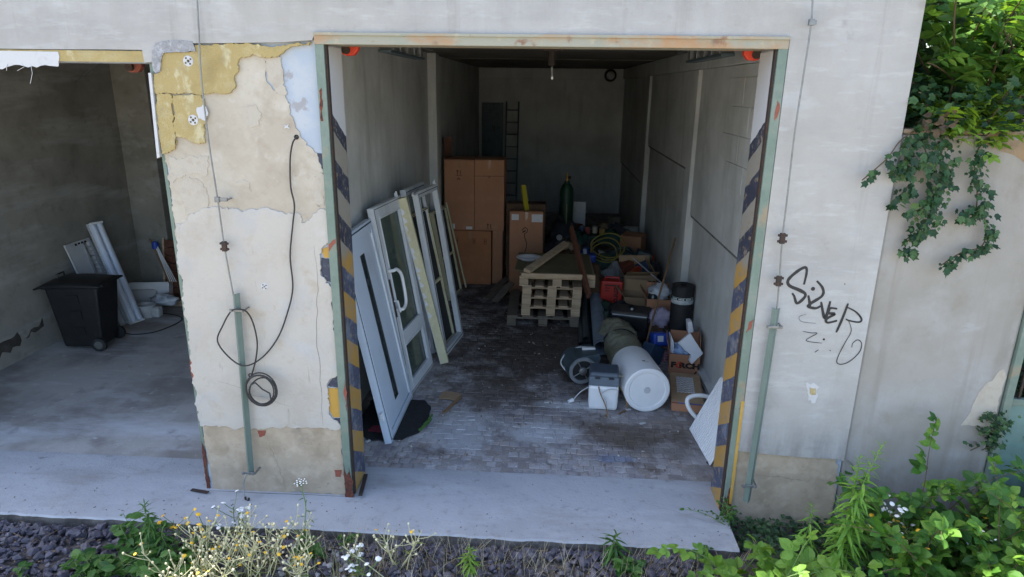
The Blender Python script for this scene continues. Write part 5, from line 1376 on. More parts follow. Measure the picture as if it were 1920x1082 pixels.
tub('storage_tub', 'low black tub in the shade below the orange pipe', 'tub', 1.25, 5.45, FZ, 0.4, 0.36, 0.38, M_black, R(4))
mb = MB()
for k in range(3):
    cx, cy, cz = 0.86+0.03*k, 5.62+0.03*k, 0.66+0.05*k
    mb.tube([(cx+(0.20+0.03*k)*math.cos(a), cy+0.06*math.sin(a*2)+0.1*math.sin(a), cz+(0.13+0.02*k)*math.sin(a)) for a in [2*math.pi*i/30 for i in range(31)]], 0.011, 7)
solo('hose_coil', mb, M_hose, 'loosely coiled yellow green hose hanging over the tubs', 'hose', smooth=True)
mb = MB()
for k in range(2):
    mb.tube([(1.16+0.17*math.cos(a)+0.05*k, 5.78, 0.55+0.15*math.sin(a)+0.02*k) for a in [2*math.pi*i/26 for i in range(27)]], 0.008, 6)
solo('cable_ring', mb, M_dkmetal, 'thin grey green cable ring standing against the teal tub', 'cable', smooth=True)
for (x, y, z, r, m, s, nm, lb, ct) in (
        (0.30, 5.85, 0.30, (0.28, 0.26, 0.34), M_clothb, 1, 'brown_sack', 'brown sack slumped behind the pallets below the green cylinder', 'bag'),
        (0.10, 6.2, 0.34, (0.26, 0.3, 0.36), M_cloth, 2, 'dark_bag', 'dark full bag behind the pallets beside the leaning box', 'bag'),
        (0.75, 6.5, 0.30, (0.34, 0.3, 0.34), M_cloth, 3, 'dark_bag', 'dark bag heaped between the blue drum and green tub', 'bag'),
        (0.55, 6.75, 0.36, (0.22, 0.2, 0.42), M_greenp, 31, 'dark_bag', 'dark green sack leaning by the foot of the gas cylinder', 'bag'),
        (1.25, 7.3, 0.35, (0.32, 0.4, 0.40), M_cloth, 4, 'dark_bag', 'large dark bag in the far corner by the side wall', 'bag'),
        (0.98, 5.35, 0.28, (0.2, 0.2, 0.26), M_clothg, 5, 'grey_bag', 'crumpled grey bag on the heap behind the red canister', 'bag'),
        (0.68, 5.05, 0.28, (0.16, 0.2, 0.30), M_clothb, 6, 'brown_sack', 'small brown sack between the duct and red canister', 'bag'),
        (1.62, 5.6, 0.26, (0.16, 0.2, 0.28), M_cloth, 7, 'dark_bag', 'dark bag against the side wall behind the big open box', 'bag'),
        (1.05, 6.9, 0.36, (0.3, 0.3, 0.40), M_greenp, 8, 'dark_bag', 'dark green bag between the tubs near the far corner', 'bag'),
        (0.25, 7.2, 0.40, (0.3, 0.26, 0.46), M_cloth, 9, 'dark_bag', 'dark bag at the left foot of the gas cylinder', 'bag')):
    solo(nm, MB().blob((x, y, FZ+z), r, s, 0.38, 2.0, flat=FZ), m, lb, ct, 'bags on the junk heap', smooth=True)
for (x, y, z, c, lb) in ((0.66, 6.95, 0.72, (150, 60, 60), 'dull red can among clutter on the green tub'), (0.80, 7.02, 0.73, (170, 160, 140), 'pale can among clutter on the green tub'), (0.58, 7.05, 0.72, (60, 90, 120), 'blue can among clutter on the green tub'), (0.92, 6.92, 0.72, (150, 120, 60), 'ochre can among clutter on the green tub')):
    o = thing('paint_can', lb, 'can', (x, y, z-0.06), 'cans on the green tub')
    m_ = pm('can_paint_%d' % c[0]+'_%d' % c[1], c, rough=0.5)
    part('can_wall', MB().lathe([(0.05, 0), (0.05, 0.11), (0.045, 0.115), (0.0, 0.113)], None, 16), m_, o, auto=40)
    part('can_rim', MB().lathe([(0.046, 0.112), (0.052, 0.112), (0.052, 0.12), (0.046, 0.12)], None, 16, caps=False), M_steel, o)
CL = [(70, 80, 84), (120, 112, 100), (60, 50, 44), (150, 150, 146), (44, 70, 96), (110, 60, 44), (54, 74, 60), (96, 90, 72), (160, 140, 110), (36, 38, 42)]
CN = ['grey', 'pale brown', 'dark brown', 'whitish', 'dull blue', 'rust red', 'bottle green', 'khaki', 'tan', 'black']
hr = random.Random(919)
CM = [pm('clutter_'+n.replace(' ', '_'), c, [(tuple(int(v*0.7) for v in c), 0.6, 9.0, 0.45, 0.65)], rough=0.7) for n, c in zip(CN, CL)]
SEEN = {}
for i in range(64):
    y = hr.uniform(4.9, 8.6)
    x = hr.uniform(0.75, 1.6) if y < 6 else hr.uniform(0.15, 1.6)
    if i >= 46:
        x, y = hr.choice([(1.62, 4.55), (1.68, 4.9), (1.25, 4.25), (0.82, 4.15), (1.66, 3.75), (0.78, 4.5), (1.2, 2.95), (1.62, 5.3), (1.15, 3.45)])
        x += hr.uniform(-0.06, 0.06)
        y += hr.uniform(-0.1, 0.1)
    z = FZ+hr.uniform(0.42, 0.62) if y > 5.6 else (FZ+hr.uniform(0.18, 0.5) if i < 46 else FZ+hr.uniform(0.06, 0.16))
    where = 'among the open boxes by the side wall' if i >= 46 else 'before the back wall' if y > 7.3 else ('behind the blue drum' if y > 6 else 'near the orange pipe')
    kind = i % 3
    k = SEEN.get((kind, where), kind*3) % 10
    SEEN[(kind, where)] = k+1
    M = Matrix.Translation((x, y, z)) @ Matrix.Rotation(hr.uniform(0, 6.28), 4, 'Z') @ Matrix.Rotation(hr.uniform(-0.5, 0.5), 4, 'X')
    grp = 'small clutter heaped %s' % where
    if kind == 0:
        o = thing('small_carton', '%s small carton lying %s' % (CN[k], where), 'carton', M, grp)
        a, b_, c_ = hr.uniform(0.07, 0.16), hr.uniform(0.05, 0.12), hr.uniform(0.05, 0.12)
        part('carton', MB().box(-a, a, -b_, b_, -c_, c_), CM[k], o, bevel=0.006)
        part('top_flap', MB().box(-a+0.01, a-0.01, -b_+0.01, 0.0, c_+0.0006, c_+0.006), CM[k], o)
    elif kind == 1:
        o = thing('plastic_bottle', '%s bottle or can lying %s' % (CN[k], where), 'bottle', M, grp)
        part('bottle_wall', MB().lathe([(0.04, -0.1), (0.055, -0.09), (0.055, 0.08), (0.02, 0.12), (0.02, 0.14)], Matrix.Rotation(R(70), 4, 'X'), 14), CM[k], o, auto=40)
        part('bottle_cap', MB().lathe([(0.023, 0.141), (0.023, 0.165), (0.0, 0.166)], Matrix.Rotation(R(70), 4, 'X'), 12), CM[(k+3) % 10], o, auto=40)
    else:
        o = solo('rag', MB().blob((0, 0, 0), (hr.uniform(0.1, 0.2), hr.uniform(0.08, 0.16), hr.uniform(0.04, 0.09)), i, 0.6, 3.0, 14, 9), CM[k], '%s crumpled rag lying %s' % (CN[k], where), 'rag', grp, smooth=True)
        o.matrix_world = M
tr = thing('white_tray', 'white perforated plastic tray lying on the heap behind the grey bag', 'tray', Matrix.Translation((1.02, 5.35, 0.50)) @ Matrix.Rotation(R(-12), 4, 'X') @ Matrix.Rotation(R(12), 4, 'Z'))
mb = rim(MB(), 0.34, 0.2, 0.03, 0, 0.02)
for i in range(3):
    mb.box(0.07+i*0.08, 0.085+i*0.08, 0.03, 0.17, 0.004, 0.016)
part('tray_frame', mb, M_whited, tr)
solo('white_sheet', MB().box((0.204, 8.2, 0.787)[0], (0.693, 8.2, 0.798)[0], 8.2, 8.23, FZ, 1.02), M_whited, 'pale sheet panel standing behind the gas cylinder', 'panel', bevel=0.004)
pn = thing('ribbed_panel', 'tall dark ribbed sheet standing against the back wall above the boxes', 'panel', (-1.7, YB-0.15, FZ))
x0, x1 = (-1.768, 10.5, 2.106)[0], (-1.225, 10.5, 2.115)[0]
part('sheet', MB().box(x0, x1, YB-0.10, YB-0.075, 0.0, 2.72), M_dkmetal, pn, world=True)
for i in range(6):
    xa = x0+(i+0.2)*(x1-x0)/6
    part('rib', MB().box(xa, xa+0.05, YB-0.14, YB-0.1005, 0.0, 2.72), M_dkmetal, pn, world=True, bevel=0.008)
la = thing('ladder', 'dark steel ladder leaning on the back wall behind the tall boxes', 'ladder', (-1.1, YB-0.6, FZ))
xa, xb = (-1.145, 10.4, 2.009)[0], (-0.841, 10.4, 2.014)[0]
for x in (xa, xb):
    part('stile', MB().bar((x, YB-0.75, FZ), (x, YB-0.06, 2.75), 0.035, 0.06), M_dkmetal, la, world=True)
for i in range(9):
    t = (i+0.7)/9.4
    yy = YB-0.75+0.69*t
    part('rung', MB().cyl((xa, yy, 2.75*t), (xb, yy, 2.75*t), 0.017, seg=8), M_steel, la, world=True)

# ------------------------------------------------------------ ceiling gear
lam = thing('ceiling_lamp', 'small dark ceiling fitting with a white pull cord near the lintel', 'lamp', (0.16, 2.6, ZC))
lx = (-0.022, 2.6, 3.437)[0]
part('fitting', MB().box(lx-0.09, lx+0.09, 2.5, 2.7, ZC-0.12, ZC-0.001), M_darkst, lam, world=True, bevel=0.01)
part('lamp_tube', MB().lathe([(0.035, -0.02), (0.035, -0.15), (0.0, -0.17)], Matrix.Translation((lx, 2.6, ZC-0.1)), 14), M_darkst, lam, world=True, auto=40)
part('pull_cord', MB().tube([(lx, 2.6, ZC-0.2), (lx+0.01, 2.6, (-0.008, 2.6, 3.173)[2])], 0.004, 6), M_whited, lam, world=True)
part('cord_bead', MB().lathe([(0.0, 0.0), (0.012, 0.01), (0.012, 0.03), (0.0, 0.04)], Matrix.Translation((lx+0.01, 2.6, (-0.008, 2.6, 3.158)[2])), 10, caps=False), M_white, lam, world=True)
cl = thing('bulkhead_lamp', 'round bulkhead lamp high in the far corner over the side wall', 'lamp', (1.35, YB-0.2, 3.3))
p = Vector((1.392, 10.6, 3.401))
part('lamp_base', MB().lathe([(0.15, 0), (0.15, 0.06), (0.11, 0.09)], Matrix.Translation((p.x, YB-0.036, p.z)) @ Matrix.Rotation(R(90), 4, 'X'), 20), M_darkst, cl, world=True, auto=40)
part('lamp_glass', MB().lathe([(0.10, 0.09), (0.09, 0.16), (0.05, 0.19), (0.0, 0.195)], Matrix.Translation((p.x, YB-0.036, p.z)) @ Matrix.Rotation(R(90), 4, 'X'), 20, caps=False), M_whited, cl, world=True, smooth=True)
def door_track(label, x, sgn):
    o = thing('door_track', label, 'door track', (x, 1.2, 3.4))
    part('channel', MB().box(x-0.02, x+0.02, 0.32, 3.0, 3.44, 3.50), M_steel, o, world=True, bevel=0.003)
    part('lower_rail', MB().box(x-0.05, x+0.05, 0.9, 2.3, 3.325, 3.345), M_dkmetal, o, world=True)
    for i in range(5):
        y = 0.95+i*0.28
        part('hanger_plate', MB().box(x-0.055, x+0.055, y, y+0.12, 3.346, 3.44), M_alu if i % 2 else M_steel, o, world=True, bevel=0.002)
    part('roof_tie', MB().box(x-0.015, x+0.015, 1.5, 1.54, 3.50, ZC-0.001), M_steel, o, world=True)
    part('roof_tie', MB().box(x-0.015, x+0.015, 2.6, 2.64, 3.50, ZC-0.001), M_steel, o, world=True)
door_track('slotted steel door track under the ceiling on the leaning doors side', -1.30, -1)
door_track('slotted steel door track under the ceiling on the pilaster side', 1.30, 1)
def red_bracket(label, px, M, mir):
    o = thing('door_bracket', label, 'door bracket', px)
    x, y, z = px
    mb = MB()
    mb.plate([(x, z+0.045), (x+mir*0.12, z+0.045), (x+mir*0.115, z-0.005), (x+mir*0.085, z-0.04), (x+mir*0.03, z-0.045), (x, z-0.03)], y, y+0.05)
    part('bracket_plate', mb, M, o, world=True, bevel=0.006)
    part('pulley', MB().lathe([(0.028, 0), (0.022, 0.012), (0.028, 0.024), (0.0, 0.026)], Matrix.Translation((x+mir*0.035, y-0.001, z-0.005)) @ Matrix.Rotation(R(90), 4, 'X'), 18), M_darkst, o, world=True, auto=40)
M_brk = pm('red_orange_enamel', (206, 62, 36), [((150, 40, 28), 0.6, 20.0, 0.5, 0.7)], rough=0.5)
red_bracket('orange red pulley bracket at the top of the frame above the leaning doors', ((-1.464, 0.33, 3.316)[0], 0.33, (-1.464, 0.33, 3.316)[2]), M_brk, 1)
red_bracket('orange red pulley bracket at the top of the frame above the radiator', ((1.38, 0.33, 3.315)[0], 0.33, (1.38, 0.33, 3.315)[2]), M_brk, -1)
red_bracket('dull red pulley bracket high inside the bay with the wheelie bin', ((-3.094, 0.45, 3.189)[0], 0.45, (-3.094, 0.45, 3.189)[2]), M_redox, 1)

# ------------------------------------------------------------ left bay: wheelie bin, tubes, bits
Mbin = Matrix.Translation((-5.55, 2.86, FZ)) @ Matrix.Rotation(R(6), 4, 'Z') @ Matrix.Scale(0.82, 4)
bn = thing('wheelie_bin', 'black plastic wheelie bin with a dusty lid standing in the dim bay', 'wheelie bin', Mbin)
# front of the bin towards -x, wheels at +x
part('bin_body', MB().taper((-0.27, 0.27, -0.23, 0.23), (-0.37, 0.36, -0.29, 0.29), 0.05, 0.96), M_black, bn, bevel=0.03)
part('bin_rim', MB().taper((-0.40, 0.38, -0.31, 0.31), (-0.40, 0.38, -0.31, 0.31), 0.945, 0.985), M_black, bn, bevel=0.012)
mb = MB()
nx, ny = 12, 8
for j in range(ny+1):
    for i in range(nx+1):
        u, v = i/nx, j/ny
        x = -0.50+0.92*u
        y = -0.325+0.65*v
        z = 0.99+0.075*math.sin(math.pi*min(1, max(0, (u-0.02)/0.98)))**0.6*(math.sin(math.pi*v)**0.5)-0.03*max(0, 0.12-u)/0.12
        mb.v.append(Vector((x, y, z)))
for j in range(ny):
    for i in range(nx):
        a = j*(nx+1)+i
        mb.f.append((a, a+1, a+nx+2, a+nx+1))
lid = part('bin_lid', mb, M_black, bn, smooth=True)
so_ = lid.modifiers.new('thickness', 'SOLIDIFY')
so_.thickness = 0.022
part('lid_grip', MB().tube([(-0.28, -0.08, 1.06), (-0.28, -0.07, 1.11), (-0.28, 0.07, 1.11), (-0.28, 0.08, 1.06)], 0.012, 8), M_black, bn)
part('hinge_bar', MB().cyl((0.42, -0.27, 0.99), (0.42, 0.27, 0.99), 0.02, seg=12), M_black, bn, auto=40)
for z in (0.25, 0.5, 0.74):
    part('body_rib', MB().taper((-0.08, 0.08, -0.244-0.06*z, -0.238-0.06*z), (-0.08, 0.08, -0.256-0.06*z, -0.25-0.06*z), z, z+0.12), M_black, bn)
for s in (-1, 1):
    w = part('wheel', MB().lathe([(0.07, -0.025), (0.098, -0.022), (0.10, 0.0), (0.098, 0.022), (0.07, 0.025)], Matrix.Translation((0.25, s*0.27, 0.10)) @ Matrix.Rotation(R(90), 4, 'X'), 24), M_gask, bn, auto=40)
    part('hub_cap', MB().lathe([(0.062, 0.0), (0.055, 0.008), (0.02, 0.012), (0.0, 0.012)], Matrix.Translation((0.25, s*0.297, 0.10)) @ Matrix.Rotation(R(90 if s < 0 else -90), 4, 'X'), 20), pm('grey_hub', (90, 90, 86), rough=0.7), w, auto=40)
part('axle', MB().cyl((0.25, -0.27, 0.10), (0.25, 0.27, 0.10), 0.014, seg=10), M_steel, bn)
def lean(b_px, t_px, xb, zt_x):
    pass
def fixture(label, b0, t0, w, d, mat, rib=True, L=None):
    """long strip light: b0 foot, t0 top"""
    b0, t0 = Vector(b0), Vector(t0)
    M = frame(b0, b0+Vector((0.35, 0.94, 0))*w, t0)
    L = L or (t0-b0).length
    o = thing('strip_light', label, 'strip light', M, 'strip lights leaning behind the bin')
    mb = MB()
    prof = [(w/4-w/4*math.cos(a), d*math.sin(a)) for a in [math.pi*i/6 for i in range(7)]]+[(w*0.75-w/4*math.cos(a), d*math.sin(a)) for a in [math.pi*i/6 for i in range(1, 7)]]
    n = len(prof)
    for yy in (0.03, L-0.03):
        mb.v += [Vector((x, yy, z)) for x, z in prof]
    for i in range(n-1):
        mb.f.append((i, n+i, n+i+1, i+1))
    mb.f += [(0, n-1, 2*n-1, n), tuple(range(n)), tuple(reversed(range(n, 2*n)))]
    part('diffuser', mb, mat, o, auto=50)
    part('tray', MB().box(-0.01, w+0.01, 0, L, -0.035, -0.002), M_whited, o, bevel=0.004)
    part('end_cap', MB().box(0, w, L-0.03, L, -0.002, d), M_white, o, bevel=0.01)
    part('end_cap', MB().box(0, w, 0.0, 0.03, -0.002, d), M_white, o, bevel=0.01)
    return o
bA, tA = (-5.518, 3.579, 0.0), (-6.02, 3.754, 1.302)
fixture('long white ribbed strip light leaning highest behind the wheelie bin', (bA[0], bA[1], FZ), tA, 0.18, 0.05, pm('frosted_diffuser', (196, 206, 222), [((220, 226, 234), 0.7, 30.0, 0.45, 0.6, (8, 0.2, 1))], rough=0.3))
bB, tB = (-5.594, 3.468, 0.0), (-6.02, 3.568, 1.095)
Ml = frame((bB[0], bB[1], FZ), (bB[0]+0.08, bB[1]+0.25, FZ), tB)
lv = thing('louvre_light', 'shiny louvred strip light leaning between the bin and the taller white one', 'strip light', Ml, 'strip lights leaning behind the bin')
LL = (Vector(tB)-Vector((bB[0], bB[1], FZ))).length
part('tray', MB().box(0, 0.22, 0, LL, -0.05, -0.03), M_whited, lv)
for x in (0.0, 0.10, 0.20):
    part('reflector', MB().box(x, x+0.018, 0.01, LL-0.01, -0.03, 0.012), M_alu, lv)
mb = MB()
for i in range(int(LL/0.06)):
    mb.box(0.019, 0.199, 0.03+i*0.06, 0.036+i*0.06, -0.028, 0.008)
part('louvre', mb, M_alu, lv)
wb = (-6.02, 3.462, 1.07)
wp = thing('white_board', 'white sheet with a row of dark marks leaning behind the wheelie bin', 'board', frame((-5.75, wb[1]-0.16, 0.2), (-5.75, wb[1]+0.3, 0.2), (wb[0], wb[1]-0.2, wb[2]+0.03)))
part('sheet', MB().box(0, 0.46, 0, (Vector((-5.75, 0, 0.2))-Vector((wb[0], 0, wb[2]))).length+0.05, -0.02, 0), M_whited, wp)
HB = (Vector((-5.75, 0, 0.2))-Vector((wb[0], 0, wb[2]))).length+0.05
mb = MB()
for i in range(4):
    mb.box(0.16+i*0.06, 0.20+i*0.06, HB-0.05+0.006*(i % 2), HB-0.02, 0.0005, 0.002)
part('dark_mark', mb, M_ink, wp)
sk = (-5.71, 4.587, 0.0)
sn_ = thing('white_basin', 'white plastic basin on its side leaning at the foot of the pilaster', 'basin', Matrix.Translation((sk[0], sk[1]-0.22, FZ)) @ Matrix.Rotation(R(10), 4, 'Z') @ Matrix.Rotation(R(-14), 4, 'X'))
mb = MB()
part('basin_shell', MB().taper((-0.27, 0.27, 0.0, 0.0), (-0.27, 0.27, 0.0, 0.0), 0, 0.01).box(-0.27, 0.27, -0.06, 0.10, 0.0, 0.34), M_white, sn_, bevel=0.06)
part('basin_front', MB().box(-0.25, 0.12, -0.13, -0.0601, 0.01, 0.24), M_whited, sn_, bevel=0.05)
pt = (-5.489, 3.909, 0.0)
po = thing('white_pot', 'small white plastic pot with a rim standing before the white basin', 'pot', (pt[0], pt[1], FZ))
part('pot_wall', MB().lathe([(0.09, 0), (0.11, 0.16), (0.12, 0.165), (0.12, 0.18), (0.105, 0.18), (0.09, 0.05)], None, 24), M_whited, po, auto=40)
part('pot_spout', MB().box(0.08, 0.20, -0.06, 0.06, 0.0, 0.15), M_whited, po, bevel=0.03)
solo('crumpled_film', MB().blob((pt[0]+0.12, pt[1]+0.25, 0.15), (0.18, 0.1, 0.07), 14, 0.6, 3.0), M_wbag, 'crumpled grey white film lying on the pot and basin', 'film', smooth=True)
cb = [(-5.547, 3.351, 0.0), (-5.298, 3.217, 0.0), (-5.065, 3.298, 0.0), (-4.963, 3.529, -0.0), (-4.944, 3.785, 0.0), (-5.072, 3.949, 0.0), (-5.351, 4.036, -0.0), (-5.432, 3.914, 0.0)]
cb = [(x, y, FZ+0.008) for x, y, z in cb]
solo('floor_cable', MB().tube(smooth_path(cb, 6), 0.007, 6), M_cable, 'thin black cable looped on the floor beside the pot', 'cable', smooth=True)
solo('small_cable', MB().tube(smooth_path([(cb[0][0]-0.05, cb[0][1]+0.05, 0.12), (cb[0][0]-0.1, cb[0][1]-0.15, 0.1), (cb[0][0]-0.12, cb[0][1]-0.22, 0.01)], 5), 0.007, 6), M_whited, 'short pale cable end drooping by the bin wheel', 'cable', smooth=True)
bp0, bp1 = (-5.464, 4.384, 0.0), (-5.228, 4.358, 0.0)
solo('timber_block', MB().box(bp0[0], bp1[0], bp0[1], bp0[1]+0.10, FZ, FZ+0.09), M_wood, 'pale timber block on the floor at the pier edge beyond the basin', 'block', bevel=0.004)
b0, b1, t0 = (-5.689, 4.72, 0.0), (-5.366, 4.7, 0.0), (-6.503, 5.9, 0.688)
wd = thing('slatted_screen', 'brown slatted wooden panel leaning in the dark behind the mop handles', 'panel', frame((-5.60, 4.56, FZ), (-4.75, 4.52, FZ), (-5.60, 4.72, 0.92)))
for i in range(8):
    part('slat', MB().box(0, 0.8, i*0.115, i*0.115+0.108, -0.02, 0.003*(i % 2)), M_brownw, wd, bevel=0.003)
part('edge_batten', MB().box(-0.03, -0.001, 0, 0.94, -0.03, 0.01), M_wood, wd)
solo('wooden_stick', MB().tube([(-5.411, 4.4, 0.335), (-5.748, 4.62, 0.919)], 0.013, 8), M_stick, 'plain wooden stick leaning beside the blue topped white poles', 'stick', auto=60)
mp = thing('pole_bundle', 'bundle of thin white poles held by a blue top, leaning in the dim bay', 'poles', (-5.0, 5.5, FZ))
for i in range(4):
    part('pole', MB().tube([Vector((-5.388, 4.38, 0.357))+Vector((i*0.03, 0, 0)), Vector((-5.675, 4.6, 0.846))+Vector((i*0.008, 0, 0))], 0.007, 6), M_white, mp, world=True)
part('blue_top', MB().lathe([(0.045, 0), (0.05, 0.05), (0.03, 0.1), (0, 0.11)], Matrix.Translation(Vector((-5.68, 4.6, 0.815))+Vector((0.012, 0, -0.03))), 16), M_blue, mp, world=True, auto=40)
solo('ceiling_wire', MB().tube(smooth_path([(-4.674, 2.5, 3.265), (-5.322, 3.2, 3.167), (-6.025, 4.0, 3.06)], 6), 0.008, 6), M_steel, 'thin slack wire hanging from the ceiling of the dim bay', 'wire', auto=60)

# ------------------------------------------------------------ lightning conductors and the hanging cable
def conductor(label, wire, foot, top, brk, clamps, angle_br, yo=-0.075):
    o = thing('lightning_conductor', label, 'conductor', (foot[0], yo, foot[1]))
    pts = [(x, yo, z) for x, z in wire]
    part('conductor_wire', MB().tube(smooth_path(pts, 5), 0.0055, 8), M_steel, o, world=True, auto=60)
    tx, tz = top
    fx, fz = foot
    M = Matrix.Translation((fx, yo, fz)) @ (Vector((tx-fx, 0, tz-fz))).to_track_quat('Z', 'Y').to_matrix().to_4x4()
    L = (Vector((tx, 0, tz))-Vector((fx, 0, fz))).length
    mb = MB()
    mb.v = []
    a = 0.026
    pr = [(-a, 0.028), (0, -0.004), (a, 0.028), (a-0.003, 0.032), (0, 0.003), (-a+0.003, 0.032)]
    d = Vector((tx-fx, 0, tz-fz)).normalized()
    s = Vector((d.z, 0, -d.x))
    for k in (0, 1):
        base = Vector((fx, yo-0.02, fz)) if k == 0 else Vector((tx, yo-0.02, tz))
        mb.v += [base+s*x+Vector((0, y, 0)) for x, y in pr]
    for i in range(6):
        j = (i+1) % 6
        mb.f.append((i, j, 6+j, 6+i))
    mb.f += [(0, 5, 4, 3, 2, 1), (6, 7, 8, 9, 10, 11)]
    part('cover_angle', mb, M_angle, o, world=True)
    for (x, z, w) in brk:
        part('wall_bracket', MB().box(x-0.012, x+w, yo-0.008, yo+0.008, z-0.012, z+0.012).bar((x+w-0.006, yo, z), (x+w-0.006, -0.008, z), 0.018, 0.006).box(x-0.016, x+0.016, yo-0.016, yo+0.012, z-0.018, z+0.018), M_steel, o, world=True, bevel=0.002)
    for (x, z) in clamps:
        mb = MB().box(x-0.016, x+0.016, yo-0.012, yo+0.012, z-0.035, z+0.035)
        for dz in (-0.02, 0.02):
            mb.cyl((x-0.03, yo, z+dz), (x+0.03, yo, z+dz), 0.009, seg=8)
        part('clamp', mb, M_darkst, o, world=True, bevel=0.002)
    for (x, z) in angle_br:
        mb = MB().box(x-0.055, x+0.055, yo-0.028, yo-0.02, z-0.010, z+0.010).bar((x+0.05, yo-0.02, z), (x+0.05, -0.008, z), 0.016, 0.006)
        mb.cyl((x+0.04, yo-0.04, z), (x+0.04, yo-0.02, z), 0.010, seg=8).cyl((x-0.04, yo-0.04, z), (x-0.04, yo-0.02, z), 0.010, seg=8)
        part('angle_bracket', mb, M_steel, o, world=True, bevel=0.002)
    return o
lw_ = [(-2.232, -0.075, 3.667), (-2.251, -0.075, 3.388), (-2.27, -0.075, 3.098), (-2.269, -0.075, 2.692), (-2.254, -0.075, 2.33), (-2.244, -0.075, 1.996), (-2.222, -0.075, 1.675), (-2.21, -0.075, 1.536)]
q = lambda v: (v[0], v[2])
lc = conductor('thin conductor wire running down the flaking pier into a green steel angle', [q(v) for v in lw_], q((-2.243, -0.075, 0.197)), q((-2.201, -0.075, 1.656)),
               [(q((-2.255, -0.075, 2.322))[0], q((-2.255, -0.075, 2.322))[1], 0.07)], [q((-2.244, -0.075, 1.996))], [q((-2.195, -0.075, 1.536)), q((-2.245, -0.075, 0.216))])
tail = (-2.261, -0.085, 0.221), (-2.286, -0.1, 0.154), (-2.294, -0.11, 0.075), (-2.283, -0.12, 0.016)
part('wire_tail', MB().tube(smooth_path(list(tail), 5), 0.0055, 8), M_alu, lc, world=True, auto=60)
part('hook', MB().tube(smooth_path([(-2.283, -0.12, 0.021), (-2.277, -0.13, -0.005), (-2.255, -0.14, -0.002), (-2.244, -0.14, 0.022)], 4), 0.008, 8), M_darkst, lc, world=True, auto=60)
rw_ = [(1.508, -0.09, 3.685), (1.529, -0.09, 3.474), (1.524, -0.09, 3.145), (1.518, -0.09, 2.827), (1.525, -0.09, 2.425), (1.529, -0.09, 2.155), (1.546, -0.09, 1.865), (1.555, -0.09, 1.647)]
conductor('thin conductor wire beside the spray painted word, ending in a green steel angle', [q(v) for v in rw_], q((1.525, -0.09, 0.163)), q((1.552, -0.09, 1.673)),
          [(q((1.529, -0.09, 3.474))[0], q((1.529, -0.09, 3.474))[1], 0.03)], [q((1.529, -0.09, 2.155)), q((1.542, -0.09, 1.865))], [q((1.547, -0.09, 1.547)), q((1.52, -0.09, 0.308))], yo=-0.09)
ca = (-1.686, -0.03, 2.744), (-1.711, -0.05, 2.707), (-1.742, -0.04, 2.594), (-1.753, -0.04, 2.415), (-1.738, -0.04, 2.288), (-1.76, -0.04, 2.159), (-1.798, -0.04, 1.931), (-1.799, -0.04, 1.697), (-1.859, -0.04, 1.496), (-1.946, -0.04, 1.308), (-2.067, -0.05, 1.161), (-2.17, -0.115, 1.118), (-2.288, -0.09, 1.161), (-2.385, -0.06, 1.279), (-2.325, -0.07, 1.409), (-2.239, -0.1, 1.527), (-2.17, -0.125, 1.554), (-2.126, -0.1, 1.531), (-2.102, -0.07, 1.441), (-2.094, -0.05, 1.286), (-2.116, -0.05, 1.151), (-2.156, -0.05, 1.031)
pts = [Vector(p) for p in ca]
cc = Vector((-2.081, -0.1, 0.924))
loops = []
turns = ((0.112, 0.0, 0.0), (0.122, 0.008, -0.010), (0.104, -0.012, 0.006), (0.118, 0.010, 0.012), (0.098, 0.018, -0.016))
NN = 26
for k, (rr, dx, dz) in enumerate(turns):
    r2, dx2, dz2 = turns[min(k+1, len(turns)-1)]
    for i in range(NN):
        t = i/NN
        a = R(128)-2*math.pi*t
        e = rr+(r2-rr)*t
        loops.append(cc+Vector((e*math.cos(a)*0.98+dx+(dx2-dx)*t, -0.006*k*math.sin(a*0.5+k), e*math.sin(a)*1.05+dz+(dz2-dz)*t)))
loops += [cc+Vector((-0.03, -0.01, 0.06)), cc+Vector((0.02, -0.012, 0.01)), cc+Vector((0.07, -0.01, -0.02)), cc+Vector((0.075, -0.01, -0.08)), cc+Vector((0.03, 0, -0.125))]
hang = thing('hanging_cable', 'black cable hanging from a hole in the pier and ending in a coil', 'cable', (pts[0].x, 0, pts[0].z))
part('cable_run', MB().tube(smooth_path(pts, 6)+loops, 0.0056, 7), M_cable, hang, world=True, smooth=True)
wr = (-2.158, -0.075, 1.025)
part('cable_tie', MB().tube([Vector(wr)+Vector((0.014*math.cos(a), 0, 0.014*math.sin(a))) for a in [2*math.pi*i/10 for i in range(11)]], 0.005, 5), M_cable, hang, world=True)

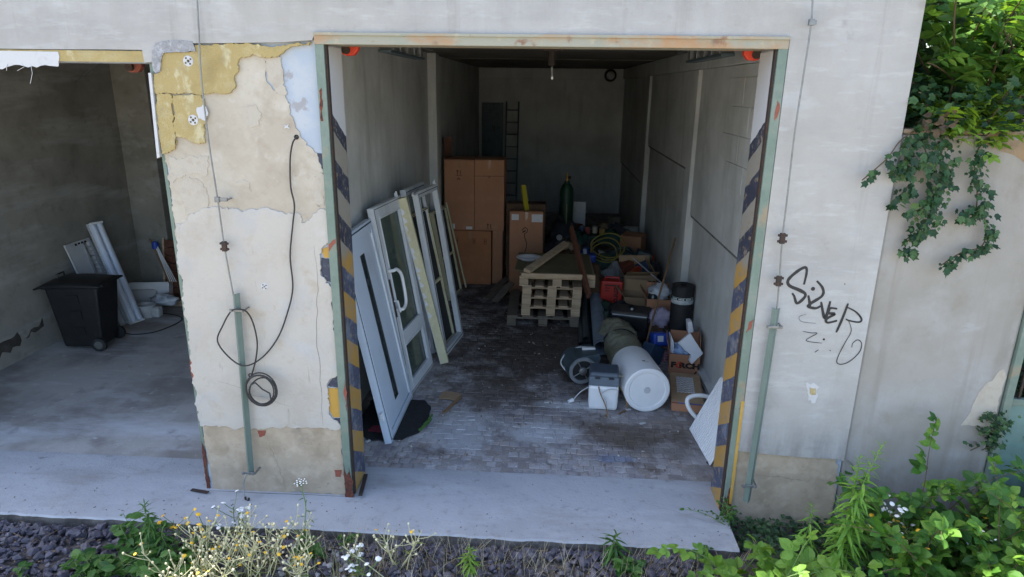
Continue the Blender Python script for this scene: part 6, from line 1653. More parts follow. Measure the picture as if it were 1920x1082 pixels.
# ------------------------------------------------------------ scraps on the floor
r = random.Random(77)
mb = MB()
for i in range(420):
    y = 0.5+r.random()**1.4*4.2
    x = r.uniform(-1.3, 1.4)
    if x > 0.2 and y > 1.3: continue
    s = r.choice([0.004, 0.005, 0.006, 0.008, 0.012])
    a = r.uniform(0, 6.28)
    M = Matrix.Translation((x, y, FZ+0.002)) @ Matrix.Rotation(a, 4, 'Z') @ Matrix.Rotation(r.uniform(-0.3, 0.3), 4, 'X')
    mb.box(-s, s, -s*0.6, s*0.6, 0, s*0.5, M)
o = part('floor_debris', mb, pm('floor_scraps', (168, 160, 150), [((110, 90, 70), 0.9, 9.0, 0.45, 0.55, (1, 1, 1)), ((200, 200, 200), 0.9, 14.0, 0.52, 0.6)], rough=0.9, world_space=True))
o['kind'] = 'stuff'
for (px, a, L, lb) in (((-0.693, 1.312, 0.0), 8, 0.07, 'white plastic stub lying alone on the open cobbles'), ((0.959, 1.376, 0.0), 30, 0.06, 'white paper scrap on the cobbles before the water heater'), ((0.851, 1.657, 0.0), 10, 0.05, 'white plastic scrap between the boiler and water heater'), ((-1.578, 0.831, 0.0), 60, 0.05, 'small white scrap beside the striped jamb near the mat')):
    solo('floor_scrap', MB().box(-L/2, L/2, -0.012, 0.012, 0, 0.008, Matrix.Translation((px[0], px[1], FZ+0.004)) @ Matrix.Rotation(R(a), 4, 'Z')), M_whited, lb, 'scrap')

# ------------------------------------------------------------ vegetation: leaf shapes
def leaf_shape(prof, fold=0.12, droop=0.12, serr=0.0, x0=0.0, y0=0.0, ang=0.0, scale=1.0):
    """blade along +y with a folded midrib; prof = (y, half width)"""
    vs, fs = [], []
    n = len(prof)
    for i, (y, w) in enumerate(prof):
        z = -droop*y*y
        ww = w*(1+(serr if i % 2 else -serr))
        vs += [(-ww, y, z+fold*ww), (0, y, z), (ww, y, z+fold*ww)]
    for i in range(n-1):
        a, b = 3*i, 3*(i+1)
        fs += [(a, a+1, b+1, b), (a+1, a+2, b+2, b+1)]
    c, s = math.cos(ang), math.sin(ang)
    vs = [((x*c-y*s)*scale+x0, (x*s+y*c)*scale+y0, z*scale) for x, y, z in vs]
    return vs, fs
def join(shapes):
    V, F = [], []
    for v, f in shapes:
        o = len(V)
        V += v
        F += [tuple(i+o for i in q) for q in f]
    return V, F
OV = [(0, 0.02), (0.15, 0.2), (0.35, 0.31), (0.6, 0.27), (0.82, 0.14), (1.0, 0.01)]
RO = [(0, 0.04), (0.12, 0.26), (0.35, 0.40), (0.62, 0.36), (0.85, 0.2), (1.0, 0.02)]
LA = [(0, 0.015), (0.2, 0.07), (0.5, 0.085), (0.8, 0.045), (1.0, 0.003)]
def ovate(k=0): return leaf_shape(OV, 0.2+0.05*k, 0.15+0.06*k, 0.06)
def trifoliate(k=0):
    st = ([(-0.008, -0.25, 0.02), (0.008, -0.25, 0.02), (0.008, 0.1, 0), (-0.008, 0.1, 0)], [(0, 1, 2, 3)])
    f = 0.18+0.06*(k % 3)
    return join([leaf_shape(RO, f, 0.2, 0.05, 0, 0.08, 0.05*(k-1), 0.62), leaf_shape(RO, f, 0.25, 0.05, -0.03, 0.03, 1.25, 0.5), leaf_shape(RO, f, 0.25, 0.05, 0.03, 0.03, -1.25, 0.5), st])
def pinnate(k=0):
    L = [leaf_shape(OV, 0.2, 0.2, 0.05, 0, 0.75, 0.0, 0.42)]
    for i in range(2 if k % 2 else 3):
        y = 0.65-0.26*i
        L += [leaf_shape(OV, 0.2, 0.25, 0.05, -0.01, y, 1.05, 0.40-0.03*i), leaf_shape(OV, 0.2, 0.25, 0.05, 0.01, y, -1.05, 0.40-0.03*i)]
    L.append(([(-0.008, -0.2, 0.03), (0.008, -0.2, 0.03), (0.005, 0.78, 0), (-0.005, 0.78, 0)], [(0, 1, 2, 3)]))
    return join(L)
def lobed(k=0, lobes=((0, 1.0), (0.9, 0.8), (-0.9, 0.8), (1.9, 0.5), (-1.9, 0.5))):
    pts = []
    seq = sorted(lobes, key=lambda q: q[0])
    for i, (a, l) in enumerate(seq):
        pts.append((math.sin(a)*l*0.6, 0.3+math.cos(a)*l*0.7))
        if i < len(seq)-1:
            am = (a+seq[i+1][0])/2
            pts.append((math.sin(am)*0.30, 0.3+math.cos(am)*0.34))
    pts.append((0, 0.0))
    n = len(pts)
    vs = [(0, 0.3, -0.05)]+[(x, y, 0.06*abs(x)-0.10*y*y+0.02*k*x) for x, y in pts]
    return vs, [(0, 1+i, 1+(i+1) % n) for i in range(n)]
def ivyleaf(k=0): return lobed(k, ((0, 0.95), (1.0, 0.75), (-1.0, 0.75), (2.1, 0.55), (-2.1, 0.55)))
def maple(k=0): return lobed(k, ((0, 1.1), (0.75, 0.95), (-0.75, 0.95), (1.6, 0.65), (-1.6, 0.65)))

LM_bram = leaf_mat('bramble_leaf', [(52, 92, 36), (70, 114, 42), (90, 132, 48), (116, 152, 58)])
LM_bramL = leaf_mat('young_bramble_leaf', [(92, 132, 50), (108, 146, 56), (120, 156, 66)])
LM_ivy = leaf_mat('ivy_leaf', [(26, 52, 30), (36, 66, 36), (50, 82, 44), (78, 106, 58)], 0.2)
LM_map = leaf_mat('maple_leaf', [(26, 50, 30), (34, 60, 32), (46, 74, 36), (72, 100, 40)], 0.45)
LM_eld = leaf_mat('elder_leaf', [(60, 98, 46), (74, 116, 50), (92, 130, 56), (108, 142, 62)], 0.4)
LM_lime = leaf_mat('lime_leaf', [(106, 140, 50), (122, 154, 56), (136, 168, 72)], 0.4)
LM_gold = leaf_mat('goldenrod_leaf', [(96, 142, 52), (112, 156, 60), (130, 170, 70)], 0.4)
LM_weed = leaf_mat('weed_leaf', [(50, 88, 38), (66, 106, 44), (84, 122, 52)], 0.35)
LM_dry = leaf_mat('dry_stem', [(150, 136, 108), (172, 158, 124), (190, 180, 150)], 0.1, 0.9)
LM_grass = leaf_mat('grass_blade', [(96, 122, 60), (130, 136, 78), (150, 142, 96)], 0.3)
M_stem = pm('green_stem', (98, 122, 66), rough=0.7)
M_stemb = pm('brown_stem', (86, 70, 52), rough=0.9)
M_stemp = pm('pale_cream_stem', (186, 182, 140), rough=0.8)
M_bark = pm('grey_brown_bark', (92, 80, 66), [((66, 56, 46), 0.8, 8.0, 0.45, 0.65, (1, 1, 0.2))], rough=1.0, bump=0.8)
M_seed = pm('cream_seed_head', (214, 206, 172), [((190, 176, 120), 0.8, 60.0, 0.45, 0.6)], rough=0.9)
M_petw = pm('white_petal', (224, 224, 222), rough=0.7)
M_pety = pm('yellow_petal', (222, 176, 40), [((206, 150, 30), 0.6, 40.0, 0.45, 0.65)], rough=0.7)
def meshes(fn, n, mat, name='leaf'):
    return [(fn(k), MB().add(*fn(k)).mesh(name, mat)) for k in range(n)]
LS_tri = meshes(trifoliate, 3, LM_bram)
LS_triL = meshes(trifoliate, 3, LM_bramL)
LS_ivy = meshes(ivyleaf, 3, LM_ivy)
LS_map = meshes(maple, 3, LM_map)
LS_eld = meshes(pinnate, 3, LM_eld)
LS_lime = meshes(pinnate, 3, LM_lime)
LS_ov = meshes(ovate, 3, LM_weed)

def in_view(p):
    d = p-CAM
    z = d.dot(fw)
    if z < 0.2: return False
    return abs(d.dot(rt)/z) < 0.80 and abs(d.dot(up)/z) < 0.46
def leaf_M(pos, direction, nrm, size, r, roll=0.5):
    y = Vector(direction).normalized()
    z = Vector(nrm)-y*Vector(nrm).dot(y)
    if z.length < 1e-4: z = y.orthogonal()
    z.normalize()
    x = y.cross(z)
    M = Matrix(((x.x, y.x, z.x, pos[0]), (x.y, y.y, z.y, pos[1]), (x.z, y.z, z.z, pos[2]), (0, 0, 0, 1)))
    return M @ Matrix.Rotation(r.uniform(-roll, roll), 4, 'Y') @ Matrix.Scale(size, 4)
def put_leaves(root, leaves, LS, mat, limit=300, name='leaf', mass='foliage', r=None):
    """leaves: world matrices; the ones that show largest as parts, the rest as one mass"""
    r = r or rnd
    base = root.matrix_world.inverted()
    key = []
    for M in leaves:
        p = M.translation
        vis = in_view(p)
        key.append((0 if vis else 1, (p-CAM).length))
    order = sorted(range(len(leaves)), key=lambda i: key[i])
    restm = MB()
    nn = 0
    for idx in order:
        k = r.randrange(len(LS))
        if nn < limit and key[idx][0] == 0:
            inst(name, LS[k][1], root, base @ leaves[idx])
            nn += 1
        else:
            restm.add(*LS[k][0], base @ leaves[idx])
    if restm.v:
        part(mass, restm, mat, root, kind='stuff')

def arch(p0, d, L, droop, n=12):
    pts = [Vector(p0)]
    d = Vector(d).normalized()
    for i in range(n):
        pts.append(pts[-1]+d*(L/n))
        d = (d+Vector((0, 0, -droop/n))).normalized()
    return pts

def cane_bush(name, label, cat, base_fn, n, Lr, droop, LS, mat, size, per, stem_mat, seed, limit=300, group=None, dir_fn=None, loc=None, upn=0.75, rstem=0.006):
    r = random.Random(seed)
    o = thing(name, label, cat, loc)
    if group: o['group'] = group
    stems = MB()
    leaves = []
    for i in range(n):
        p0 = base_fn(r)
        d = dir_fn(r, p0) if dir_fn else Vector((r.uniform(-0.7, 0.7), r.uniform(-0.9, 0.4), r.uniform(0.6, 1.4)))
        L = r.uniform(*Lr)
        pts = arch(p0, d, L, droop*r.uniform(0.6, 1.3))
        for j in range(len(pts)):
            pts[j] = pts[j]+Vector((noise.noise(pts[j]*3)*0.03, 0, 0))
        rs = [rstem*(1-0.75*j/(len(pts)-1)) for j in range(len(pts))]
        stems.tube(pts, rs, 5)
        for j in range(per):
            t = (0.18+0.82*(j+r.random()*0.6)/per)*(len(pts)-1)
            a = min(int(t), len(pts)-2)
            p = pts[a].lerp(pts[a+1], t-a)
            tang = (pts[a+1]-pts[a]).normalized()
            side = Vector((r.uniform(-1, 1), r.uniform(-1, 1), r.uniform(-0.2, 0.6))).normalized()
            dirv = (side+tang*0.5).normalized()
            s = size*r.uniform(0.65, 1.2)*(1.0 if t/(len(pts)-1) < 0.8 else 0.75)
            nv = Vector((r.uniform(-0.5, 0.5), r.uniform(-0.9, 0.2), 1.0*upn+0.3))
            p2 = p+dirv*s*0.22
            leaves.append(leaf_M(p2, dirv, nv, s, r, 0.4))
    part('cane', stems, stem_mat, o, world=True, smooth=True)
    put_leaves(o, leaves, LS, mat, limit, r=r)
    return o

# bramble thicket in the right corner
cane_bush('bramble_bush', 'dark green bramble thicket filling the corner below the rendered wall', 'bramble',
          lambda r: Vector((r.uniform(2.4, 4.2), r.uniform(-1.0, -0.12), GZ)), 120, (0.55, 1.2), 2.0, LS_tri, LM_bram, 0.138, 15, M_stemb, 5, loc=(3.0, -0.5, GZ),
          dir_fn=lambda r, p: Vector((r.uniform(-0.6, 0.3), r.uniform(-0.7, 0.3), r.uniform(0.8, 1.5))))
cane_bush('bramble_bush', 'pale lime green bramble spreading over the stones at the end of the apron', 'bramble',
          lambda r: Vector((r.uniform(1.2, 1.62), r.uniform(-1.1, -0.66), GZ)), 24, (0.4, 0.7), 2.0, LS_triL, LM_bramL, 0.13, 9, M_stem, 6, loc=(1.5, -0.95, GZ), limit=200,
          dir_fn=lambda r, p: Vector((r.uniform(-0.5, 0.6), r.uniform(-0.5, 0.3), r.uniform(0.7, 1.3))))
cane_bush('bramble_bush', 'low bramble sprawl of mid green leaves in front of the flowering weeds', 'bramble',
          lambda r: Vector((r.uniform(2.5, 3.6), r.uniform(-1.7, -1.1), GZ)), 56, (0.4, 0.8), 2.2, LS_tri, LM_bram, 0.13, 11, M_stem, 7, loc=(2.8, -1.3, GZ))

# goldenrod: single stems set with drooping narrow leaves
def goldenrod(label, x, y, h, seed, mat=LM_gold, lean_=(0, 0), L=0.10, name='goldenrod_plant', z0=None, dens=1.0):
    r = random.Random(seed)
    z0 = GZ if z0 is None else z0
    o = thing(name, label, 'weed', (x, y, z0), 'tall narrow leaved weeds along the apron')
    n = 16
    pts = [Vector((x+lean_[0]*(i/n)**1.4+0.01*math.sin(i*0.8+seed), y+lean_[1]*(i/n)**1.4, z0+h*i/n)) for i in range(n+1)]
    part('stem', MB().tube(pts, [0.006*(1-0.6*i/n) for i in range(n+1)], 6), M_stem, o, world=True, smooth=True)
    mb = MB()
    N = int(h*95*dens)
    shp = [leaf_shape(LA, 0.25, dr) for dr in (0.25, 0.4, 0.6)]
    for i in range(N):
        t = 0.18+0.82*(i/N)
        a = min(int(t*n), n-1)
        p = pts[a].lerp(pts[a+1], t*n-a)
        az = i*2.4+r.uniform(-0.3, 0.3)
        el = -0.15+1.1*max(0, t-0.72)/0.28+r.uniform(-0.2, 0.2)
        s = L*(0.75+0.5*math.sin(math.pi*min(1, t*1.1)))*(1-0.45*max(0, t-0.8)/0.2)*r.uniform(0.85, 1.15)
        d = Vector((math.cos(az)*math.cos(el), math.sin(az)*math.cos(el), math.sin(el)))
        mb.add(*shp[i % 3], leaf_M(p, d, Vector((0, 0, 1)), s, r, 0.3))
    part('foliage', mb, mat, o, world=True, kind='stuff')
    return o
for i, (p, h, ln, lb) in enumerate((
        (((1.872, -0.754, -0.11)), 1.12, (0.20, 0.05), 'tallest light green weed with drooping narrow leaves before the plinth'),
        (((1.988, -0.722, -0.11)), 1.0, (-0.02, 0.06), 'second light green narrow leaved weed beside the tallest one'),
        (((1.761, -0.631, -0.11)), 0.62, (0.0, 0.02), 'mid height dark stemmed weed left of the tallest light green one'),
        (((2.04, -0.41, -0.11)), 0.52, (0.0, 0.02), 'short bushy narrow leaved weed in front of the bare plinth'))):
    goldenrod(lb, p[0], p[1], h, 20+i, lean_=ln, L=0.105 if i < 2 else 0.085)
gp_ = (-2.632, -0.774, -0.11)
goldenrod('bright green narrow leaved weed at the left edge of the flowering weeds', gp_[0], gp_[1], 0.50, 31, L=0.10, dens=1.5, mat=LM_weed)
gp_ = (-2.5, -0.832, -0.11)
goldenrod('lower green narrow leaved weed tucked against the brighter one at the apron edge', gp_[0], gp_[1], 0.36, 32, L=0.09, dens=1.4, mat=LM_weed)
gp_ = (0.519, -0.536, -0.11)
goldenrod('small green herb growing from the ballast before the middle of the apron', gp_[0], gp_[1], 0.26, 33, L=0.11, dens=1.8, mat=LM_weed)
gp_ = (-0.467, -0.731, -0.11)
goldenrod('yellowish green feathery weed among the dry grass', gp_[0], gp_[1], 0.24, 34, L=0.07, dens=2.2, mat=LM_lime)

# broad leaved weeds, each its own plant
def leafy(label, x, y, h, n, size, seed, LS=LS_ov, mat=LM_weed, spread=0.16, name='leafy_weed', z0=None, limit=60):
    r = random.Random(seed)
    z0 = GZ if z0 is None else z0
    o = thing(name, label, 'weed', (x, y, z0), 'leafy weeds along the apron')
    st = MB()
    leaves = []
    for i in range(n):
        tip = Vector((x+r.gauss(0, spread), y+r.gauss(0, spread*0.8), z0+h*r.uniform(0.45, 1.0)))
        b = Vector((x+r.uniform(-1, 1)*spread*0.5, y+r.uniform(-1, 1)*spread*0.5, z0))
        mid = b.lerp(tip, 0.55)+Vector((0, 0, 0.03))
        pts = smooth_path([b, mid, tip], 4)
        st.tube(pts, [0.004*(1-0.6*j/(len(pts)-1)) for j in range(len(pts))], 5)
        for j in range(5):
            t = 0.3+0.7*j/4
            k = min(int(t*(len(pts)-1)), len(pts)-2)
            p = pts[k].lerp(pts[k+1], t*(len(pts)-1)-k)
            az = r.uniform(0, 6.28)
            d = Vector((math.cos(az), math.sin(az), r.uniform(-0.1, 0.5)))
            leaves.append(leaf_M(p, d, Vector((0, -0.2, 1)), size*r.uniform(0.6, 1.15), r, 0.5))
    part('stem', st, M_stem, o, world=True, smooth=True)
    put_leaves(o, leaves, LS, mat, limit, r=r)
    return o
for i, (px, h, n, s, sp, lb) in enumerate((
        ((-2.836, -0.909, -0.11), 0.26, 16, 0.085, 0.12, 'dense low weed with nettle like leaves at the left of the ballast'),
        ((-2.762, -0.746, -0.11), 0.30, 14, 0.08, 0.09, 'leafy green weed just left of the bright narrow leaved one'),
        ((-2.945, -0.992, -0.11), 0.20, 12, 0.08, 0.10, 'low green weed at the bottom edge near the leafy corner of the ballast'),
        ((-2.359, -0.873, -0.11), 0.28, 14, 0.075, 0.10, 'green weed between the narrow leaved one and the cream flower heads'),
        ((-2.48, -0.981, -0.11), 0.26, 14, 0.08, 0.12, 'broad weed at the very bottom below the bright narrow leaved one'),
        ((-1.361, -0.5, -0.11), 0.16, 6, 0.05, 0.04, 'small upright sprig growing at the apron edge before the pier'),
        ((-1.599, -0.631, -0.11), 0.14, 9, 0.08, 0.06, 'rosette of green leaves at the foot of the thin white flowered stem'),
        ((0.636, -0.649, -0.11), 0.14, 8, 0.07, 0.07, 'low green weed beside the small herb in the ballast'),
        ((-3.415, -0.977, -0.11), 0.08, 4, 0.06, 0.06, 'tiny green weed in the far left of the ballast'),
        ((1.113, -0.507, -0.11), 0.12, 7, 0.05, 0.06, 'small weed by the end of the apron near the pale bramble'),
        ((2.299, -0.524, -0.11), 0.30, 16, 0.07, 0.13, 'leafy weed among yellow flowers before the bramble thicket'),
        ((2.66, -0.445, -0.11), 0.34, 18, 0.07, 0.14, 'leafy weed under the white daisies before the bramble thicket'))):
    leafy(lb, px[0], px[1], h, n, s, 40+i, spread=sp)

# dark ground cover at the foot of the plinth
r = random.Random(91)
mb = MB()
shp = [ovate(0), ovate(1)]
for i in range(1500):
    x = r.uniform(1.42, 2.4)
    y = r.uniform(-0.62, -0.03)
    z = -0.10+0.16*noise.noise(Vector((x*4, y*4, 1)))+r.uniform(0, 0.10)
    if x < 1.6 and y < -0.35: continue
    az = r.uniform(0, 6.28)
    mb.add(*shp[i % 2], leaf_M((x, y, z), Vector((math.cos(az), math.sin(az), r.uniform(-0.2, 0.7))), Vector((0, -0.3, 1)), r.uniform(0.025, 0.05), r, 0.6))
o = part('ground_cover', mb, leaf_mat('small_dark_leaf', [(34, 58, 36), (44, 72, 42), (60, 90, 50)], 0.2))
o['kind'] = 'stuff'
leafy('small sprig of dark leaves creeping round the right door jamb', 1.38, -0.12, 0.22, 12, 0.035, 95, mat=LM_weed, spread=0.10, z0=-0.02)
mb = MB().blob((1.60, -0.62, GZ+0.03), (0.22, 0.14, 0.12), 17, 0.3, 2.0, flat=GZ-0.02)
solo('concrete_lump', mb, M_apedge, 'grey concrete lump half hidden between the apron end and the weeds', 'stone')

# flowering weeds
def flower_weed(name, label, x, y, h, nst, nh, seed, stem_mat, heads, spread=0.12, hr=0.010, cat='weed', group=None, leaf=True):
    """branching stems ending in heads; heads: list of (material, share, radius factor)"""
    r = random.Random(seed)
    o = thing(name, label, cat, (x, y, GZ), group)
    st = MB()
    hs = [MB() for _ in heads]
    lf = MB()
    shp = leaf_shape(LA, 0.2, 0.3)
    for i in range(nst):
        b = Vector((x+r.gauss(0, spread*0.3), y+r.gauss(0, spread*0.3), GZ))
        top = Vector((x+r.gauss(0, spread), y+r.gauss(0, spread*0.7), GZ+h*r.uniform(0.6, 0.95)))
        main = smooth_path([b, b.lerp(top, 0.5)+Vector((r.uniform(-0.03, 0.03), r.uniform(-0.03, 0.03), 0.02)), top], 4)
        st.tube(main, [0.0042-0.0016*j/(len(main)-1) for j in range(len(main))], 5, cap=False)
        if leaf:
            for j in range(7):
                p = main[min(j+1, len(main)-1)]
                az = r.uniform(0, 6.28)
                lf.add(*shp, leaf_M(p, Vector((math.cos(az), math.sin(az), 0.2)), Vector((0, 0, 1)), r.uniform(0.03, 0.07), r, 0.4))
        for k in range(nh):
            t = r.uniform(0.55, 1.0)
            a = min(int(t*(len(main)-1)), len(main)-2)
            p = main[a]
            e = p+Vector((r.gauss(0, 0.055), r.gauss(0, 0.05), r.uniform(0.03, 0.13)))
            br = smooth_path([p, p.lerp(e, 0.5)+Vector((r.uniform(-0.01, 0.01), 0, -0.008)), e], 3)
            st.tube(br, 0.0022, 4, cap=False)
            u = r.random()
            for q, (m, share, rf) in enumerate(heads):
                u -= share
                if u <= 0 or q == len(heads)-1:
                    s = hr*rf*r.uniform(0.75, 1.2)
                    tilt = Matrix.Translation(e) @ Matrix.Rotation(r.uniform(-0.5, 0.5), 4, 'X') @ Matrix.Rotation(r.uniform(-0.5, 0.5), 4, 'Y')
                    if rf > 1.2:      # open flower
                        hs[q].lathe([(s*0.2, -0.2*s), (s, 0.0), (s*0.8, 0.25*s), (0.0, 0.35*s)], tilt, 7, caps=False)
                    else:
                        hs[q].lathe([(s*0.45, -s), (s*0.9, -0.2*s), (s, 0.4*s), (s*0.5, s), (0.0, 1.1*s)], tilt, 6, caps=False)
                    break
    part('stem', st, stem_mat, o, world=True, smooth=True)
    if leaf and lf.v:
        part('foliage', lf, LM_grass, o, world=True, kind='stuff')
    for q, (m, share, rf) in enumerate(heads):
        if hs[q].v:
            part('flower_heads' if rf > 1.2 else 'seed_heads', hs[q], m, o, world=True, kind='stuff')
    return o
CR = [(M_seed, 0.9, 0.9), (M_pety, 0.1, 1.3)]
spots_f = [((-2.198, -0.936, -0.11), 0.42, 6, 7), ((-2.04, -0.849, -0.11), 0.46, 6, 7), ((-1.806, -0.882, -0.11), 0.42, 6, 8), ((-1.686, -0.771, -0.11), 0.40, 5, 7), ((-1.869, -0.984, -0.11), 0.42, 6, 8), ((-2.025, -1.066, -0.11), 0.40, 6, 7), ((-1.542, -1.007, -0.11), 0.36, 5, 7), ((-0.97, -0.769, -0.11), 0.34, 5, 6), ((-2.223, -1.058, -0.11), 0.36, 7, 8)]
lbl = ['cream headed dry weed nearest the green leafy weeds', 'tallest cream headed dry weed before the foot of the green angle', 'dense cream headed weed in the middle of the flowering patch', 'cream headed weed at the edge nearest the thin white flowered stem', 'bushy cream headed weed at the bottom below the middle of the patch', 'cream headed weed at the bottom left of the flowering patch', 'cream headed weed at the bottom with several open yellow heads', 'lone cream headed weed standing apart in the ballast below the door jamb', 'low cream headed weed mixed into the green leaves']
for i, ((p, h, a, b), lb) in enumerate(zip(spots_f, lbl)):
    flower_weed('seeding_weed', lb, p[0], p[1], h, a, b, 60+i, M_stemp, CR if i != 6 else [(M_seed, 0.78, 0.9), (M_pety, 0.22, 1.35)], spread=0.155, hr=0.0085, group='cream headed weeds before the pier')
WH = [(M_petw, 1.0, 1.5)]
for i, (p, h, a, b, sp, lb) in enumerate((
        ((-2.156, -0.56, -0.11), 0.42, 4, 3, 0.08, 'small white daisies standing before the apron above the cream weeds'),
        ((2.43, -0.435, -0.11), 0.56, 6, 6, 0.09, 'cluster of white daisies between the tall weeds and the bramble'),
        ((2.923, -0.604, -0.11), 0.5, 4, 5, 0.06, 'white daisies low down at the bottom of the bramble thicket'),
        ((-1.224, -0.838, -0.11), 0.16, 4, 5, 0.05, 'low white flowers in the ballast below the lone cream weed'))):
    flower_weed('white_daisy', lb, p[0], p[1], h, a, b, 80+i, M_stem, WH, spread=sp, hr=0.0115, cat='flower', group='white flowered weeds')
for i, (p, h, a, b, sp, lb) in enumerate((
        ((2.665, -0.363, -0.11), 0.46, 6, 5, 0.12, 'yellow flowered weed beside the white daisies'),
        ((2.384, -0.644, -0.11), 0.42, 6, 5, 0.14, 'yellow flowered weed at the bottom before the tall narrow leaved weeds'),
        ((2.838, -0.509, -0.11), 0.46, 4, 4, 0.12, 'yellow flowered weed reaching into the bramble leaves'),
        ((-2.514, -0.727, -0.11), 0.34, 4, 3, 0.10, 'yellow flowered weed standing over the left leafy weeds'))):
    flower_weed('yellow_flower', lb, p[0], p[1], h, a, b, 90+i, M_stem, [(M_pety, 1.0, 1.4)], spread=sp, hr=0.011, cat='flower', group='yellow flowered weeds')
p0 = (-1.602, -0.642, -0.11)
ux = thing('white_umbel', 'single thin stem with a small white flower head rising before the pier', 'flower', (p0[0], p0[1], GZ))
pts = [Vector((p0[0]+0.01*math.sin(i*0.9), p0[1], GZ+0.60*i/12)) for i in range(13)]
part('stem', MB().tube(pts, 0.0035, 5), M_stem, ux, world=True, smooth=True)
mb = MB()
lf = MB()
for i in range(16):
    a = i*2.4
    rr = 0.012*math.sqrt(i)*1.0
    e = pts[-1]+Vector((rr*math.cos(a), rr*math.sin(a), 0.02))
    lf.tube([pts[-1]-Vector((0, 0, 0.01)), e], 0.0012, 4)
    mb.lathe([(0.004, 0), (0.006, 0.003), (0, 0.005)], Matrix.Translation(e), 6, caps=False)
for i in range(8):
    lf.add(*leaf_shape(LA, 0.2, 0.3), leaf_M(pts[3+i], Vector((math.cos(i*2.4), math.sin(i*2.4), 0.4)), Vector((0, 0, 1)), 0.05, rnd, 0.3))
part('petal_cluster', mb, M_petw, ux, world=True)
part('foliage', lf, LM_weed, ux, world=True, kind='stuff')

# dry grass along the front of the apron
r = random.Random(123)
mb = MB()
for i in range(2100):
    x = r.uniform(-1.7, 1.5) if r.random() < 0.85 else r.uniform(-2.6, -1.2)
    y = -0.50-abs(r.gauss(0.12, 0.28))
    w_ = 0.5+0.5*noise.noise(Vector((x*2.2, y*2.2, 7)))
    if r.random() > w_*1.15: continue
    h = r.uniform(0.08, 0.26)
    az = r.uniform(0, 6.28)
    b = r.uniform(0.1, 0.9)
    d = Vector((math.cos(az)*b, math.sin(az)*b, 1)).normalized()
    pts = arch((x, y, GZ+0.01), d, h, r.uniform(0.3, 1.3), 4)
    s = Vector((-math.sin(az), math.cos(az), 0))*r.uniform(0.0012, 0.0024)
    o_ = len(mb.v)
    for j, p in enumerate(pts):
        k = 1-j/len(pts)
        mb.v += [p-s*k, p+s*k]
    for j in range(len(pts)-1):
        mb.f.append((o_+2*j, o_+2*j+1, o_+2*j+3, o_+2*j+2))
o = part('dry_grass', mb, LM_dry)
o['kind'] = 'stuff'
mb = MB()
for i in range(700):
    x = r.gauss(-2.0, 0.45) if r.random() < 0.7 else r.gauss(2.1, 0.5)
    y = r.uniform(-1.5, -0.75)
    h = r.uniform(0.1, 0.3)
    az = r.uniform(0, 6.28)
    d = Vector((math.cos(az)*0.5, math.sin(az)*0.5, 1)).normalized()
    pts = arch((x, y, GZ), d, h, r.uniform(0.3, 1.3), 4)
    s = Vector((-math.sin(az), math.cos(az), 0))*r.uniform(0.0015, 0.003)
    o_ = len(mb.v)
    for j, p in enumerate(pts):
        k = 1-j/len(pts)
        mb.v += [p-s*k, p+s*k]
    for j in range(len(pts)-1):
        mb.f.append((o_+2*j, o_+2*j+1, o_+2*j+3, o_+2*j+2))
o = part('green_grass', mb, LM_grass)
o['kind'] = 'stuff'

# grit, twigs and leaf bits blown over the apron
r = random.Random(808)
mb = MB()
for i in range(240):
    x = r.uniform(-4.5, 1.4)
    y = -0.42+abs(r.gauss(0, 0.22))
    if y > 0.38: continue
    if -2.64 < x < -1.45 and y > -0.03: continue
    s_ = r.choice([0.0015, 0.002, 0.003, 0.0045])
    mb.box(-s_*r.uniform(0.6, 2.2), s_, -s_*0.7, s_*0.7, 0, s_*0.7, Matrix.Translation((x, y, 0.0005)) @ Matrix.Rotation(r.uniform(0, 6.28), 4, 'Z'))
o = part('apron_grit', mb, pm('dark_grit', (112, 104, 94), [((80, 72, 64), 0.8, 14.0, 0.45, 0.6)], rough=1.0, world_space=True))
o['kind'] = 'stuff'
# ballast stones
def stone(seed):
    r = random.Random(seed)
    bm = bmesh.new()
    pts = []
    for i in range(13):
        d = Vector((r.gauss(0, 1), r.gauss(0, 1), r.gauss(0, 1))).normalized()
        pts.append(bm.verts.new((d.x*r.uniform(0.75, 1.1), d.y*r.uniform(0.6, 0.95), d.z*r.uniform(0.5, 0.8))))
    res = bmesh.ops.convex_hull(bm, input=pts)
    bmesh.ops.delete(bm, geom=[e for e in res['geom_interior'] if isinstance(e, bmesh.types.BMVert)], context='VERTS')
    bm.verts.index_update()
    vs = [tuple(v.co) for v in bm.verts]
    fs = [tuple(v.index for v in f.verts) for f in bm.faces]
    bm.free()
    return vs, fs
STN = [stone(i) for i in range(14)]
M_bal = pm('dark_ballast_stone', (84, 80, 88), [((66, 62, 72), 0.8, 5.0, 0.45, 0.6), ((104, 98, 100), 0.7, 12.0, 0.5, 0.65), ((124, 112, 100), 0.5, 2.0, 0.56, 0.7)], rough=0.9, bump=0.4, bump_scale=50, world_space=True, vary=0.3)
r = random.Random(321)
mb = MB()
for i in range(9000):
    y = -0.455-r.random()*1.25
    x = r.uniform(-4.6, 3.6)
    if r.random() < 0.12: y = -0.46-r.random()*0.08
    s = r.choice([0.010, 0.014, 0.018, 0.022, 0.026, 0.03, 0.036, 0.046])*r.uniform(0.8, 1.15)
    if x > 1.5: s *= 0.9
    z = GZ+0.012+r.random()*0.045
    M = Matrix.Translation((x, y-s*0.4, z)) @ Matrix.Rotation(r.uniform(0, 6.28), 4, 'Z') @ Matrix.Rotation(r.uniform(-0.6, 0.6), 4, 'X') @ Matrix.Scale(s, 4)
    mb.add(*STN[r.randrange(14)], M)
o = part('ballast_gravel', mb, M_bal)
o['kind'] = 'stuff'
mb = MB()
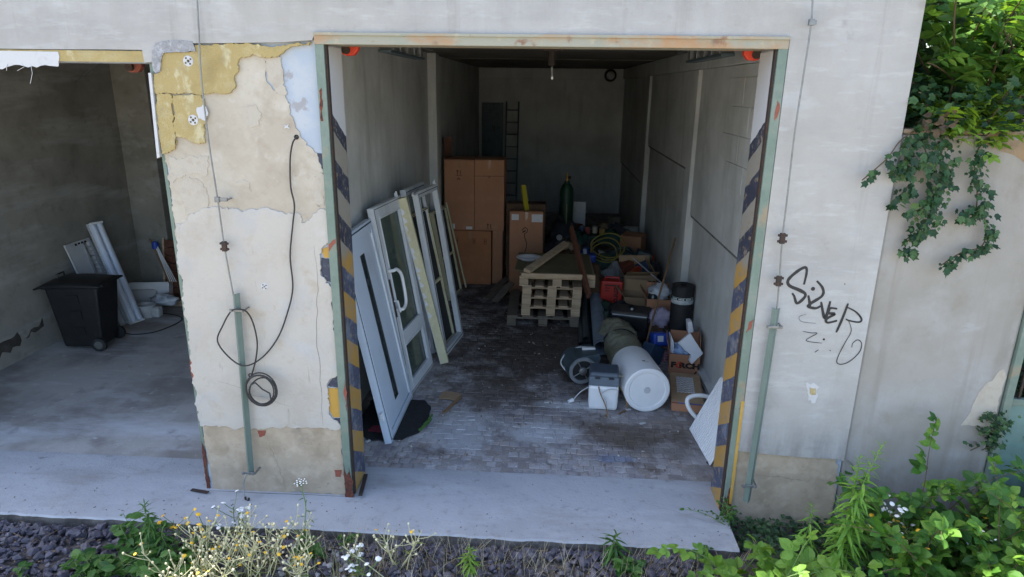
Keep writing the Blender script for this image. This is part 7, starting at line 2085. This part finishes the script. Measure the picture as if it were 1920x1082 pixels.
for i in range(60):
    x = r.uniform(-1.75, -1.2)
    y = r.uniform(-0.95, -0.5)
    s = r.uniform(0.016, 0.034)
    mb.add(*STN[r.randrange(14)], Matrix.Translation((x, y, GZ+0.05)) @ Matrix.Rotation(r.uniform(0, 6.28), 4, 'Z') @ Matrix.Scale(s, 4))
o = part('pale_gravel', mb, pm('pale_grey_stone', (150, 148, 150), [((120, 118, 122), 0.7, 14.0, 0.45, 0.6)], rough=0.9, bump=0.3, world_space=True, vary=0.2))
o['kind'] = 'stuff'

# leaf litter and twigs among the ballast
r = random.Random(606)
mb = MB()
lsh = [ovate(0), ovate(2)]
for i in range(420):
    x = r.uniform(-4.2, 2.0)
    y = -0.46-r.random()*0.9
    az = r.uniform(0, 6.28)
    if i % 3:
        mb.add(*lsh[i % 2], leaf_M((x, y, GZ+r.uniform(0.03, 0.075)), Vector((math.cos(az), math.sin(az), r.uniform(-0.4, 0.4))), Vector((r.gauss(0, 0.5), r.gauss(0, 0.5), 1)), r.uniform(0.012, 0.035), r, 0.9))
    else:
        a = Vector((x, y, GZ+0.06))
        mb.tube([a, a+Vector((math.cos(az), math.sin(az), 0.1))*r.uniform(0.03, 0.14)], 0.0022, 4)
o = part('leaf_litter', mb, pm('dry_leaf_litter', (126, 106, 80), [((92, 74, 56), 0.8, 12.0, 0.45, 0.6)], rough=1.0, vary=0.35, world_space=True))
o['kind'] = 'stuff'

# ivy over the wall
r = random.Random(400)
def ivy_strand(pts, n, width, size, stems, leaves):
    P = smooth_path(pts, 6)
    stems.tube(P, 0.004, 5)
    for i in range(n):
        t = r.random()*(len(P)-1)
        a = min(int(t), len(P)-2)
        p = P[a].lerp(P[a+1], t-a)+Vector((r.gauss(0, width), r.uniform(-0.08, 0.0), r.gauss(0, width*0.7)))
        az = r.uniform(-1.3, 1.3)
        d = Vector((math.sin(az)*0.9, -0.35, -math.cos(az)*0.8))
        leaves.append(leaf_M(p, d, Vector((r.uniform(-0.4, 0.4), -1, r.uniform(0.1, 0.9))), size*r.choice([0.5, 0.6, 0.75, 0.9, 1.05, 1.25]), r, 0.7))
def ivy_plant(label, strands, loc, limit=300):
    o = thing('ivy', label, 'ivy', loc, 'ivy hanging over the rendered wall')
    st = MB()
    lv_ = []
    for pts, n, w, s in strands:
        ivy_strand(pts, n, w, s, st, lv_)
    part('vine', st, M_stemb, o, world=True, smooth=True)
    put_leaves(o, lv_, LS_ivy, LM_ivy, limit, r=r)
top = 2.86
ivy_plant('broad ivy curtain hanging beside the building edge and tapering into a curved tail', [
    ([(2.52, 0.1, 2.95), (2.458, -0.04, 2.708), (2.474, -0.04, 2.541), (2.47, -0.04, 2.352), (2.409, -0.04, 2.21)], 170, 0.04, 0.058),
    ([(2.409, -0.04, 2.21), (2.353, -0.04, 2.148), (2.336, -0.04, 2.054)], 55, 0.02, 0.052),
    ([(2.42, 0.1, 2.95), (2.348, -0.04, 2.772), (2.402, -0.04, 2.573), (2.42, -0.04, 2.386), (2.313, -0.04, 2.331)], 115, 0.038, 0.056),
    ([(2.36, 0.1, 2.9), (2.256, -0.04, 2.738), (2.225, -0.04, 2.637), (2.211, -0.04, 2.586)], 100, 0.036, 0.058),
    ([(2.296, -0.04, 2.52), (2.263, -0.04, 2.461), (2.206, -0.04, 2.405)], 34, 0.017, 0.05)], (2.5, 0, 2.6), 300)
ivy_plant('thin ivy shoot creeping sideways over the smooth grey building edge', [
    ([(2.33, 0.0, 2.88), (2.192, -0.05, 2.796), (2.125, -0.06, 2.687), (2.056, -0.06, 2.609), (1.988, -0.06, 2.54)], 44, 0.014, 0.05)], (2.1, 0, 2.7), 60)
ivy_plant('narrow ivy tail hanging nearer the gate and hooking back at its end', [
    ([(2.80, 0.1, 2.95), (2.669, -0.04, 2.679), (2.716, -0.04, 2.512), (2.735, -0.04, 2.358), (2.645, -0.04, 2.346)], 150, 0.03, 0.052),
    ([(2.764, -0.04, 2.411), (2.827, -0.04, 2.238), (2.824, -0.04, 2.125), (2.699, -0.04, 2.075), (2.594, -0.04, 1.989)], 110, 0.02, 0.05)], (2.8, 0, 2.6), 210)
def mass(label, n, fn, size, loc, LS, mat, limit=200, name='ivy', cat='ivy', sp=None):
    o = thing(name, label, cat, loc)
    lv_ = []
    st = MB()
    for i in range(n):
        p = fn(r)
        az = r.uniform(0, 6.28)
        lv_.append(leaf_M(p, Vector((math.cos(az), math.sin(az)-0.4, r.uniform(-0.6, 0.3))), Vector((r.uniform(-0.4, 0.4), -0.8, 0.7)), size*r.uniform(0.6, 1.3), r, 0.6))
        if i % 12 == 0:
            st.tube([p, Vector((p.x, p.y+0.12, p.z-0.12))], 0.004, 4)
    part('vine', st, M_stemb, o, world=True)
    put_leaves(o, lv_, LS, mat, limit, r=r)
    return o
mass('thick clump of dark ivy lying on the wall top beside the building', 420, lambda r: Vector((r.uniform(2.24, 2.85), r.uniform(-0.1, 0.45), 2.86+r.random()**1.3*0.30)), 0.07, (2.5, 0.1, 2.86), LS_ivy, LM_ivy, 260)
mass('low ivy strip along the wall top towards the gate', 260, lambda r: Vector((r.uniform(2.9, 4.2), r.uniform(-0.04, 0.3), 2.87+r.random()*0.10)), 0.045, (3.4, 0.1, 2.86), LS_ivy, LM_ivy, 150)
pc = (3.162, -0.06, 0.838)
mass('small bushy ivy tuft climbing beside the green gate post', 130, lambda r: Vector((pc[0]+r.gauss(0, 0.045), -0.08+r.gauss(0, 0.04), pc[2]+r.uniform(-0.16, 0.12))), 0.045, pc, LS_ivy, LM_ivy, 100)
mb = MB()
pb_ = (2.382, 0.0, 2.927)
shp = ovate(1)
for i in range(22):
    az = r.uniform(0, 6.28)
    mb.add(*shp, leaf_M((pb_[0]+r.gauss(0, 0.06), -0.12+r.gauss(0, 0.03), pb_[2]+r.gauss(0, 0.03)), Vector((math.cos(az), -0.2, math.sin(az)*0.6-0.3)), Vector((0, -0.7, 0.8)), r.uniform(0.035, 0.065), r, 1.3))
solo('dead_leaves', mb, pm('dead_brown_leaf', (74, 60, 44), [((52, 42, 32), 0.8, 20.0, 0.45, 0.65)], rough=0.9, vary=0.2), 'small clump of curled brown dead leaves caught in the ivy', 'leaves')

# shrubs and trees behind the wall
cane_bush('elder_shrub', 'mid green elder shrub with paired leaflets leaning over the wall', 'shrub',
          lambda r: Vector((r.uniform(2.7, 3.3), r.uniform(0.35, 0.8), 2.75)), 34, (0.6, 1.35), 1.0, LS_eld, LM_eld, 0.27, 11, M_stemb, 15, loc=(3.2, 0.6, 2.75), limit=280,
          dir_fn=lambda r, p: Vector((r.uniform(-0.55, 0.35), r.uniform(-0.6, 0.2), r.uniform(0.7, 1.5))), upn=0.6, rstem=0.012)
cane_bush('lime_shoot', 'yellow green shoot with pointed leaflets drooping over the wall edge', 'shrub',
          lambda r: Vector((r.uniform(2.62, 3.0), r.uniform(0.15, 0.35), 2.82)), 22, (0.28, 0.5), 2.0, LS_lime, LM_lime, 0.17, 7, M_stem, 16, loc=(2.9, 0.3, 2.8), limit=120,
          dir_fn=lambda r, p: Vector((r.uniform(-0.8, 0.3), r.uniform(-0.9, -0.2), r.uniform(0.4, 1.0))), upn=0.6)
def tree(name, label, x, y, z, h, cr, n, LS, mat, size, seed, limit=300, low=0.25, asp=1.0):
    r = random.Random(seed)
    o = thing(name, label, 'tree', (x, y, z), 'trees on the bank behind the wall')
    tr_ = MB()
    top = Vector((x+r.uniform(-0.2, 0.2), y, z+h*0.8))
    trunk = smooth_path([Vector((x, y, z-0.1)), Vector((x+r.uniform(-0.1, 0.1), y, z+h*0.35)), top], 6)
    tr_.tube(trunk, [0.10*h/5*(1-0.75*i/(len(trunk)-1)) for i in range(len(trunk))], 9)
    part('trunk', tr_, M_bark, o, world=True, smooth=True)
    lim = MB()
    leaves = []
    nl = 26
    per = n//nl
    for i in range(nl):
        t = low+(0.95-low)*i/nl
        k = min(int(t*(len(trunk)-1)), len(trunk)-2)
        b = trunk[k]
        az = i*2.4+r.uniform(-0.4, 0.4)
        L = cr*(0.6+0.5*math.sin(math.pi*min(1, (t-low)/(1-low)*0.8+0.2)))*r.uniform(0.75, 1.15)
        pts = arch(b, Vector((math.cos(az), math.sin(az)*asp, 0.45)), L, 0.6, 8)
        if min(p_.x for p_ in pts) < 2.35 and y < 13:
            pts = [Vector((max(p_.x, 2.35+0.02*q_), p_.y, p_.z)) for q_, p_ in enumerate(pts)]
        lim.tube(pts, [0.028*(1-0.85*j/8) for j in range(9)], 6)
        for j in range(per):
            t2 = (0.15+0.85*r.random()**0.7)*8
            a = min(int(t2), 7)
            c = pts[a].lerp(pts[a+1], t2-a)
            cl_ = 0.05+0.30*cr*0.5
            p = c+Vector((r.gauss(0, cl_), r.gauss(0, cl_), r.gauss(0, cl_*0.75)))
            if p.x < 2.34 and p.y > -0.1 and p.z < 4.2: continue
            # leave gaps: drop the leaves where the noise is low
            if noise.noise(p*1.7+Vector((seed, 0, 0))) < -0.12: continue
            d = Vector((r.gauss(0, 1), r.gauss(0, 1), r.uniform(-0.9, 0.3)))
            leaves.append(leaf_M(p, d, Vector((r.gauss(0, 0.5), r.gauss(0, 0.5)-0.2, 1)), size*r.uniform(0.6, 1.25), r, 0.6))
    part('limb', lim, M_bark, o, world=True, smooth=True)
    put_leaves(o, leaves, LS, mat, limit, r=r)
    return o
tree('maple_tree', 'dark maple with broad lobed leaves close behind the building edge', 2.9, 1.9, 2.8, 5.6, 1.5, 3600, LS_map, LM_map, 0.16, 70, 300, low=0.05)
tree('maple_tree', 'second dark maple behind the elder shrub over the gate', 4.6, 2.2, 2.9, 5.8, 1.6, 3200, LS_map, LM_map, 0.16, 71, 200, low=0.05)
tree('maple_tree', 'tall broad maple added to shade the shrubs, its crown out of view', 3.6, 3.0, 2.9, 9.0, 4.0, 7000, LS_map, LM_map, 0.22, 74, 100, low=0.42)  # crown stands above the view, added to keep sun off the shrubs
tree('hazel_tree', 'sunlit yellow green tree glimpsed through gaps in the maples', 4.4, 7.0, 3.2, 5.0, 2.0, 2600, LS_ov, LM_weed, 0.17, 72, 120, low=0.02)
tree('hazel_tree', 'shaded tree far back on the bank behind the maples', 7.2, 5.0, 3.1, 5.5, 2.3, 2200, LS_ov, LM_map, 0.2, 73, 60, low=0.02)
r = random.Random(500)
mb = MB()
for i in range(5200):
    x = r.uniform(2.6, 15)
    y = r.uniform(9.0, 12.5)
    z = 3.2+r.random()*5.5
    if noise.noise(Vector((x*0.6, y*0.3, z*0.6))) < -0.22: continue
    az = r.uniform(0, 6.28)
    mb.add(*shp, leaf_M((x, y, z), Vector((math.cos(az), math.sin(az), r.uniform(-0.6, 0.3))), Vector((r.gauss(0, 0.5), -0.3, 1)), r.uniform(0.22, 0.42), r, 0.6))
o = part('undergrowth', mb, LM_map)
o['kind'] = 'stuff'
mb = MB()
for i in range(1500):
    x = r.uniform(3.25, 4.4)
    y = r.uniform(0.35, 0.8)
    z = r.uniform(0.3, 2.3)
    az = r.uniform(0, 6.28)
    mb.add(*shp, leaf_M((x, y, z), Vector((math.cos(az), math.sin(az), r.uniform(-0.6, 0.3))), Vector((r.gauss(0, 0.5), -0.8, 0.6)), r.uniform(0.05, 0.1), r, 0.6))
o = part('gate_foliage', mb, LM_ivy)
o['kind'] = 'stuff'
